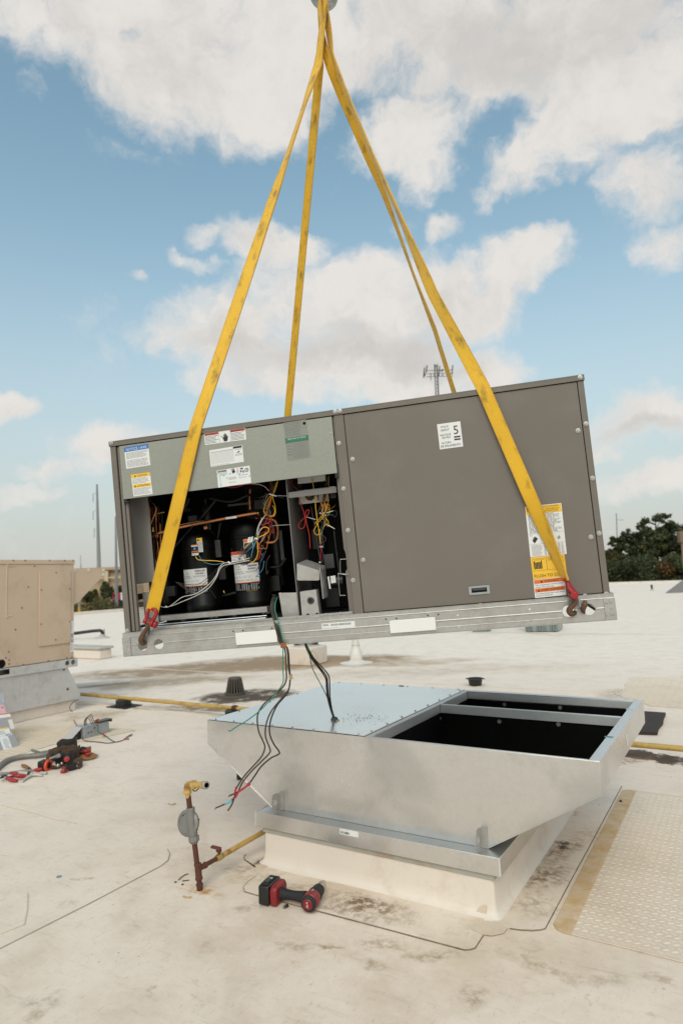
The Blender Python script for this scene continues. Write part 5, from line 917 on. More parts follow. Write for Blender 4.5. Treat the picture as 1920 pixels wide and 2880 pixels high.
VY = gy+.115; mb = MB(); mb.lathe([(0,0),(.0155,0),(.0155,.012),(.0170,.014),(.0170,.034),(.0155,.036),(.0155,.05),(0,.05)], (T0[0],VY,zt), (0,1,0), 'brass', 6); vb = mb.build('valve_body', gas, True)
mb = MB(); mb.tube([(T0[0],VY+.024,zt+.012),(T0[0],VY+.024,zt+.036)],.007,'pipe_rust',10); mb.prism([(T0[0]-.048,VY+.016,zt+.036),(T0[0]+.008,VY+.016,zt+.036),(T0[0]+.008,VY+.032,zt+.036),(T0[0]-.048,VY+.032,zt+.036)],(0,0,.010),'valve_red'); mb.prism([(T0[0]-.012,VY+.015,zt+.024),(T0[0]+.009,VY+.015,zt+.024),(T0[0]+.009,VY+.033,zt+.024),(T0[0]-.012,VY+.033,zt+.024)],(0,0,.012),'pipe_rust'); mb.build('valve_handle', vb, True)
pipe('supply_pipe', [(T0[0],VY+.05,zt),(T0[0],1.2,zt+.004),(T0[0],2.90,.10)], .0128, 'pipe_yellow')
# regulator: round diaphragm housing with the flow body across it
c = gq(322,785); axr = unit(S3((.10,-1,.18))); 
mb = MB(); mb.lathe([(0,-.020),(.050,-.018),(.0575,-.010),(.0575,-.004),(.0610,-.003),(.0610,.006),(.0560,.008),(.0500,.012),(.046,.012),(.044,.009),(0,.007)], c, axr, 'cast_aluminium', 36); rg = mb.build('regulator', gas, True, smooth=40)
ux, uz = basis(axr)
mb = MB(); top_, bot_ = gq(352,555), gq(410,1085); dd = unit(bot_-top_)
mb.tube([gq(352,575), gq(360,640), gq(372,800), gq(392,960), gq(402,1020)], [.0185,.021,.0235,.022,.020], 'cast_aluminium', 18); mb.build('flow_body', rg, True, smooth=60)
mb = MB(); mb.lathe([(.0,0),(.0245,0),(.0255,.004),(.0255,.022),(.022,.026),(.016,.034),(0,.034)], gq(402,985), dd, 'cast_aluminium', 10); mb.build('lower_hub', rg, True); mb = MB(); mb.lathe([(0,0),(.020,0),(.021,.003),(.021,.016),(0,.02)], gq(352,552), dd, 'cast_aluminium', 10); mb.build('upper_hub', rg, True)
for (x,y) in ((240,668),(190,855),(285,985),(485,735),(455,890)): 
    mb = MB(); mb.lathe([(0,.002),(.0036,.002),(.004,0)], gq(x,y,-.006), axr, 'black_plastic', 8); mb.build('bolt', rg, True)
pipe('pipe', [gq(344,570), gq(316,330)], .0125, 'pipe_rust'); pipe('pipe_paint', [gq(322,400), gq(314,320)], .0132, 'pipe_yellow')
mb = MB(); mb.tube(crom([gq(312,330), gq(305,270), gq(318,215), gq(365,200), gq(400,205)], 6), .0168, 'pipe_yellow', 16); mb.lathe([(0,0),(.0195,0),(.0200,.002),(.0200,.012),(.0168,.014)], gq(310,335), gq(305,270)-gq(310,335), 'pipe_yellow', 16); mb.build('elbow', gas, True, smooth=60)
e0, e1 = gq(395,205,-.01), gq(600,212,-.06); de = e1-e0
mb = MB(); L = np.linalg.norm(de); mb.lathe([(0,0),(.0185,0),(.0205,.003),(.0205,.014),(.0135,.016),(.0128,L*.5),(.0150,L*.52),(.0150,L*.70),(.0175,L*.72),(.0180,L*.98),(.0155,L),(.0115,L),(.0115,L-.02),(0,L-.02)], e0, de, ['pipe_yellow']*7+['pipe_rust','pipe_yellow','box_grey','box_grey','dark_metal','black'], 18); mb.build('open_nipple', gas, True)
mb = MB(); mb.tube(crom([gq(380,270,-.01), gq(410,300,-.015), gq(450,290,-.025), gq(485,245,-.035)], 5), .003, 'rusty_iron', 8); mb.build('union_lug', gas, True, smooth=180)

# ================================================================== DRILL
def gz(c, x, y, z): return G(*px(c,x,y), z)
dr = thing('cordless_drill', 'red and black cordless drill lying beside the white roof curb', 'drill', gz('d7',600,800,0))
zc = .042
hb, hh = gz('d7',520,660,zc), gz('d7',990,740,zc); ha = unit(S3((hh[0]-hb[0],hh[1]-hb[1],0))); hn = S3((-ha[1],ha[0],0)); UPV = S3((0,0,1))
def dbox(name, c0, la, ln, lz, m, par=dr, bevel=.006, bz=0.): mb = MB(); mb.obox(c0, ha*la, hn*ln, UPV*lz, m); return mb.build(name, par, True, bevel=bevel)
bc = hb - ha*.035; 
bat = dbox('battery', bc+ha*(-.028)+UPV*.004, .026, .058, .040, 'black_plastic'); mb = MB(); mb.obox(bc+ha*(-.030)+UPV*.046, ha*.018, hn*.045, UPV*.003, 'rubber_grip'); mb.obox(bc+ha*(-.033)+hn*-.010+UPV*.050, ha*.012, hn*.016, UPV*.003, 'dark_metal'); mb.build('battery_latch', bat, True, bevel=.002)
s = Sticker(bc+ha*(-.040)+hn*.022+UPV*.0495, ha*.026, -hn*.020, None, n=UPV); s.rect(.2,.15,.35,.9,'white_label'); s.rect(.65,.15,.8,.9,'white_label'); s.rect(.2,.1,.8,.25,'white_label'); s.rect(.2,.45,.8,.6,'white_label'); s.done('battery_mark', bat, True)
mb = MB(); q0 = bc+ha*.0; mb.prism([q0-hn*.054+UPV*-.036, q0+hn*.050+UPV*-.036, q0+hn*.054+UPV*.020, q0+hn*.040+UPV*.044, q0-hn*.040+UPV*.044, q0-hn*.054+UPV*.030], ha*.034, 'drill_red'); mb.build('foot', dr, True, bevel=.008)
mb = MB(); g0, g1 = bc+ha*.02, hh; P = [lerp(g0,g1,t)-UPV*.002 for t in np.linspace(0,1,9)]; mb.tube(P, [.032,.027,.022,.0205,.020,.0205,.022,.024,.026], 'rubber_grip', 16); mb.build('grip', dr, True, smooth=60)
m0, m1 = gz('d7',1035,890,zc), gz('d7',1350,470,zc+.004); ma = unit(m1-m0); ML = np.linalg.norm(m1-m0)
mb = MB(); mb.lathe([(0,-.004),(.024,-.004),(.033,.002),(.034,.012),(.032,.014)], m0, ma, 'rubber_grip', 28); mb.build('motor_cap', dr, True, smooth=40)
mb = MB(); mb.lathe([(.031,.014),(.035,.018),(.036,.045),(.034,.062),(.031,.070),(0,.070)], m0, ma, 'drill_red', 28); hd = mb.build('motor_housing', dr, True, smooth=40)
mb = MB(); mb.lathe([(0,.066),(.032,.068),(.0325,.088),(.0285,.098),(.0275,.125),(.024,.138),(0,.138)], m0, ma, 'rubber_grip', 24); mb.build('gear_collar', dr, True, smooth=40)
mb = MB(); mb.lathe([(0,.136),(.019,.136),(.0215,.142),(.0215,.160),(.020,.162),(.020,.178),(.014,.192),(.007,.195),(.005,.186),(0,.186)], m0, ma, ['chuck','chuck','chuck','steel','zinc_bright','chuck','chuck','dark_metal','dark_metal'], 18); mb.build('chuck', dr, True, smooth=40)
cdir = unit(CAM-m0); q1, q2 = basis(-ma)
mb = MB(); mb.lathe([(0,-.0065),(.020,-.006),(.0225,-.004)], m0, ma, 'drill_red', 24); mb.build('rear_badge', dr, True)
bx_, by_ = basis(-ma, (0,0,1)); o_ = m0-ma*.0068
s = Sticker(o_-by_*.004*0+bx_*.006+by_*.017, -by_*.034, -bx_*.012, None, n=-ma); s.text('FUEL',.5,.86,.72,'white_label',.95,'c'); s.done('rear_lettering', dr, True)
tp = lerp(m0,m1,.26)+UPV*.0365; s = Sticker(tp-ma*.014+hn*.0, ma*.028, unit(np.cross(ma,UPV))*.016, None, n=UPV); s.lines(.1,.1,.9,.5,2,'white_label',.5); s.done('housing_lettering', dr, True)
nb = thing('hex_bolt', 'dark bolt lying on the membrane in front of the drill handle', 'bolt', gz('d7',590,930,0))
mb = MB(); b0_, b1_ = gz('d7',545,955,.006), gz('d7',630,910,.006); d = b1_-b0_; L = np.linalg.norm(d); mb.lathe([(0,0),(.006,0),(.0065,.003),(.0065,L*.5),(.0075,L*.55),(.0078,L),(.0,L)], b0_, d, ['steel','steel','dark_metal','dark_metal','black_plastic','black_plastic'], 10); mb.build('shank', nb, True)
# second tool behind the adapter
t2 = thing('impact_driver', 'second black and red power tool half hidden behind the flared adapter', 'power tool', G(*px('c5',530,765)))
q = G(*px('c5',488,770)); dv = unit(S3((.8,.5,0))); dn = S3((-dv[1],dv[0],0))
mb = MB(); mb.obox(q+dv*.05+dn*.02+UPV*.035, dv*.055, dn*.035, UPV*.033, 'black_plastic'); mb.build('battery', t2, True, bevel=.006); mb = MB(); mb.obox(q+dv*.03+dn*.03+UPV*.078, dv*.036, dn*.03, UPV*.010, 'drill_red'); mb.build('foot', t2, True, bevel=.004)
mb = MB(); mb.tube([q+dv*.05+dn*.03+UPV*.085, q+dv*.10+dn*.05+UPV*.16], .02, 'rubber_grip', 12); mb.build('grip', t2, True)
s = Sticker(q+dv*.03-dn*.0155+UPV*.058, dv*.05, UPV*-.014, None, n=-dn); s.lines(.1,.1,.9,.9,1,'label_red',.7); s.done('lettering', t2, True)

# ================================================================== ROOF: PIPES, DRAIN, VENTS, PADS
ga = G(*px('e5',80,597), .10); gb = G(*px('e5',1350,712), .10); gyp = (ga[1]+gb[1])/2
gl = thing('gas_line', 'long weathered yellow gas pipe running low across the roof', 'gas pipe', (-2, gyp, 0))
mb = MB(); mb.tube([(-9.5,gyp,.10),(9.5,gyp,.10)], .021, 'pipe_yellow_far', 14); mb.build('pipe', gl, True, smooth=60)
mb = MB(); q = G(*px('e5',1272,712),.10); mb.lathe([(0,-.03),(.03,-.03),(.032,-.02),(.032,.02),(.03,.03),(0,.03)], (q[0],gyp,.10), (1,0,0), 'pipe_rust', 14); mb.build('coupling', gl, True)
def block(x, label, name='pipe_support'):
    t = thing(name, label, 'pipe support', (x, gyp, 0), group='black pipe supports')
    mb = MB(); mb.box(x-.17,x+.17,gyp-.12,gyp+.14,.001,.010,'rubber_grip'); mb.build('pad', t, True, bevel=.003)
    mb = MB(); mb.lathe([(0,0),(.098,0),(.098,.022),(.092,.024),(.092,.07),(.075,.074),(0,.074)], (x,gyp,.0105), (0,0,1), 'black_plastic', 16); mb.build('foot', t, True, smooth=40)
block(G(*px('e5',430,690))[0], 'black rubber pipe support under the yellow pipe near the tan unit'); block(q[0]-.02, 'black pipe support under the yellow pipe by the plate corner')
dg = G(*px('e5',1292,608)); dr_ = thing('roof_drain', 'cast iron roof drain with a slotted dome strainer amid dark stains', 'roof drain', dg)
mb = MB(); mb.lathe([(0,.02),(.135,.02),(.165,.012),(.175,.001),(.18,.0)], dg, (0,0,1), 'iron_drain', 28); mb.build('drain_ring', dr_, True)
nr = 20
for i in range(nr):
    a = 2*math.pi*i/nr; c, s_ = math.cos(a), math.sin(a)
    mb = MB(); mb.bar(dg+S3((.118*c,.118*s_,.02)), dg+S3((.078*c,.078*s_,.215)), .013, .014, 'iron_drain', up=(c,s_,0)); mb.build('strainer_rib', dr_, True)
mb = MB(); mb.lathe([(.078,.205),(.084,.208),(.084,.222),(.075,.232),(.04,.236),(0,.237)], dg, (0,0,1), 'iron_drain', 24); mb.build('dome_cap', dr_, True); mb = MB(); mb.lathe([(.112,.02),(.13,.022),(.13,.045),(.114,.048)], dg, (0,0,1), 'iron_drain', 24); mb.build('dome_base', dr_, True); mb = MB(); mb.lathe([(0,.2),(.068,.2),(.10,.024),(0,.024)], dg, (0,0,1), 'black', 20); mb.build('rib_gap_shade', dr_, True)  # black inner cone added to stand in for the shade between the ribs
# exhaust vent on a white curb
va, vb_ = G(*px('e3',447,300)), G(*px('e3',660,285)); vc = (va+vb_)/2; vw = .52
vn = thing('roof_vent', 'round louvred exhaust vent on a square white curb', 'roof vent', vc)
mb = MB(); mb.box(vc[0]-.26,vc[0]+.26,vc[1]-.1,vc[1]+.42,0,.30,'membrane_wall'); mb.build('vent_curb', vn, True, bevel=.02)
mb = MB(); mb.lathe([(0,.302),(.22,.302),(.22,.32),(.19,.325),(.19,.43),(.0,.43)], vc+S3((0,.16,0)), (0,0,1), 'cap_white', 28); mb.lathe([(.0,.445),(.24,.44),(.25,.45),(.25,.475),(.12,.52),(0,.53)], vc+S3((0,.16,0)), (0,0,1), 'cap_white', 28); mb.build('vent_cap', vn, True)
for i in range(36):
    a = 2*math.pi*i/36; P = vc+S3((.2*math.cos(a),.16+.2*math.sin(a),.378)); mb = MB(); mb.bar(P-S3((0,0,.05)), P+S3((0,0,.05)), .008, .02, 'dark_metal', up=(math.cos(a),math.sin(a),0)); mb.build('louvre', vn, True)
wq = [vc+S3((.26,-.1,.24)), vc+S3((.33,-.12,.25)), vc+S3((.40,-.12,.18)), vc+S3((.42,-.12,.05)), vc+S3((.46,-.12,.006))]
mb = MB(); mb.tube(crom(wq,5), .006, 'straw', 6); mb.build('vent_wire', vn, True)
pv = G(*px('e3',900,278)); p_ = thing('plumbing_vent', 'upright white plumbing vent pipe with a flared boot', 'vent pipe', pv)
mb = MB(); mb.lathe([(0,1.0),(.05,1.0),(.058,.995),(.058,.2)], pv, (0,0,1), 'pvc_white', 18); mb.build('pipe', p_, True, smooth=40); mb = MB(); mb.lathe([(.060,.32),(.064,.30),(.072,.25),(.085,.20),(.105,.17),(.105,.05),(.14,.02),(.26,.004),(.28,.0)], pv, (0,0,1), 'pvc_white', 24); mb.build('boot', p_, True); mb = MB(); mb.lathe([(.0655,.300),(.0655,.285),(.070,.283)], pv, (0,0,1), 'steel', 18); mb.build('clamp', p_, True)
# black bowl, board
bw = G(*px('e4',93,478)); b_ = thing('black_bowl', 'small black plastic bowl with a rim standing on the roof', 'bowl', bw)
mb = MB(); mb.lathe([(0,.004),(.07,.004),(.078,.012),(.092,.085),(.104,.088),(.104,.094),(.088,.094),(.074,.014),(0,.010)], bw, (0,0,1), 'black_plastic', 28); mb.build('bowl_body', b_, True, smooth=40)
mb = MB()
for s_ in (-1,1): mb.obox(bw+CR[:,0]*s_*.108+S3((0,0,.088)), CR[:,0]*.010, unit(np.cross(CR[:,0],(0,0,1)))*.03, S3((0,0,.004)), 'black_plastic')
mb.build('bowl_lug', b_, True)
mb = MB(); bp_ = [G(*px('e4',x,y),.03) for (x,y) in ((1180,650),(1445,668),(1430,700),(1425,735),(1395,770),(1385,808),(1180,800))]; mb.prism(bp_, (0,0,-.026), 'wood_dark'); tag(mb.build('dark_board', bevel=.003), 'dark brown weathered board lying flat beside the adapter end', 'board')
# walkway pads
def pad(name, label, poly, m, rows, nub=(.022,.007,.0035), step=(.036,.030), rot=0., stuff_name='tread_nubs', shift=0.):
    t = thing(name, label, 'walkway pad', poly[0]); mb = MB(); mb.prism([(p[0],p[1],.001) for p in poly], (0,0,.0045), m); pd = mb.build('pad_sheet', t, True, bevel=.002)
    if rows:
        (x0,x1,y0,y1) = rows; mb = MB(); j = 0; y = y0
        P2 = [(p[0],p[1]) for p in poly]
        def inside(x, y):
            c = False; k = len(P2)
            for i in range(k):
                (xa,ya),(xb,yb) = P2[i], P2[(i+1)%k]
                if (ya > y) != (yb > y) and x < (xb-xa)*(y-ya)/(yb-ya)+xa: c = not c
            return c
        while y < y1:
            x = x0+(j%2)*step[0]/2
            while x < x1:
                if inside(x, y) and inside(x+shift, y) :
                    a = rot+(.5 if j%2 else -.5); ca, sa = math.cos(a)*nub[0]/2, math.sin(a)*nub[0]/2; nx, ny = -math.sin(a)*nub[1]/2, math.cos(a)*nub[1]/2; z = .0055
                    i = mb.add([(x-ca-nx,y-sa-ny,z),(x+ca-nx,y+sa-ny,z),(x+ca+nx,y+sa+ny,z),(x-ca+nx,y-sa+ny,z),(x-ca*.8,y-sa*.8,z+nub[2]),(x+ca*.8,y+sa*.8,z+nub[2])])
                    for f in ((0,1,5,4),(1,2,5),(2,3,4,5),(3,0,4)): mb.face([i+k for k in f], m)
                x += step[0]
            y += step[1]; j += 1
        tag(mb.build(stuff_name, t, True, fixn=False), kind='stuff')
    return t
g1, g2 = G(*px('c6',910,1300)), G(*px('c6',1265,615)); gx0 = (g1[0]+g2[0])/2; gf = G(*px('c6',1000,1355))[1]; gbk = g2[1]
pad('walkway_pad', 'textured cream walkway pad with rust-stained border near the curb', [(gx0,gf+.05,0),(gx0+.02,gf+.012,0),(gx0+.05,gf,0),(3.4,gf-.02,0),(3.4,gbk,0),(gx0+.04,gbk,0),(gx0,gbk-.03,0)], 'membrane_pad', (gx0+.075,3.38,gf+.02,gbk-.02), (.024,.006,.0026), (.032,.026), 1.57*0)
fp = [G(*px('e4',x,y)) for (x,y) in ((1190,420),(1120,560),(1250,592),(1330,625),(1700,650),(1700,412))]
pad('walkway_pad', 'far textured walkway pad beyond the dark board', fp, 'membrane_pad_plain', (min(p[0] for p in fp),max(p[0] for p in fp),min(p[1] for p in fp),max(p[1] for p in fp)), (.05,.03,.006), (.085,.065))
lp_ = [G(*px('c4',x,y)) for (x,y) in ((-260,800),(170,610),(640,570),(1000,552),(1380,568),(1420,582),(1150,640),(760,715),(560,730),(330,800),(-260,960))]
pad('walkway_pad', 'textured walkway pad under the tools by the tan unit', lp_, 'membrane_pad_plain', (min(p[0] for p in lp_),max(p[0] for p in lp_),min(p[1] for p in lp_),max(p[1] for p in lp_)), (.03,.012,.004), (.05,.036))
# low white curb, strip, black elbow pipe, slatted condenser, far small box
q = G(*px('c3',1045,1890)); q2 = G(*px('c3',780,1895)); mb = MB(); mb.box(q[0]-5,q[0],q[1],q[1]+.3,0,.20,'membrane_wall'); lc = thing('low_curb', 'low white capped roof curb beyond the tan unit', 'roof curb', (q[0],q[1],0)); mb.build('wall', lc, True, bevel=.03); mb = MB(); mb.box(q[0]-5.03,q[0]+.03,q[1]-.03,q[1]+.33,.202,.25,'cement_grey'); mb.build('cap', lc, True, bevel=.01)
a, b = G(*px('e5',-40,540),.03), G(*px('e5',460,492),.03); mb = MB(); mb.tube([a,b], .035, 'pvc_white', 12); tag(mb.build('white_pipe'), 'white plastic pipe lying on the roof behind the tan unit', 'pipe')
e_ = G(*px('c3',1075,1662)); te_ = fwd(e_); mb = MB(); mb.tube(crom([DP(*px('c3',x,y),te_) for (x,y) in ((500,1640),(780,1612),(930,1592),(1040,1582),(1068,1592),(1076,1615),(1075,1662))],5), .045, 'black_plastic', 12)
el_ = thing('vent_elbow', 'black pipe bending down into the roof behind the tan unit', 'pipe', e_); mb.build('pipe', el_, True, smooth=60); mb = MB(); mb.lathe([(.05,.12),(.07,.11),(.08,.06),(.14,.045),(.20,.02),(.22,0)], e_, (0,0,1), 'cement_grey', 16); mb.build('boot', el_, True); mb = MB(); mb.tube(crom([e_+S3((.05,0,.22)), e_+S3((.08,0,.25)), e_+S3((.09,0,.16)), e_+S3((.07,0,.08))],4), .01, 'dark_metal', 6); mb.build('strap', el_, True)
q = G(*px('e4',445,97)); qe = G(*px('e4',680,97)); cu_ = thing('condenser', 'far condenser with dark green vertical slats, seen under the lifted unit', 'condenser', q)
dx_ = unit(qe-q); dn_ = S3((-dx_[1],dx_[0],0)); Lc = np.linalg.norm(qe-q)
mb = MB(); mb.obox(q+dx_*Lc/2+dn_*.42+S3((0,0,.5)), dx_*Lc*.5, dn_*.38, S3((0,0,.48)), 'box_grey'); mb.build('body', cu_, True)
for i in range(12):
    if i in (3,8): continue
    P = q+dx_*(Lc*(i+.5)/12)+dn_*.02; mb = MB(); mb.obox(P+S3((0,0,.5)), dx_*Lc*.030, dn_*.02, S3((0,0,.48)), 'slat_green'); mb.build('slat', cu_, True)
q = G(*px('e4',138,92)); mb = MB(); mb.obox(q+S3((0,0,.15)), dx_*.19, dn_*.15, S3((0,0,.149)), 'slat_green'); mb.obox(q+S3((0,0,.31)), dx_*.22, dn_*.18, S3((0,0,.010)), 'dark_metal'); tag(mb.build('small_box'), 'small dark green box far off under the lifted unit', 'box')
q = G(*px('d5',1290,1756)); dxx = CR[:,0]*[1,1,0]; dxx = unit(dxx); mb = MB(); mb.prism([q, q+dxx*6, q+dxx*6+S3((0,0,.62)), q+dxx*.95+S3((0,0,.62))], S3((-dxx[1],dxx[0],0))*.3, 'hood_grey'); tag(mb.build('roof_hood'), 'grey sloping sheet metal hood at the far end of the roof', 'hood')
q = G(*px('d5',1000,1712)); mb = MB(); mb.tube([q, q+S3((0,0,.35))], .06, 'dark_metal', 8); mb.lathe([(.12,0),(.06,.1)], q, (0,0,1), 'cement_grey', 10); tag(mb.build('vent_stub'), 'short dark vent stub on the far white roof', 'vent pipe')
P0 = DP(*px('d5',1560,1150), 58); pb_ = thing('brown_frame', 'brown metal post with a flat arm beyond the far roof edge', 'post', (P0[0],P0[1],-1.3)); mb = MB(); tp = DP(*px('d5',1560,730), 58); mb.bar((tp[0],tp[1],-1.3), tp, .35, .35, 'brown_metal'); mb.build('post', pb_, True); mb = MB(); mb.bar(DP(*px('d5',1490,720),58), DP(*px('d5',1900,700),58), .5, 1.0, 'brown_metal'); mb.build('arm', pb_, True)

# ================================================================== TAN ROOFTOP UNIT
TX = -4.2; tz0, tz1 = .616, 1.781; ty1 = 2.203; ty0 = .0; tn = thing('rooftop_unit', 'tan packaged rooftop air conditioner standing at the edge of the photo', 'air conditioner', (TX-.7, 1.1, 0))
def tb_(name, x0,x1,y0,y1,z0,z1,m,par=tn,bevel=.003): mb = MB(); mb.box(x0,x1,y0,y1,z0,z1,m); return mb.build(name, par, True, bevel=bevel)
body = tb_('cabinet', TX-1.45, TX, ty0, ty1, tz0, tz1-.05, 'tan_paint'); tb_('top_cover', TX-1.46, TX+.008, ty0-.01, ty1+.008, tz1-.049, tz1, 'tan_paint')
def tx(c, x, y): return XP(*px(c,x,y), TX)
a, b = tx('c3',405,960), tx('c3',735,1710); tb_('access_panel', TX+.001, TX+.016, a[1], b[1], b[2], a[2], 'tan_paint', body, .004)
a, b = tx('c3',72,905), tx('c3',100,1430); mb = MB(); mb.tube(crom([(TX+.001,a[1]+.10,a[2]),(TX+.001,a[1]+.02,a[2]),(TX+.001,a[1],a[2]-.02),(TX+.001,a[1],b[2]+.02),(TX+.001,a[1]+.02,b[2]),(TX+.001,a[1]+.06,b[2])],4), .007, 'tan_paint', 8); mb.build('panel_bead', body, True)
mbs = MB(); mbs.lathe([(0,.006),(.006,.006),(.007,.002),(.010,0)], (0,0,0), (1,0,0), 'tan_dark', 8); ts = None
for (x,y) in ((137,845),(260,845),(517,845),(674,845),(760,845),(364,905),(580,972),(297,1123),(427,1155),(723,1143),(230,1343),(423,1514),(722,1487),(163,1572),(575,1678),(92,1804),(95,1892),(95,1932),(62,1868),(245,1940),(508,1900),(700,1868),(755,1862)):
    P = tx('c3',x,y); P = S3((TX+(.017 if (410<x<735 and 960<y<1700) else .009 if y<860 else .001),P[1],P[2]))-S3(TM[tn].translation)
    if ts is None: ts = mbs.build('screw', tn); ts.location = tuple(P)
    else: inst('screw', ts, tn, P)
a, b = tx('c3',735,1483), tx('c3',774,1805); s = Sticker((TX+.002,a[1],a[2]),(0,b[1]-a[1],0),(0,0,b[2]-a[2]),n=(1,0,0)); s.lines(.15,.05,.5,.32,9,'ink_grey'); s.lines(.2,.40,.9,.55,6,'ink_soft',.6,0,False); s.lines(.2,.58,.9,.70,7,'ink_soft',.5,0,False); s.lines(.2,.75,.7,.95,7); s.done('serial_label', body, True)
a = tx('c3',15,1932); mb = MB(); mb.lathe([(0,.001),(.045,.001),(.046,0)], (TX+.0005,a[1],a[2]), (1,0,0), 'black', 18); mb.build('knockout', body, True)
# base rail with two round holes
bm = bmesh.new(); ed = []
def lp2(pts):
    vs = [bm.verts.new(p) for p in pts]
    for i in range(len(vs)): ed.append(bm.edges.new((vs[i], vs[(i+1)%len(vs)])))
ry1_ = tx('c3',808,1900)[1]; rz_0, rz_1 = .515, .612
ys = np.linspace(ty0-.03, ry1_, 14); lp2([(TX+.012,y,rz_0) for y in ys]+[(TX+.012,y,rz_1) for y in ys[::-1]])
for (x,y) in ((768,1915),(706,1925)):
    h = XP(*px('c3',x,y), TX+.012); lp2([(TX+.012,h[1]+.026*math.cos(k*math.pi/8),h[2]+.030*math.sin(k*math.pi/8)) for k in range(16)])
h = XP(*px('c3',60,2018), TX+.012); lp2([(TX+.012,h[1]-.2,h[2]-.028),(TX+.012,h[1]+.045,h[2]-.028),(TX+.012,h[1]+.045,h[2]+.028),(TX+.012,h[1]-.2,h[2]+.028)])
bmesh.ops.triangle_fill(bm, use_beauty=True, use_dissolve=False, edges=ed); rr = bmesh.ops.extrude_face_region(bm, geom=bm.faces[:]); bmesh.ops.translate(bm, vec=(-.004,0,0), verts=[v for v in rr['geom'] if isinstance(v, bmesh.types.BMVert)])
mb = MB(); bm.verts.index_update(); mb.add([v.co[:] for v in bm.verts])
for f in bm.faces: mb.face([v.index for v in f.verts], 'galvanised_weathered')
bm.free(); mb.build('base_rail', tn, True)
mb = MB(); mb.box(TX-1.45,TX-.05,ty0,ry1_-.12,rz_0,rz_1,'dark_metal'); mb.box(TX-1.46,TX+.007,ry1_-.004,ry1_,rz_0,rz_1,'galvanised_weathered'); mb.build('base_pan', tn, True)
# intake hood on the far end, side profile from the photograph
hp_ = [tx('c3',778,935), tx('c3',1085,935), tx('c3',1110,985), tx('c3',1085,1020), tx('c3',870,1245), tx('c3',860,1270), tx('c3',778,1315)]
mb = MB(); mb.prism([(TX-.02,p[1]+(.006 if i in (0,6) else 0),p[2]) for i, p in enumerate(hp_)], (-1.3,0,0), 'tan_paint'); hd_ = mb.build('intake_hood', tn, True, bevel=.003)
for (x,y) in ((790,942),(940,940),(1095,940),(1090,985)): P = tx('c3',x,y); mb = MB(); mb.box(TX-.0195,TX-.012,P[1]-.015,P[1]+.015,P[2]-.025,P[2]+.012,'pvc_white'); mb.build('hood_clip', hd_, True)
# its flared adapter and curb
ta = thing('curb_adapter', 'weathered flared sheet metal adapter with rust spots under the tan unit', 'curb adapter', (TX-.7,1.1,.13))
mb = MB(); mb.prism([(TX-.01,ty0-.2,.512),(TX-.01,2.13,.512),(TX-.01,2.30,.19),(TX-.01,2.30,.15),(TX-.01,2.255,.128),(TX-.01,ty0-.2,.128)], (-1.4,0,0), 'galvanised_weathered'); mb.build('side_panel', ta, True, bevel=.003)
for (x,y,l) in ((940,180,.012),(995,462,.016)):
    P = XP(*px('e8',x,y), TX-.009); mb = MB(); mb.lathe([(0,.002),(l*.7,.0015),(l,0)], P, (1,0,0), 'pipe_rust', 10); mb.build('rust_spot', ta, True)
tc_ = thing('roof_curb', 'white membrane curb under the tan unit', 'roof curb', (TX-.7,1.1,0)); mb = MB(); mb.box(TX-1.4,TX-.04,ty0-.3,2.262,-.002,.127,'membrane_wall'); mb.build('wall', tc_, True, bevel=.012)
mb = MB(); mb.tube(crom([XP(*px('e8',x,y), TX+.02) for (x,y) in ((1150,615),(1100,640),(1045,690),(1025,745),(1070,810),(1078,880)) ] + [G(*px('e8',x,y), z) for (x,y,z) in ((1100,950,.06),(1140,1010,.10))], 5), .004, 'wire_brown', 6); tag(mb.build('thin_cable'), 'thin dark cable hanging from the tan unit adapter to the grey box', 'cable')
# leaning grey access panel
B = G(*px('e8',300,1305)); B2 = G(*px('e8',60,1368)); dB = unit(B2-B); Tq = XP(*px('e8',-60,60), TX+.30)
ez_ = unit(Tq-B - dB*float((Tq-B)@dB)); nl = unit(np.cross(dB, ez_)); nl = nl if nl@(CAM-B) > 0 else -nl
lean = thing('leaning_panel', 'grey access panel covered in labels leaning at the left edge of the photo', 'panel', B)
mb = MB(); mb.prism([B, B+dB*.62, B+dB*.62+ez_*1.05, B+ez_*1.05], -nl*.02, 'panel_grey'); lpn = mb.build('panel_sheet', lean, True, bevel=.003)
def onp(c, x, y): d = ray(*px(c,x,y)); return CAM + d*float((B-CAM)@nl)/float(d@nl) + nl*.001
def lps(tl, tr, bl_, back='white_label', draw=None, name='label'):
    a, b, d = onp('e8',*tl), onp('e8',*tr), onp('e8',*bl_); s = Sticker(a, b-a, d-a, back, n=nl)
    if draw: draw(s)
    s.done(name, lpn, True)
lps((-120,720),(50,688),(-80,850),'label_pink',lambda s: s.text('M1',.72,.45,.22,'ink',.2)); lps((-60,840),(140,812),(-40,900),'white_label',lambda s: s.rect(0,0,1,.25,'label_orange')); lps((115,920),(175,905),(155,1055),'pvc_white')
lps((-60,1050),(130,1025),(-30,1170),'white_label',lambda s: (s.rect(0,0,1,.15,'label_yellow'), s.lines(.1,.3,.7,.8,4))); lps((-20,1165),(110,1145),(55,1370),'white_label',lambda s: s.lines(.3,.2,.9,.9,7,'ink_grey')); lps((80,1130),(165,1110),(92,1160),'white_label')
lps((-60,560),(40,530),(-40,690),'label_silver',lambda s: s.lines(.1,.0,.95,1,8,'ink_grey',.4,0,False))
mb = MB(); mb.obox(B+dB*.40+ez_*.06+nl*.004, dB*.16, ez_*.035, nl*.003, 'scrap_brown'); mb.build('panel_foot', lean, True)

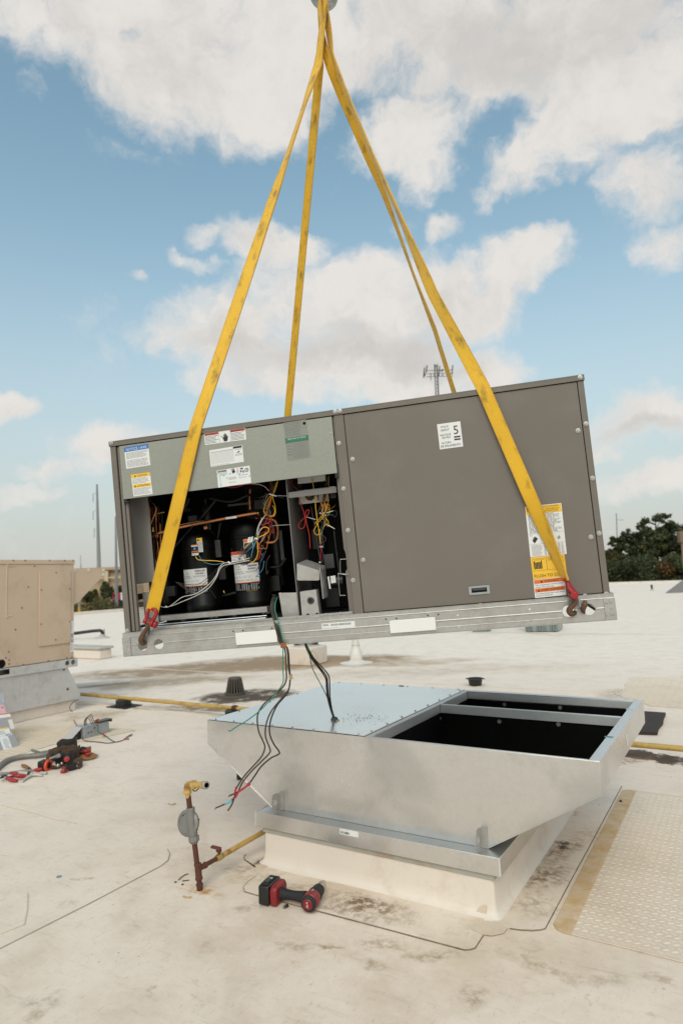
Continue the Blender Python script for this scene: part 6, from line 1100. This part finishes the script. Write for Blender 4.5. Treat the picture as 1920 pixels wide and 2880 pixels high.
# ================================================================== TOOLS ON THE ROOF AT THE LEFT
jb_a, jb_b, jb_c = G(*px('c4',885,676)), G(*px('c4',1145,605)), G(*px('c4',785,655))
jx = unit(jb_b-jb_a); jy = S3((-jx[1],jx[0],0)); JL = np.linalg.norm(jb_b-jb_a); JW = .13; JH = .105
jb = thing('junction_box', 'open grey electrical box with loose wires lying on the walkway pad', 'electrical box', jb_a)
mb = MB(); mb.obox(jb_a+jx*JL/2+jy*JW/2+S3((0,0,.004)), jx*JL/2, jy*JW/2, S3((0,0,.003)), 'box_grey'); mb.obox(jb_a+jx*JL/2+jy*.002+S3((0,0,JH/2+.004)), jx*JL/2, jy*.002, S3((0,0,JH/2)), 'box_grey'); mb.obox(jb_a+jx*JL/2+jy*(JW-.002)+S3((0,0,JH/2+.004)), jx*JL/2, jy*.002, S3((0,0,JH/2)), 'box_grey'); mb.obox(jb_a+jx*.002+jy*JW/2+S3((0,0,JH/2+.004)), jx*.002, jy*(JW/2-.004), S3((0,0,JH/2)), 'box_grey'); mb.obox(jb_b-jx*.002+jy*JW/2+S3((0,0,JH/2+.004)), jx*.002, jy*(JW/2-.004), S3((0,0,JH/2)), 'box_grey'); mb.obox(jb_a+jx*JL*.68+jy*JW/2+S3((0,0,JH+.007)), jx*JL*.32, jy*JW*.5, S3((0,0,.002)), 'box_grey'); mb.build('box_shell', jb, True, bevel=.002)
mb = MB(); mb.obox(jb_a+jx*.05+jy*.064+S3((0,0,JH+.008)), jx*.055, jy*.068, S3((0,0,.004)), 'box_grey'); mb.build('box_rim', jb, True)
lidc = jb_a-jx*.005+jy*.03; mb = MB(); mb.prism([lidc+S3((0,0,JH)), lidc+jy*.12+S3((0,0,JH)), lidc+jy*.12-jx*.12+S3((0,0,.02)), lidc-jx*.12+S3((0,0,.02))], S3((.004,0,.008)), 'galvanised_weathered'); mb.obox(lidc-jx*.03+jy*.06+S3((0,0,.035)), jx*.025, jy*.05, S3((0,0,.03)), 'black_plastic'); mb.build('open_lid', jb, True)
mb = MB(); mb.obox(jb_b-jx*.03+jy*.05+S3((0,0,JH+.022)), jx*.075, jy*.04, S3((0,0,.004)), 'dark_metal'); mb.obox(jb_b+jx*.04+jy*.05+S3((0,0,JH+.010)), jx*.004, jy*.04, S3((0,0,.014)), 'dark_metal'); mb.build('hinge_bracket', jb, True)
P = jb_a+jx*.17+jy*.03+S3((0,0,JH+.03)); mb = MB(); mb.obox(P, unit(S3((1,.3,.5)))*.022, unit(S3((-.3,1,0)))*.008, unit(S3((-.5,0,1)))*.018, 'copper'); mb.build('terminal_lug', jb, True)
for (x,y) in ((955,580),(990,525),(925,590)): P = jb_a+jx*((x-885)/260*JL)-jy*.001+S3((0,0,.055 if y>550 else .085)); mb = MB(); mb.lathe([(0,.001),(.007,.001),(.0072,0)], P, -jy, 'black', 10); mb.build('knockout', jb, True)
tj = fwd(jb_a)
def jw(pts, r, m, zend=True): mb = MB(); mb.tube(crom([S3(p) for p in pts],6), r, m, 6); mb.build('wire', jb, True, smooth=180)
jt = jb_a+jx*.04+jy*.05+S3((0,0,JH))
for k_ in range(3): jw([jt+jx*.015*k_, jt+jx*.01*k_+S3((0,0,.06)), jt+jx*(.035+.02*k_)+S3((0,0,.085+.01*k_)), jt+jx*(.06+.02*k_)+S3((0,0,.05)), jt+jx*(.075+.018*k_)-jy*.02+S3((0,0,.0))], .0035, 'wire_brown')
for (m, o_) in (('wire_black',0),('wire_green',.008)): jw([jt+jx*.10, jb_a+jx*.14-jy*.02+S3((0,0,JH)), G(*px('c4',1030,590),.05), G(*px('c4',1100,630),.02), G(*px('c4',1170,680),.006), G(*px('c4',1215,700),.005), G(*px('c4',1290,680),.006), G(*px('c4',1340,640+o_*1000),.008), G(*px('c4',1388,618+o_*1200),.01)], .004, m)
jw([jt+jx*.0-jy*.06+S3((0,0,.01)), G(*px('c4',853,560),.06), G(*px('c4',865,660),.012), G(*px('c4',900,690),.005), G(*px('c4',1030,700),.005), G(*px('c4',1130,712),.005), G(*px('c4',1215,700),.006)], .004, 'wire_brown')
jw([G(*px('c4',1075,615),.028), G(*px('c4',1100,632),.022)], .008, 'tape_red'); jw([G(*px('c4',1300,668),.01), G(*px('c4',1352,668),.01)], .006, 'tape_red')
# tool belt
tbp = G(*px('c4',700,960)); tbl = thing('tool_belt', 'leather tool belt with pouches heaped on the roof', 'tool belt', tbp)
def cz(x, y, z): return G(*px('c4',x,y), z)
def leather(name, pts, w, th, m, fr=None, par=tbl):
    P = crom(pts, 6); mb = MB(); F = np.interp(np.linspace(0,1,len(P)), np.linspace(0,1,len(fr or [.8,.8])), fr or [.8,.8]); mb.strip(P, flat(P, list(F), w), th, m); return mb.build(name, par, True, smooth=60)
leather('belt', [cz(505,900,.03), cz(520,840,.06), cz(570,800,.07), cz(640,770,.08), cz(700,735,.09), cz(760,755,.08), cz(740,790,.06)], .055, .006, 'leather', [.5,.6,.7,.4,.7,.9,.5])
leather('belt', [cz(510,890,.025), cz(530,945,.02), cz(590,965,.015), cz(640,930,.02), cz(650,880,.03)], .05, .006, 'leather', [.5,.5,.3,.4,.5])
leather('belt', [cz(690,770,.07), cz(760,800,.05), cz(850,840,.04), cz(930,850,.03), cz(1000,825,.03)], .075, .005, 'leather_tan', [.5,.7,.6,.7,.6])
leather('belt', [cz(780,960,.03), cz(800,900,.05), cz(840,880,.06), cz(845,930,.03), cz(830,970,.012)], .06, .005, 'leather', [.6,.5,.4,.5,.7])
leather('belt', [cz(830,790,.07), cz(860,768,.09), cz(890,775,.08), cz(890,800,.06)], .05, .005, 'pouch_black', [.4,.5,.5,.5])
def pouch(c0, sx, sy, sz, rz, m, open_=True, name='pouch'):
    c0 = S3(c0); a = S3((math.cos(rz),math.sin(rz),.15)); b = S3((-math.sin(rz),math.cos(rz),0)); k = S3((0,-.15,1)); mb = MB(); n = 14
    rings = []
    for (f, h) in ((.75,0),(.95,.12),(1.0,.5),(1.05,.95),(1.0,1.0),(.88,.97),(.82,.4),(0.01,.35)): rings.append(mb.add([c0 + a*sx*f*math.copysign(abs(math.cos(t))**.6, math.cos(t)) + b*sy*f*math.copysign(abs(math.sin(t))**.6, math.sin(t)) + k*sz*(h+.06*math.sin(3*t+rz)) for t in np.linspace(0, 2*math.pi, n, endpoint=False)]))
    for p, q in zip(rings, rings[1:]):
        for j in range(n): mb.face((p+j, p+(j+1)%n, q+(j+1)%n, q+j), m)
    return mb.build(name, tbl, True, smooth=50)
pouch(cz(690,930,.0), .085, .05, .10, .2, 'pouch_black'); pouch(cz(760,900,.0), .07, .045, .11, .7, 'leather'); pouch(cz(610,890,.0), .075, .05, .10, -.2, 'leather'); pouch(cz(720,830,.0), .08, .05, .13, .4, 'pouch_black'); pouch(cz(850,850,.0), .10, .05, .07, .1, 'leather_tan'); pouch(cz(740,990,.0), .06, .04, .05, -.3, 'pouch_black')
for (x,y,z,m,r) in ((700,880,.10,'handle_red',.022),(610,945,.05,'steel',.013),(650,925,.05,'steel',.010)): mb = MB(); mb.lathe([(0,.012),(r*.8,.010),(r,0),(r,-.01)], cz(x,y,z), CAM-cz(x,y,z), m, 14); mb.build('stud', tbl, True)
def tool(name, label, cat, segs, group=None):   # segs: list of (part, points, radii, material)
    t = thing(name, label, cat, segs[0][1][0], group=group)
    for (pn, pts, r, m) in segs: mb = MB(); P = crom(pts, 5); R_ = list(np.interp(np.linspace(0,1,len(P)), np.linspace(0,1,len(r)), r)); mb.tube(P, R_, m, 10); mb.build(pn, t, True, smooth=60)
    return t
tool('wrench', 'grey steel wrench sticking out of the tool belt', 'wrench', [('handle',[cz(520,880,.07),cz(570,860,.08),cz(630,835,.09)],[.012,.012,.016],'conduit_grey'),('jaw',[cz(590,855,.09),cz(625,850,.10),cz(620,830,.11)],[.014,.012,.008],'conduit_grey')])
tool('pliers', 'red handled pliers on top of the tool belt at its far end', 'pliers', [('handle',[cz(865,800,.07),cz(905,795,.075),cz(945,790,.07)],[.010,.012,.010],'handle_red'),('handle',[cz(880,815,.05),cz(920,830,.05),cz(950,815,.045)],[.010,.012,.010],'handle_red'),('jaw',[cz(865,803,.07),cz(830,800,.07)],[.008,.005],'steel')])
tool('pliers', 'small bright red handle below the tool belt heap', 'pliers', [('handle',[cz(640,1015,.01),cz(670,1012,.012),cz(712,1000,.014)],[.010,.012,.009],'handle_red'),('jaw',[cz(655,985,.03),cz(668,972,.05)],[.008,.012],'handle_red')])
tm_ = thing('tape_measure', 'orange and black tape measure beside the tool belt', 'tape measure', cz(480,990,0)); ta_ = cz(480,945,.04); td = unit(S3((.9,.35,0))); tn_ = S3((-td[1],td[0],0))
mb = MB(); mb.obox(ta_-td*.02, td*.030, tn_*.04, S3((0,0,.040)), 'black_plastic'); mb.build('case', tm_, True, bevel=.012); mb = MB(); mb.lathe([(.026,.0),(.043,.0),(.045,.008),(.043,.018),(.026,.018)], ta_+td*.012, td, 'orange_red', 22); mb.build('bumper', tm_, True); mb = MB(); mb.lathe([(0,.016),(.022,.016),(.025,.0)], ta_+td*.012, td, 'black_plastic', 20); mb.build('hub', tm_, True)
tool('screwdriver', 'dark amber handled screwdriver lying beside the grey conduit', 'screwdriver', [('handle',[cz(235,945,.014),cz(265,958,.014),cz(305,978,.013)],[.012,.016,.012],'handle_amber'),('shank',[cz(305,978,.013),cz(330,988,.012)],[.006,.005],'dark_metal')])
tool('pliers', 'wide jawed pliers with dark red grips nearest the photo edge', 'pliers', [('handle',[cz(75,1075,.02),cz(120,1095,.02),cz(180,1108,.015)],[.011,.016,.011],'handle_red'),('handle',[cz(60,1070,.03),cz(20,1110,.01)],[.008,.006],'steel'),('jaw',[cz(75,1075,.02),cz(45,1060,.025),cz(0,1080,.02)],[.012,.014,.006],'dark_metal')])
tool('pliers', 'dark red grips crossed under the white handled snips', 'pliers', [('handle',[cz(150,1060,.03),cz(200,1058,.03),cz(275,1060,.02)],[.010,.016,.014],'handle_red'),('handle',[cz(110,1028,.02),cz(150,1030,.025),cz(185,1035,.02)],[.010,.013,.010],'handle_red'),('jaw',[cz(150,1058,.03),cz(90,1070,.02)],[.010,.008],'dark_metal')])
tool('snips', 'snips with long whitish handles beside the red pliers', 'snips', [('handle',[cz(235,1118,.008),cz(270,1085,.012),cz(330,1050,.016),cz(400,1045,.014),cz(445,1055,.01)],[.006,.010,.012,.010,.007],'handle_white'),('handle',[cz(200,1022,.02),cz(280,1028,.02),cz(345,1035,.018)],[.012,.012,.010],'handle_white'),('jaw',[cz(290,1030,.022),cz(345,1032,.018)],[.012,.010],'black_plastic'),('tip',[cz(430,1025,.012),cz(490,1030,.01)],[.012,.012],'cement_grey')])
tool('nut_driver', 'dull red handled driver next to the tape measure', 'screwdriver', [('handle',[cz(360,995,.016),cz(400,990,.02),cz(440,985,.02)],[.010,.015,.014],'handle_red'),('handle_end',[cz(408,945,.03),cz(425,960,.03)],[.012,.014],'shackle_red'),('shank',[cz(360,995,.012),cz(250,1005,.01),cz(0,1040,.01)],[.006,.010,.012],'conduit_grey')])
tool('conduit', 'long bent grey conduit running out of the tool heap', 'conduit', [('tube',[cz(-120,1060,.02),cz(-30,975,.022),cz(40,915,.024),cz(130,875,.025),cz(280,850,.025),cz(420,838,.026),cz(540,815,.028)],[.022,.022,.022,.021,.020,.020,.018],'conduit_grey'),('branch',[cz(420,815,.03),cz(370,798,.03),cz(335,785,.03)],[.012,.012,.012],'conduit_grey'),('branch',[cz(420,815,.03),cz(500,800,.03),cz(580,790,.03)],[.012,.012,.012],'conduit_grey')])
# scraps on the membrane
def scrap(name, label, pts, r, m, cat='scrap'): mb = MB(); mb.tube(crom([S3(p) for p in pts],4), r, m, 6); tag(mb.build(name, smooth=180), label, cat)
scrap('tie_wire', 'thin dark wire scrap lying behind the gas riser near the curb', [gz('d8',1200,1265,.004), gz('d8',1175,1300,.003), gz('d8',1178,1340,.002), gz('d8',1250,1395,.003), gz('d8',1335,1455,.003)], .0022, 'wire_black')
scrap('twig', 'longer twig on the membrane in front of the gas riser', [gz('d8',175,1650,.004), gz('d8',215,1610,.005), gz('d8',270,1575,.004), gz('d8',320,1560,.003)], .0022, 'scrap_brown', 'twig'); scrap('twig', 'short twig on the membrane in front of the gas riser', [gz('d8',230,1670,.003), gz('d8',280,1662,.004), gz('d8',335,1655,.003)], .0022, 'scrap_brown', 'twig')
for (x,y,l) in ((128,1690,'dark crumb beside the twigs, nearer the photo edge'),(235,1725,'dark crumb below the short twig')): P = gz('d8',x,y,0); mb = MB(); mb.lathe([(0,.004),(.005,.003),(.007,.0)], P, (0,0,1), 'ink', 7); tag(mb.build('crumb'), l, 'debris')
for (c,a,b,l) in (('d8',(240,1905),(370,1915),'tan paper scrap in front of the riser base'),('d8',(15,492),(125,492),'thin tan paper scrap level with the yellow elbow')): scrap('paper_scrap', l, [gz(c,*a,.003), gz(c,(a[0]+b[0])/2,a[1]+14,.004), gz(c,*b,.003)], .004, 'straw')
P = G(*px('e6',271,110)); mb = MB(); mb.lathe([(.006,.002),(.012,.003),(.013,0)], P, (0,0,1), 'chip_blue', 12); tag(mb.build('blue_washer'), 'small blue washer lying on the open membrane', 'washer')
P = gz('c6',978,1078,.002); mb = MB(); mb.bar(gz('c6',960,1074,.003), gz('c6',994,1084,.003), .004, .003, 'ink'); tag(mb.build('black_sliver'), 'black sliver at the flashing seam beside the walkway pad', 'scrap')
P = gz('c6',1253,681,.0); mb = MB(); mb.lathe([(0,.010),(.006,.009),(.009,.004),(.009,0)], P+S3((0,0,.0055)), (0,0,1), 'ink', 8); tag(mb.build('crumb'), 'dark crumb at the far corner of the rust-edged walkway pad', 'debris')

# ================================================================== BEYOND THE ROOF
GZ = -1.3
def leaves(mb, n, centre, rad, size, m, squash=.6, shell=.3):
    u_ = nrng.normal(size=(n,3)); u_ /= np.linalg.norm(u_,axis=1)[:,None]; r = nrng.random(n)**shell; P = S3(centre)+u_*r[:,None]*S3(rad)
    A = nrng.normal(size=(n,3)); A /= np.linalg.norm(A,axis=1)[:,None]; Bv = np.cross(A, nrng.normal(size=(n,3))); Bv /= np.linalg.norm(Bv,axis=1)[:,None]; S_ = size*(.6+.8*nrng.random(n))[:,None]
    base = len(mb.v); V = np.stack([P-A*S_-Bv*S_*squash*.3, P+Bv*S_*squash, P+A*S_-Bv*S_*squash*.3, P-Bv*S_*squash],1).reshape(-1,3); mb.v += V.tolist()
    mi = mb.mi(m)
    for i in range(n): k = base+4*i; mb.f.append((k,k+1,k+2,k+3)); mb.m.append(mi)
def tree(label, pxl, pyt, dist, wpx, kind, group='trees beyond the roof edge', airy=1., base_z=GZ, dens=1.):
    b = DP(pxl, 1640, dist); topz = DP(pxl, pyt, dist)[2]; w = wpx/FPX*dist; h = topz-base_z; loc = S3((b[0],b[1],base_z))
    t = thing('tree', label, 'tree', loc, group=group)
    mb = MB(); lean_ = rnd.uniform(-.06,.06); trunk = [loc+S3((lean_*h*f,0,h*f)) for f in (0,.25,.5,.75,.93)]; mb.tube(trunk, [.028*h,.022*h,.017*h,.010*h,.004*h], 'bark', 8)
    tips = []
    for i in range(26):
        f = rnd.uniform(.25,.92); a = rnd.random()*6.28; o = loc+S3((lean_*h*f,0,h*f)); L = w*.5*(1.05-.55*abs(f-.55)/.45)*rnd.uniform(.55,1.); e = o+S3((math.cos(a)*L, math.sin(a)*L*.8, L*rnd.uniform(.15,.5))); mb.tube([o, lerp(o,e,.5)+S3((0,0,.08*L)), e], [.008*h,.005*h,.002*h], 'bark', 5); tips.append((e, L)); tips.append((lerp(o,e,.6), L*.8))
    mb.build('trunk', t, True, smooth=60)
    mb = MB(); sz = .0021*dist; ctr = loc+S3((lean_*h*.6,0,h*.60))
    for j in range(70):                          # leaf clumps spread through the crown's volume
        a = nrng.normal(size=3); a /= np.linalg.norm(a); rr = rnd.random()**.45; e = ctr+a*rr*S3((w*.46,w*.46,h*.36)); r_ = w*rnd.uniform(.07,.14)
        leaves(mb, int(95*dens*airy), e, (r_,r_,r_*.75), sz, kind if rnd.random() < .65 else rnd.choice(('leaf_mid','leaf_olive')), .6, .5)
    for (e, L) in tips[::2]: leaves(mb, int(60*dens), e, (w*.08,w*.08,w*.06), sz, kind, .6, .5)
    mb.build('crown', t, True, fixn=False); return t
tree('slim dark tree nearest the hanging unit, beyond the far roof', 1745, 1500, 78, 60, 'leaf_dark', dens=.8); tree('small olive tree beside the slim dark tree', 1722, 1545, 70, 70, 'leaf_olive'); tree('rounded dark tree between the slim tree and the tallest crown', 1790, 1482, 80, 90, 'leaf_dark'); tree('tallest airy tree with sky showing through its crown', 1852, 1440, 85, 120, 'leaf_mid', airy=.9, dens=1.1); tree('airy tree cut by the right edge of the photo', 1910, 1455, 84, 110, 'leaf_dark', airy=.8)
for i, (x, y, w, k, l) in enumerate(((1712,1570,90,'leaf_dark','low dark bush right behind the unit corner'),(1765,1558,110,'leaf_dark','low dark bush under the slim tree'),(1825,1548,120,'leaf_dark','wide low dark bush under the tallest tree'),(1885,1550,110,'leaf_mid','low green bush by the brown post'),(1945,1545,130,'leaf_dark','low dark bush at the right edge'))):
    b = DP(x, 1640, 68); t = thing('bush', l, 'bush', (b[0],b[1],GZ), group='bushes beyond the roof edge'); mb = MB(); h = DP(x,y,68)[2]-GZ; ww = w/FPX*68
    for j in range(16): leaves(mb, 240, (b[0]+rnd.uniform(-.5,.5)*ww, b[1]+rnd.uniform(-.3,.3)*ww, GZ+h*rnd.uniform(.15,.78)), (ww*.22,ww*.22,h*.2), .13, k if rnd.random() < .9 else ('leaf_rust' if rnd.random() < .4 else 'leaf_olive'), .6, .4)
    mb.build('foliage', t, True, fixn=False); mb = MB(); mb.tube([(b[0],b[1],GZ),(b[0]+.1,b[1],GZ+h*.6)], [.08,.03], 'bark', 6); mb.build('stem', t, True)
# steel poles
def pole(label, xb, yb, xt, yt, dist, rb, rt, arms=(), extra=None):
    b, tpt = DP(xb,yb,dist), DP(xt,yt,dist); d = unit(tpt-b); b0_ = b+d*((GZ-b[2])/d[2]); t = thing('utility_pole', label, 'pole', b0_, group='steel poles beyond the roof'); mb = MB(); mb.tube([b0_, lerp(b0_,tpt,.5), tpt], [rb, (rb+rt)/2, rt], 'pole_steel', 14); mb.build('shaft', t, True, smooth=60)
    for (x,y0,y1,x0) in arms: mb = MB(); mb.tube([DP(x0,y0,dist), DP(x,y0,dist), DP(x,y1,dist)], .05, 'pole_steel', 6); mb.build('insulator_arm', t, True)
    return t
pole('tall tapered steel pole standing clear of the unit', 281, 1706, 272.5, 1362, 100, .40, .14, ((262,1388,1412,271),(262,1437,1462,272),(265,1487,1512,273.5)))
pole('slimmer steel pole half hidden by the corner of the hanging unit', 328.5, 1720, 325.5, 1452, 62, .17, .09)
pole('thin distant pole above the tan intake hood', 227, 1605, 226.5, 1562, 160, .10, .06, ((229,1590,1602,227),)); pole('thin distant pole behind the trees at the right', 1735, 1520, 1732.5, 1443, 150, .14, .10, ((1752,1462,1464,1733),))
# bollard
b = DP(223,1727,40); bo = thing('bollard', 'grey post with a yellow sleeve beyond the tan hood', 'bollard', (b[0],b[1],GZ)); mb = MB(); mb.tube([(b[0],b[1],GZ), (b[0],b[1],DP(223,1706,40)[2])], .075, 'bollard_yellow', 10); mb.build('sleeve', bo, True); mb = MB(); mb.tube([(b[0],b[1],DP(223,1706,40)[2]+.001), (b[0],b[1],DP(223,1690,40)[2])], .07, 'pole_steel', 10); mb.build('post', bo, True)
# cell tower
def ct(x, y): return DP(1160+x*.10204, 1000+y*.10204, 150)
tw = thing('cell_tower', 'distant cell tower with antenna arms rising behind the hanging unit', 'cell tower', (ct(650,0)[0],ct(650,0)[1],GZ)); cxy = ct(650,600)
for (dx,dy) in ((-.33,-.2),(.33,-.2),(0,.38)):
    o_ = unit(CR[:,0]*[1,1,0])*dx; mb = MB(); top_ = ct(650,240); mb.tube([(cxy[0]+o_[0]*4,cxy[1]+o_[1]*4+dy*4,GZ),(cxy[0]+o_[0],cxy[1]+o_[1]+dy,cxy[2]-10),(top_[0]+o_[0],top_[1]+o_[1]+dy,top_[2])], .12, 'tower_green', 6); mb.build('tower_leg', tw, True)
for i in range(14):
    y = 560+i*90; a, b = ct(615,y), ct(685,y+90); mb = MB(); mb.tube([a,b], .05, 'tower_green', 5); mb.build('brace', tw, True)
for y in (400,490,570): mb = MB(); mb.tube([ct(380,y+10), ct(1110,y-10)], .07, 'tower_green', 6); mb.build('antenna_arm', tw, True)
for (x,y0,y1,w) in ((300,330,610,.5),(370,270,470,.5),(340,480,560,.4),(500,480,680,.3),(600,250,560,.5),(720,280,560,.4),(800,370,440,.7),(825,500,570,.4),(1080,260,520,.45),(740,380,440,.5),(690,500,600,.4)):
    a, b = ct(x+(25 if y0<400 else 0),y0), ct(x,y1); mb = MB(); mb.bar(a, b, w*.55, w*.4, 'tower_green'); mb.build('antenna', tw, True)
# building at the left with bushes, truck
bd = thing('low_building', 'tan flat-roofed building with pale pilasters beyond the roof edge', 'building', (DP(300,1660,92)[0],DP(300,1660,92)[1],GZ))
def wallq(x0, y0, x1, y1, dist, m, name, th=1., par=bd):
    a, b = DP(x0,y1,dist), DP(x1,y1,dist); zt_ = DP((x0+x1)/2,y0,dist)[2]; zb_ = DP((x0+x1)/2,y1,dist)[2]; d = unit(S3((b[0]-a[0],b[1]-a[1],0))); n_ = S3((-d[1],d[0],0))*th; mb = MB(); mb.prism([(a[0],a[1],zb_),(b[0],b[1],zb_),(b[0],b[1],zt_),(a[0],a[1],zt_)], n_, m); return mb.build(name, par, True)
wallq(-200,1610,420,1705,92,'building_tan','wall',12); wallq(-200,1603,420,1611,91.8,'building_tan','parapet',1.); wallq(-200,1631,420,1634,91.7,'building_trim','string_course',.2); wallq(294,1606,304,1690,91.4,'building_trim','pilaster',.3); wallq(318,1599,330,1606,92.5,'truck_white','roof_hatch',1); wallq(296,1597,299,1606,92,'building_trim','chimney',1.)
for (x0,x1) in ((262,276),(150,168),(180,194)): wallq(x0,1665,x1,1692,91.5,'window_dark','window',.1)
tree('dark round tree showing above the tan building roof', 318, 1592, 120, 60, 'leaf_dark', 'trees beyond the roof edge', base_z=-1.3)
def bush(label, c, x, y, w, h_, dist, k, n=9):
    p = px(c,x,y); b = DP(*p, dist); W_ = w*CROP[c][2]/FPX*dist; H_ = h_*CROP[c][2]/FPX*dist; t = thing('bush', label, 'bush', (b[0],b[1],GZ), group='bushes by the tan building'); mb = MB()
    for j in range(n): leaves(mb, 170, (b[0]+rnd.uniform(-.4,.4)*W_, b[1]+rnd.uniform(-.4,.4)*W_, b[2]+rnd.uniform(-.4,.45)*H_), (W_*.25,W_*.25,H_*.25), .16, k if rnd.random() < .8 else 'weed', .5, .4)
    mb.build('foliage', t, True, fixn=False); mb = MB(); mb.tube([(b[0],b[1],GZ-.2),(b[0],b[1],b[2])], [.1,.03], 'bark', 6); mb.build('stem', t, True)
bush('dense green bush between the two steel poles', 'c3', 1120, 1200, 120, 200, 84, 'leaf_mid', 14); bush('yellowish bush beside the tall steel pole', 'c3', 960, 1225, 90, 130, 84, 'leaf_olive'); bush('small olive bush behind the corner of the hanging unit', 'c3', 1265, 1155, 80, 80, 84, 'leaf_olive'); bush('dark bush under the tan hood', 'c3', 905, 1250, 70, 80, 80, 'leaf_dark')
tk = thing('red_truck', 'red box truck with a white load parked by the tan building', 'truck', (DP(328,1690,82)[0],DP(328,1690,82)[1],GZ))
ro = wallq(317,1667,339,1694,82,'truck_red','cab',2.2,tk); wallq(339.3,1666,372,1693,82,'truck_white','cargo_box',2.2,tk); wallq(319,1671,327,1679,81.9,'window_dark','windscreen',.08,tk); wallq(313,1688,330,1696,81.5,'truck_white','bumper',.4,tk)
for x in (322,336,352):
    P = DP(x,1697,81.6); mb = MB(); mb.lathe([(0,0),(.45,0),(.48,.05),(.48,.25),(0,.25)], P, CAM-P, 'black_plastic', 14); mb.build('wheel', tk, True)
# weeds: uncountable strip of dry growth
mb = MB()
for i in range(420):
    x = rnd.uniform(60, 460); d = rnd.uniform(44, 62); b = DP(x, 1710, d); h = rnd.uniform(.5,1.)*(1.5+.5*math.sin(x*.07)+.4*math.sin(x*.023+2)); kd = 'weed' if rnd.random() < .55 else ('weed_green' if rnd.random() < .6 else 'leaf_rust')
    leaves(mb, 34, (b[0],b[1],GZ+.5*h+rnd.uniform(-.1,.5)), (.5,.5,h*.55), .15, kd, .3, .6)
tag(mb.build('weeds', fixn=False), 'dry yellow and green weeds along the far bank', 'weeds', kind='stuff')
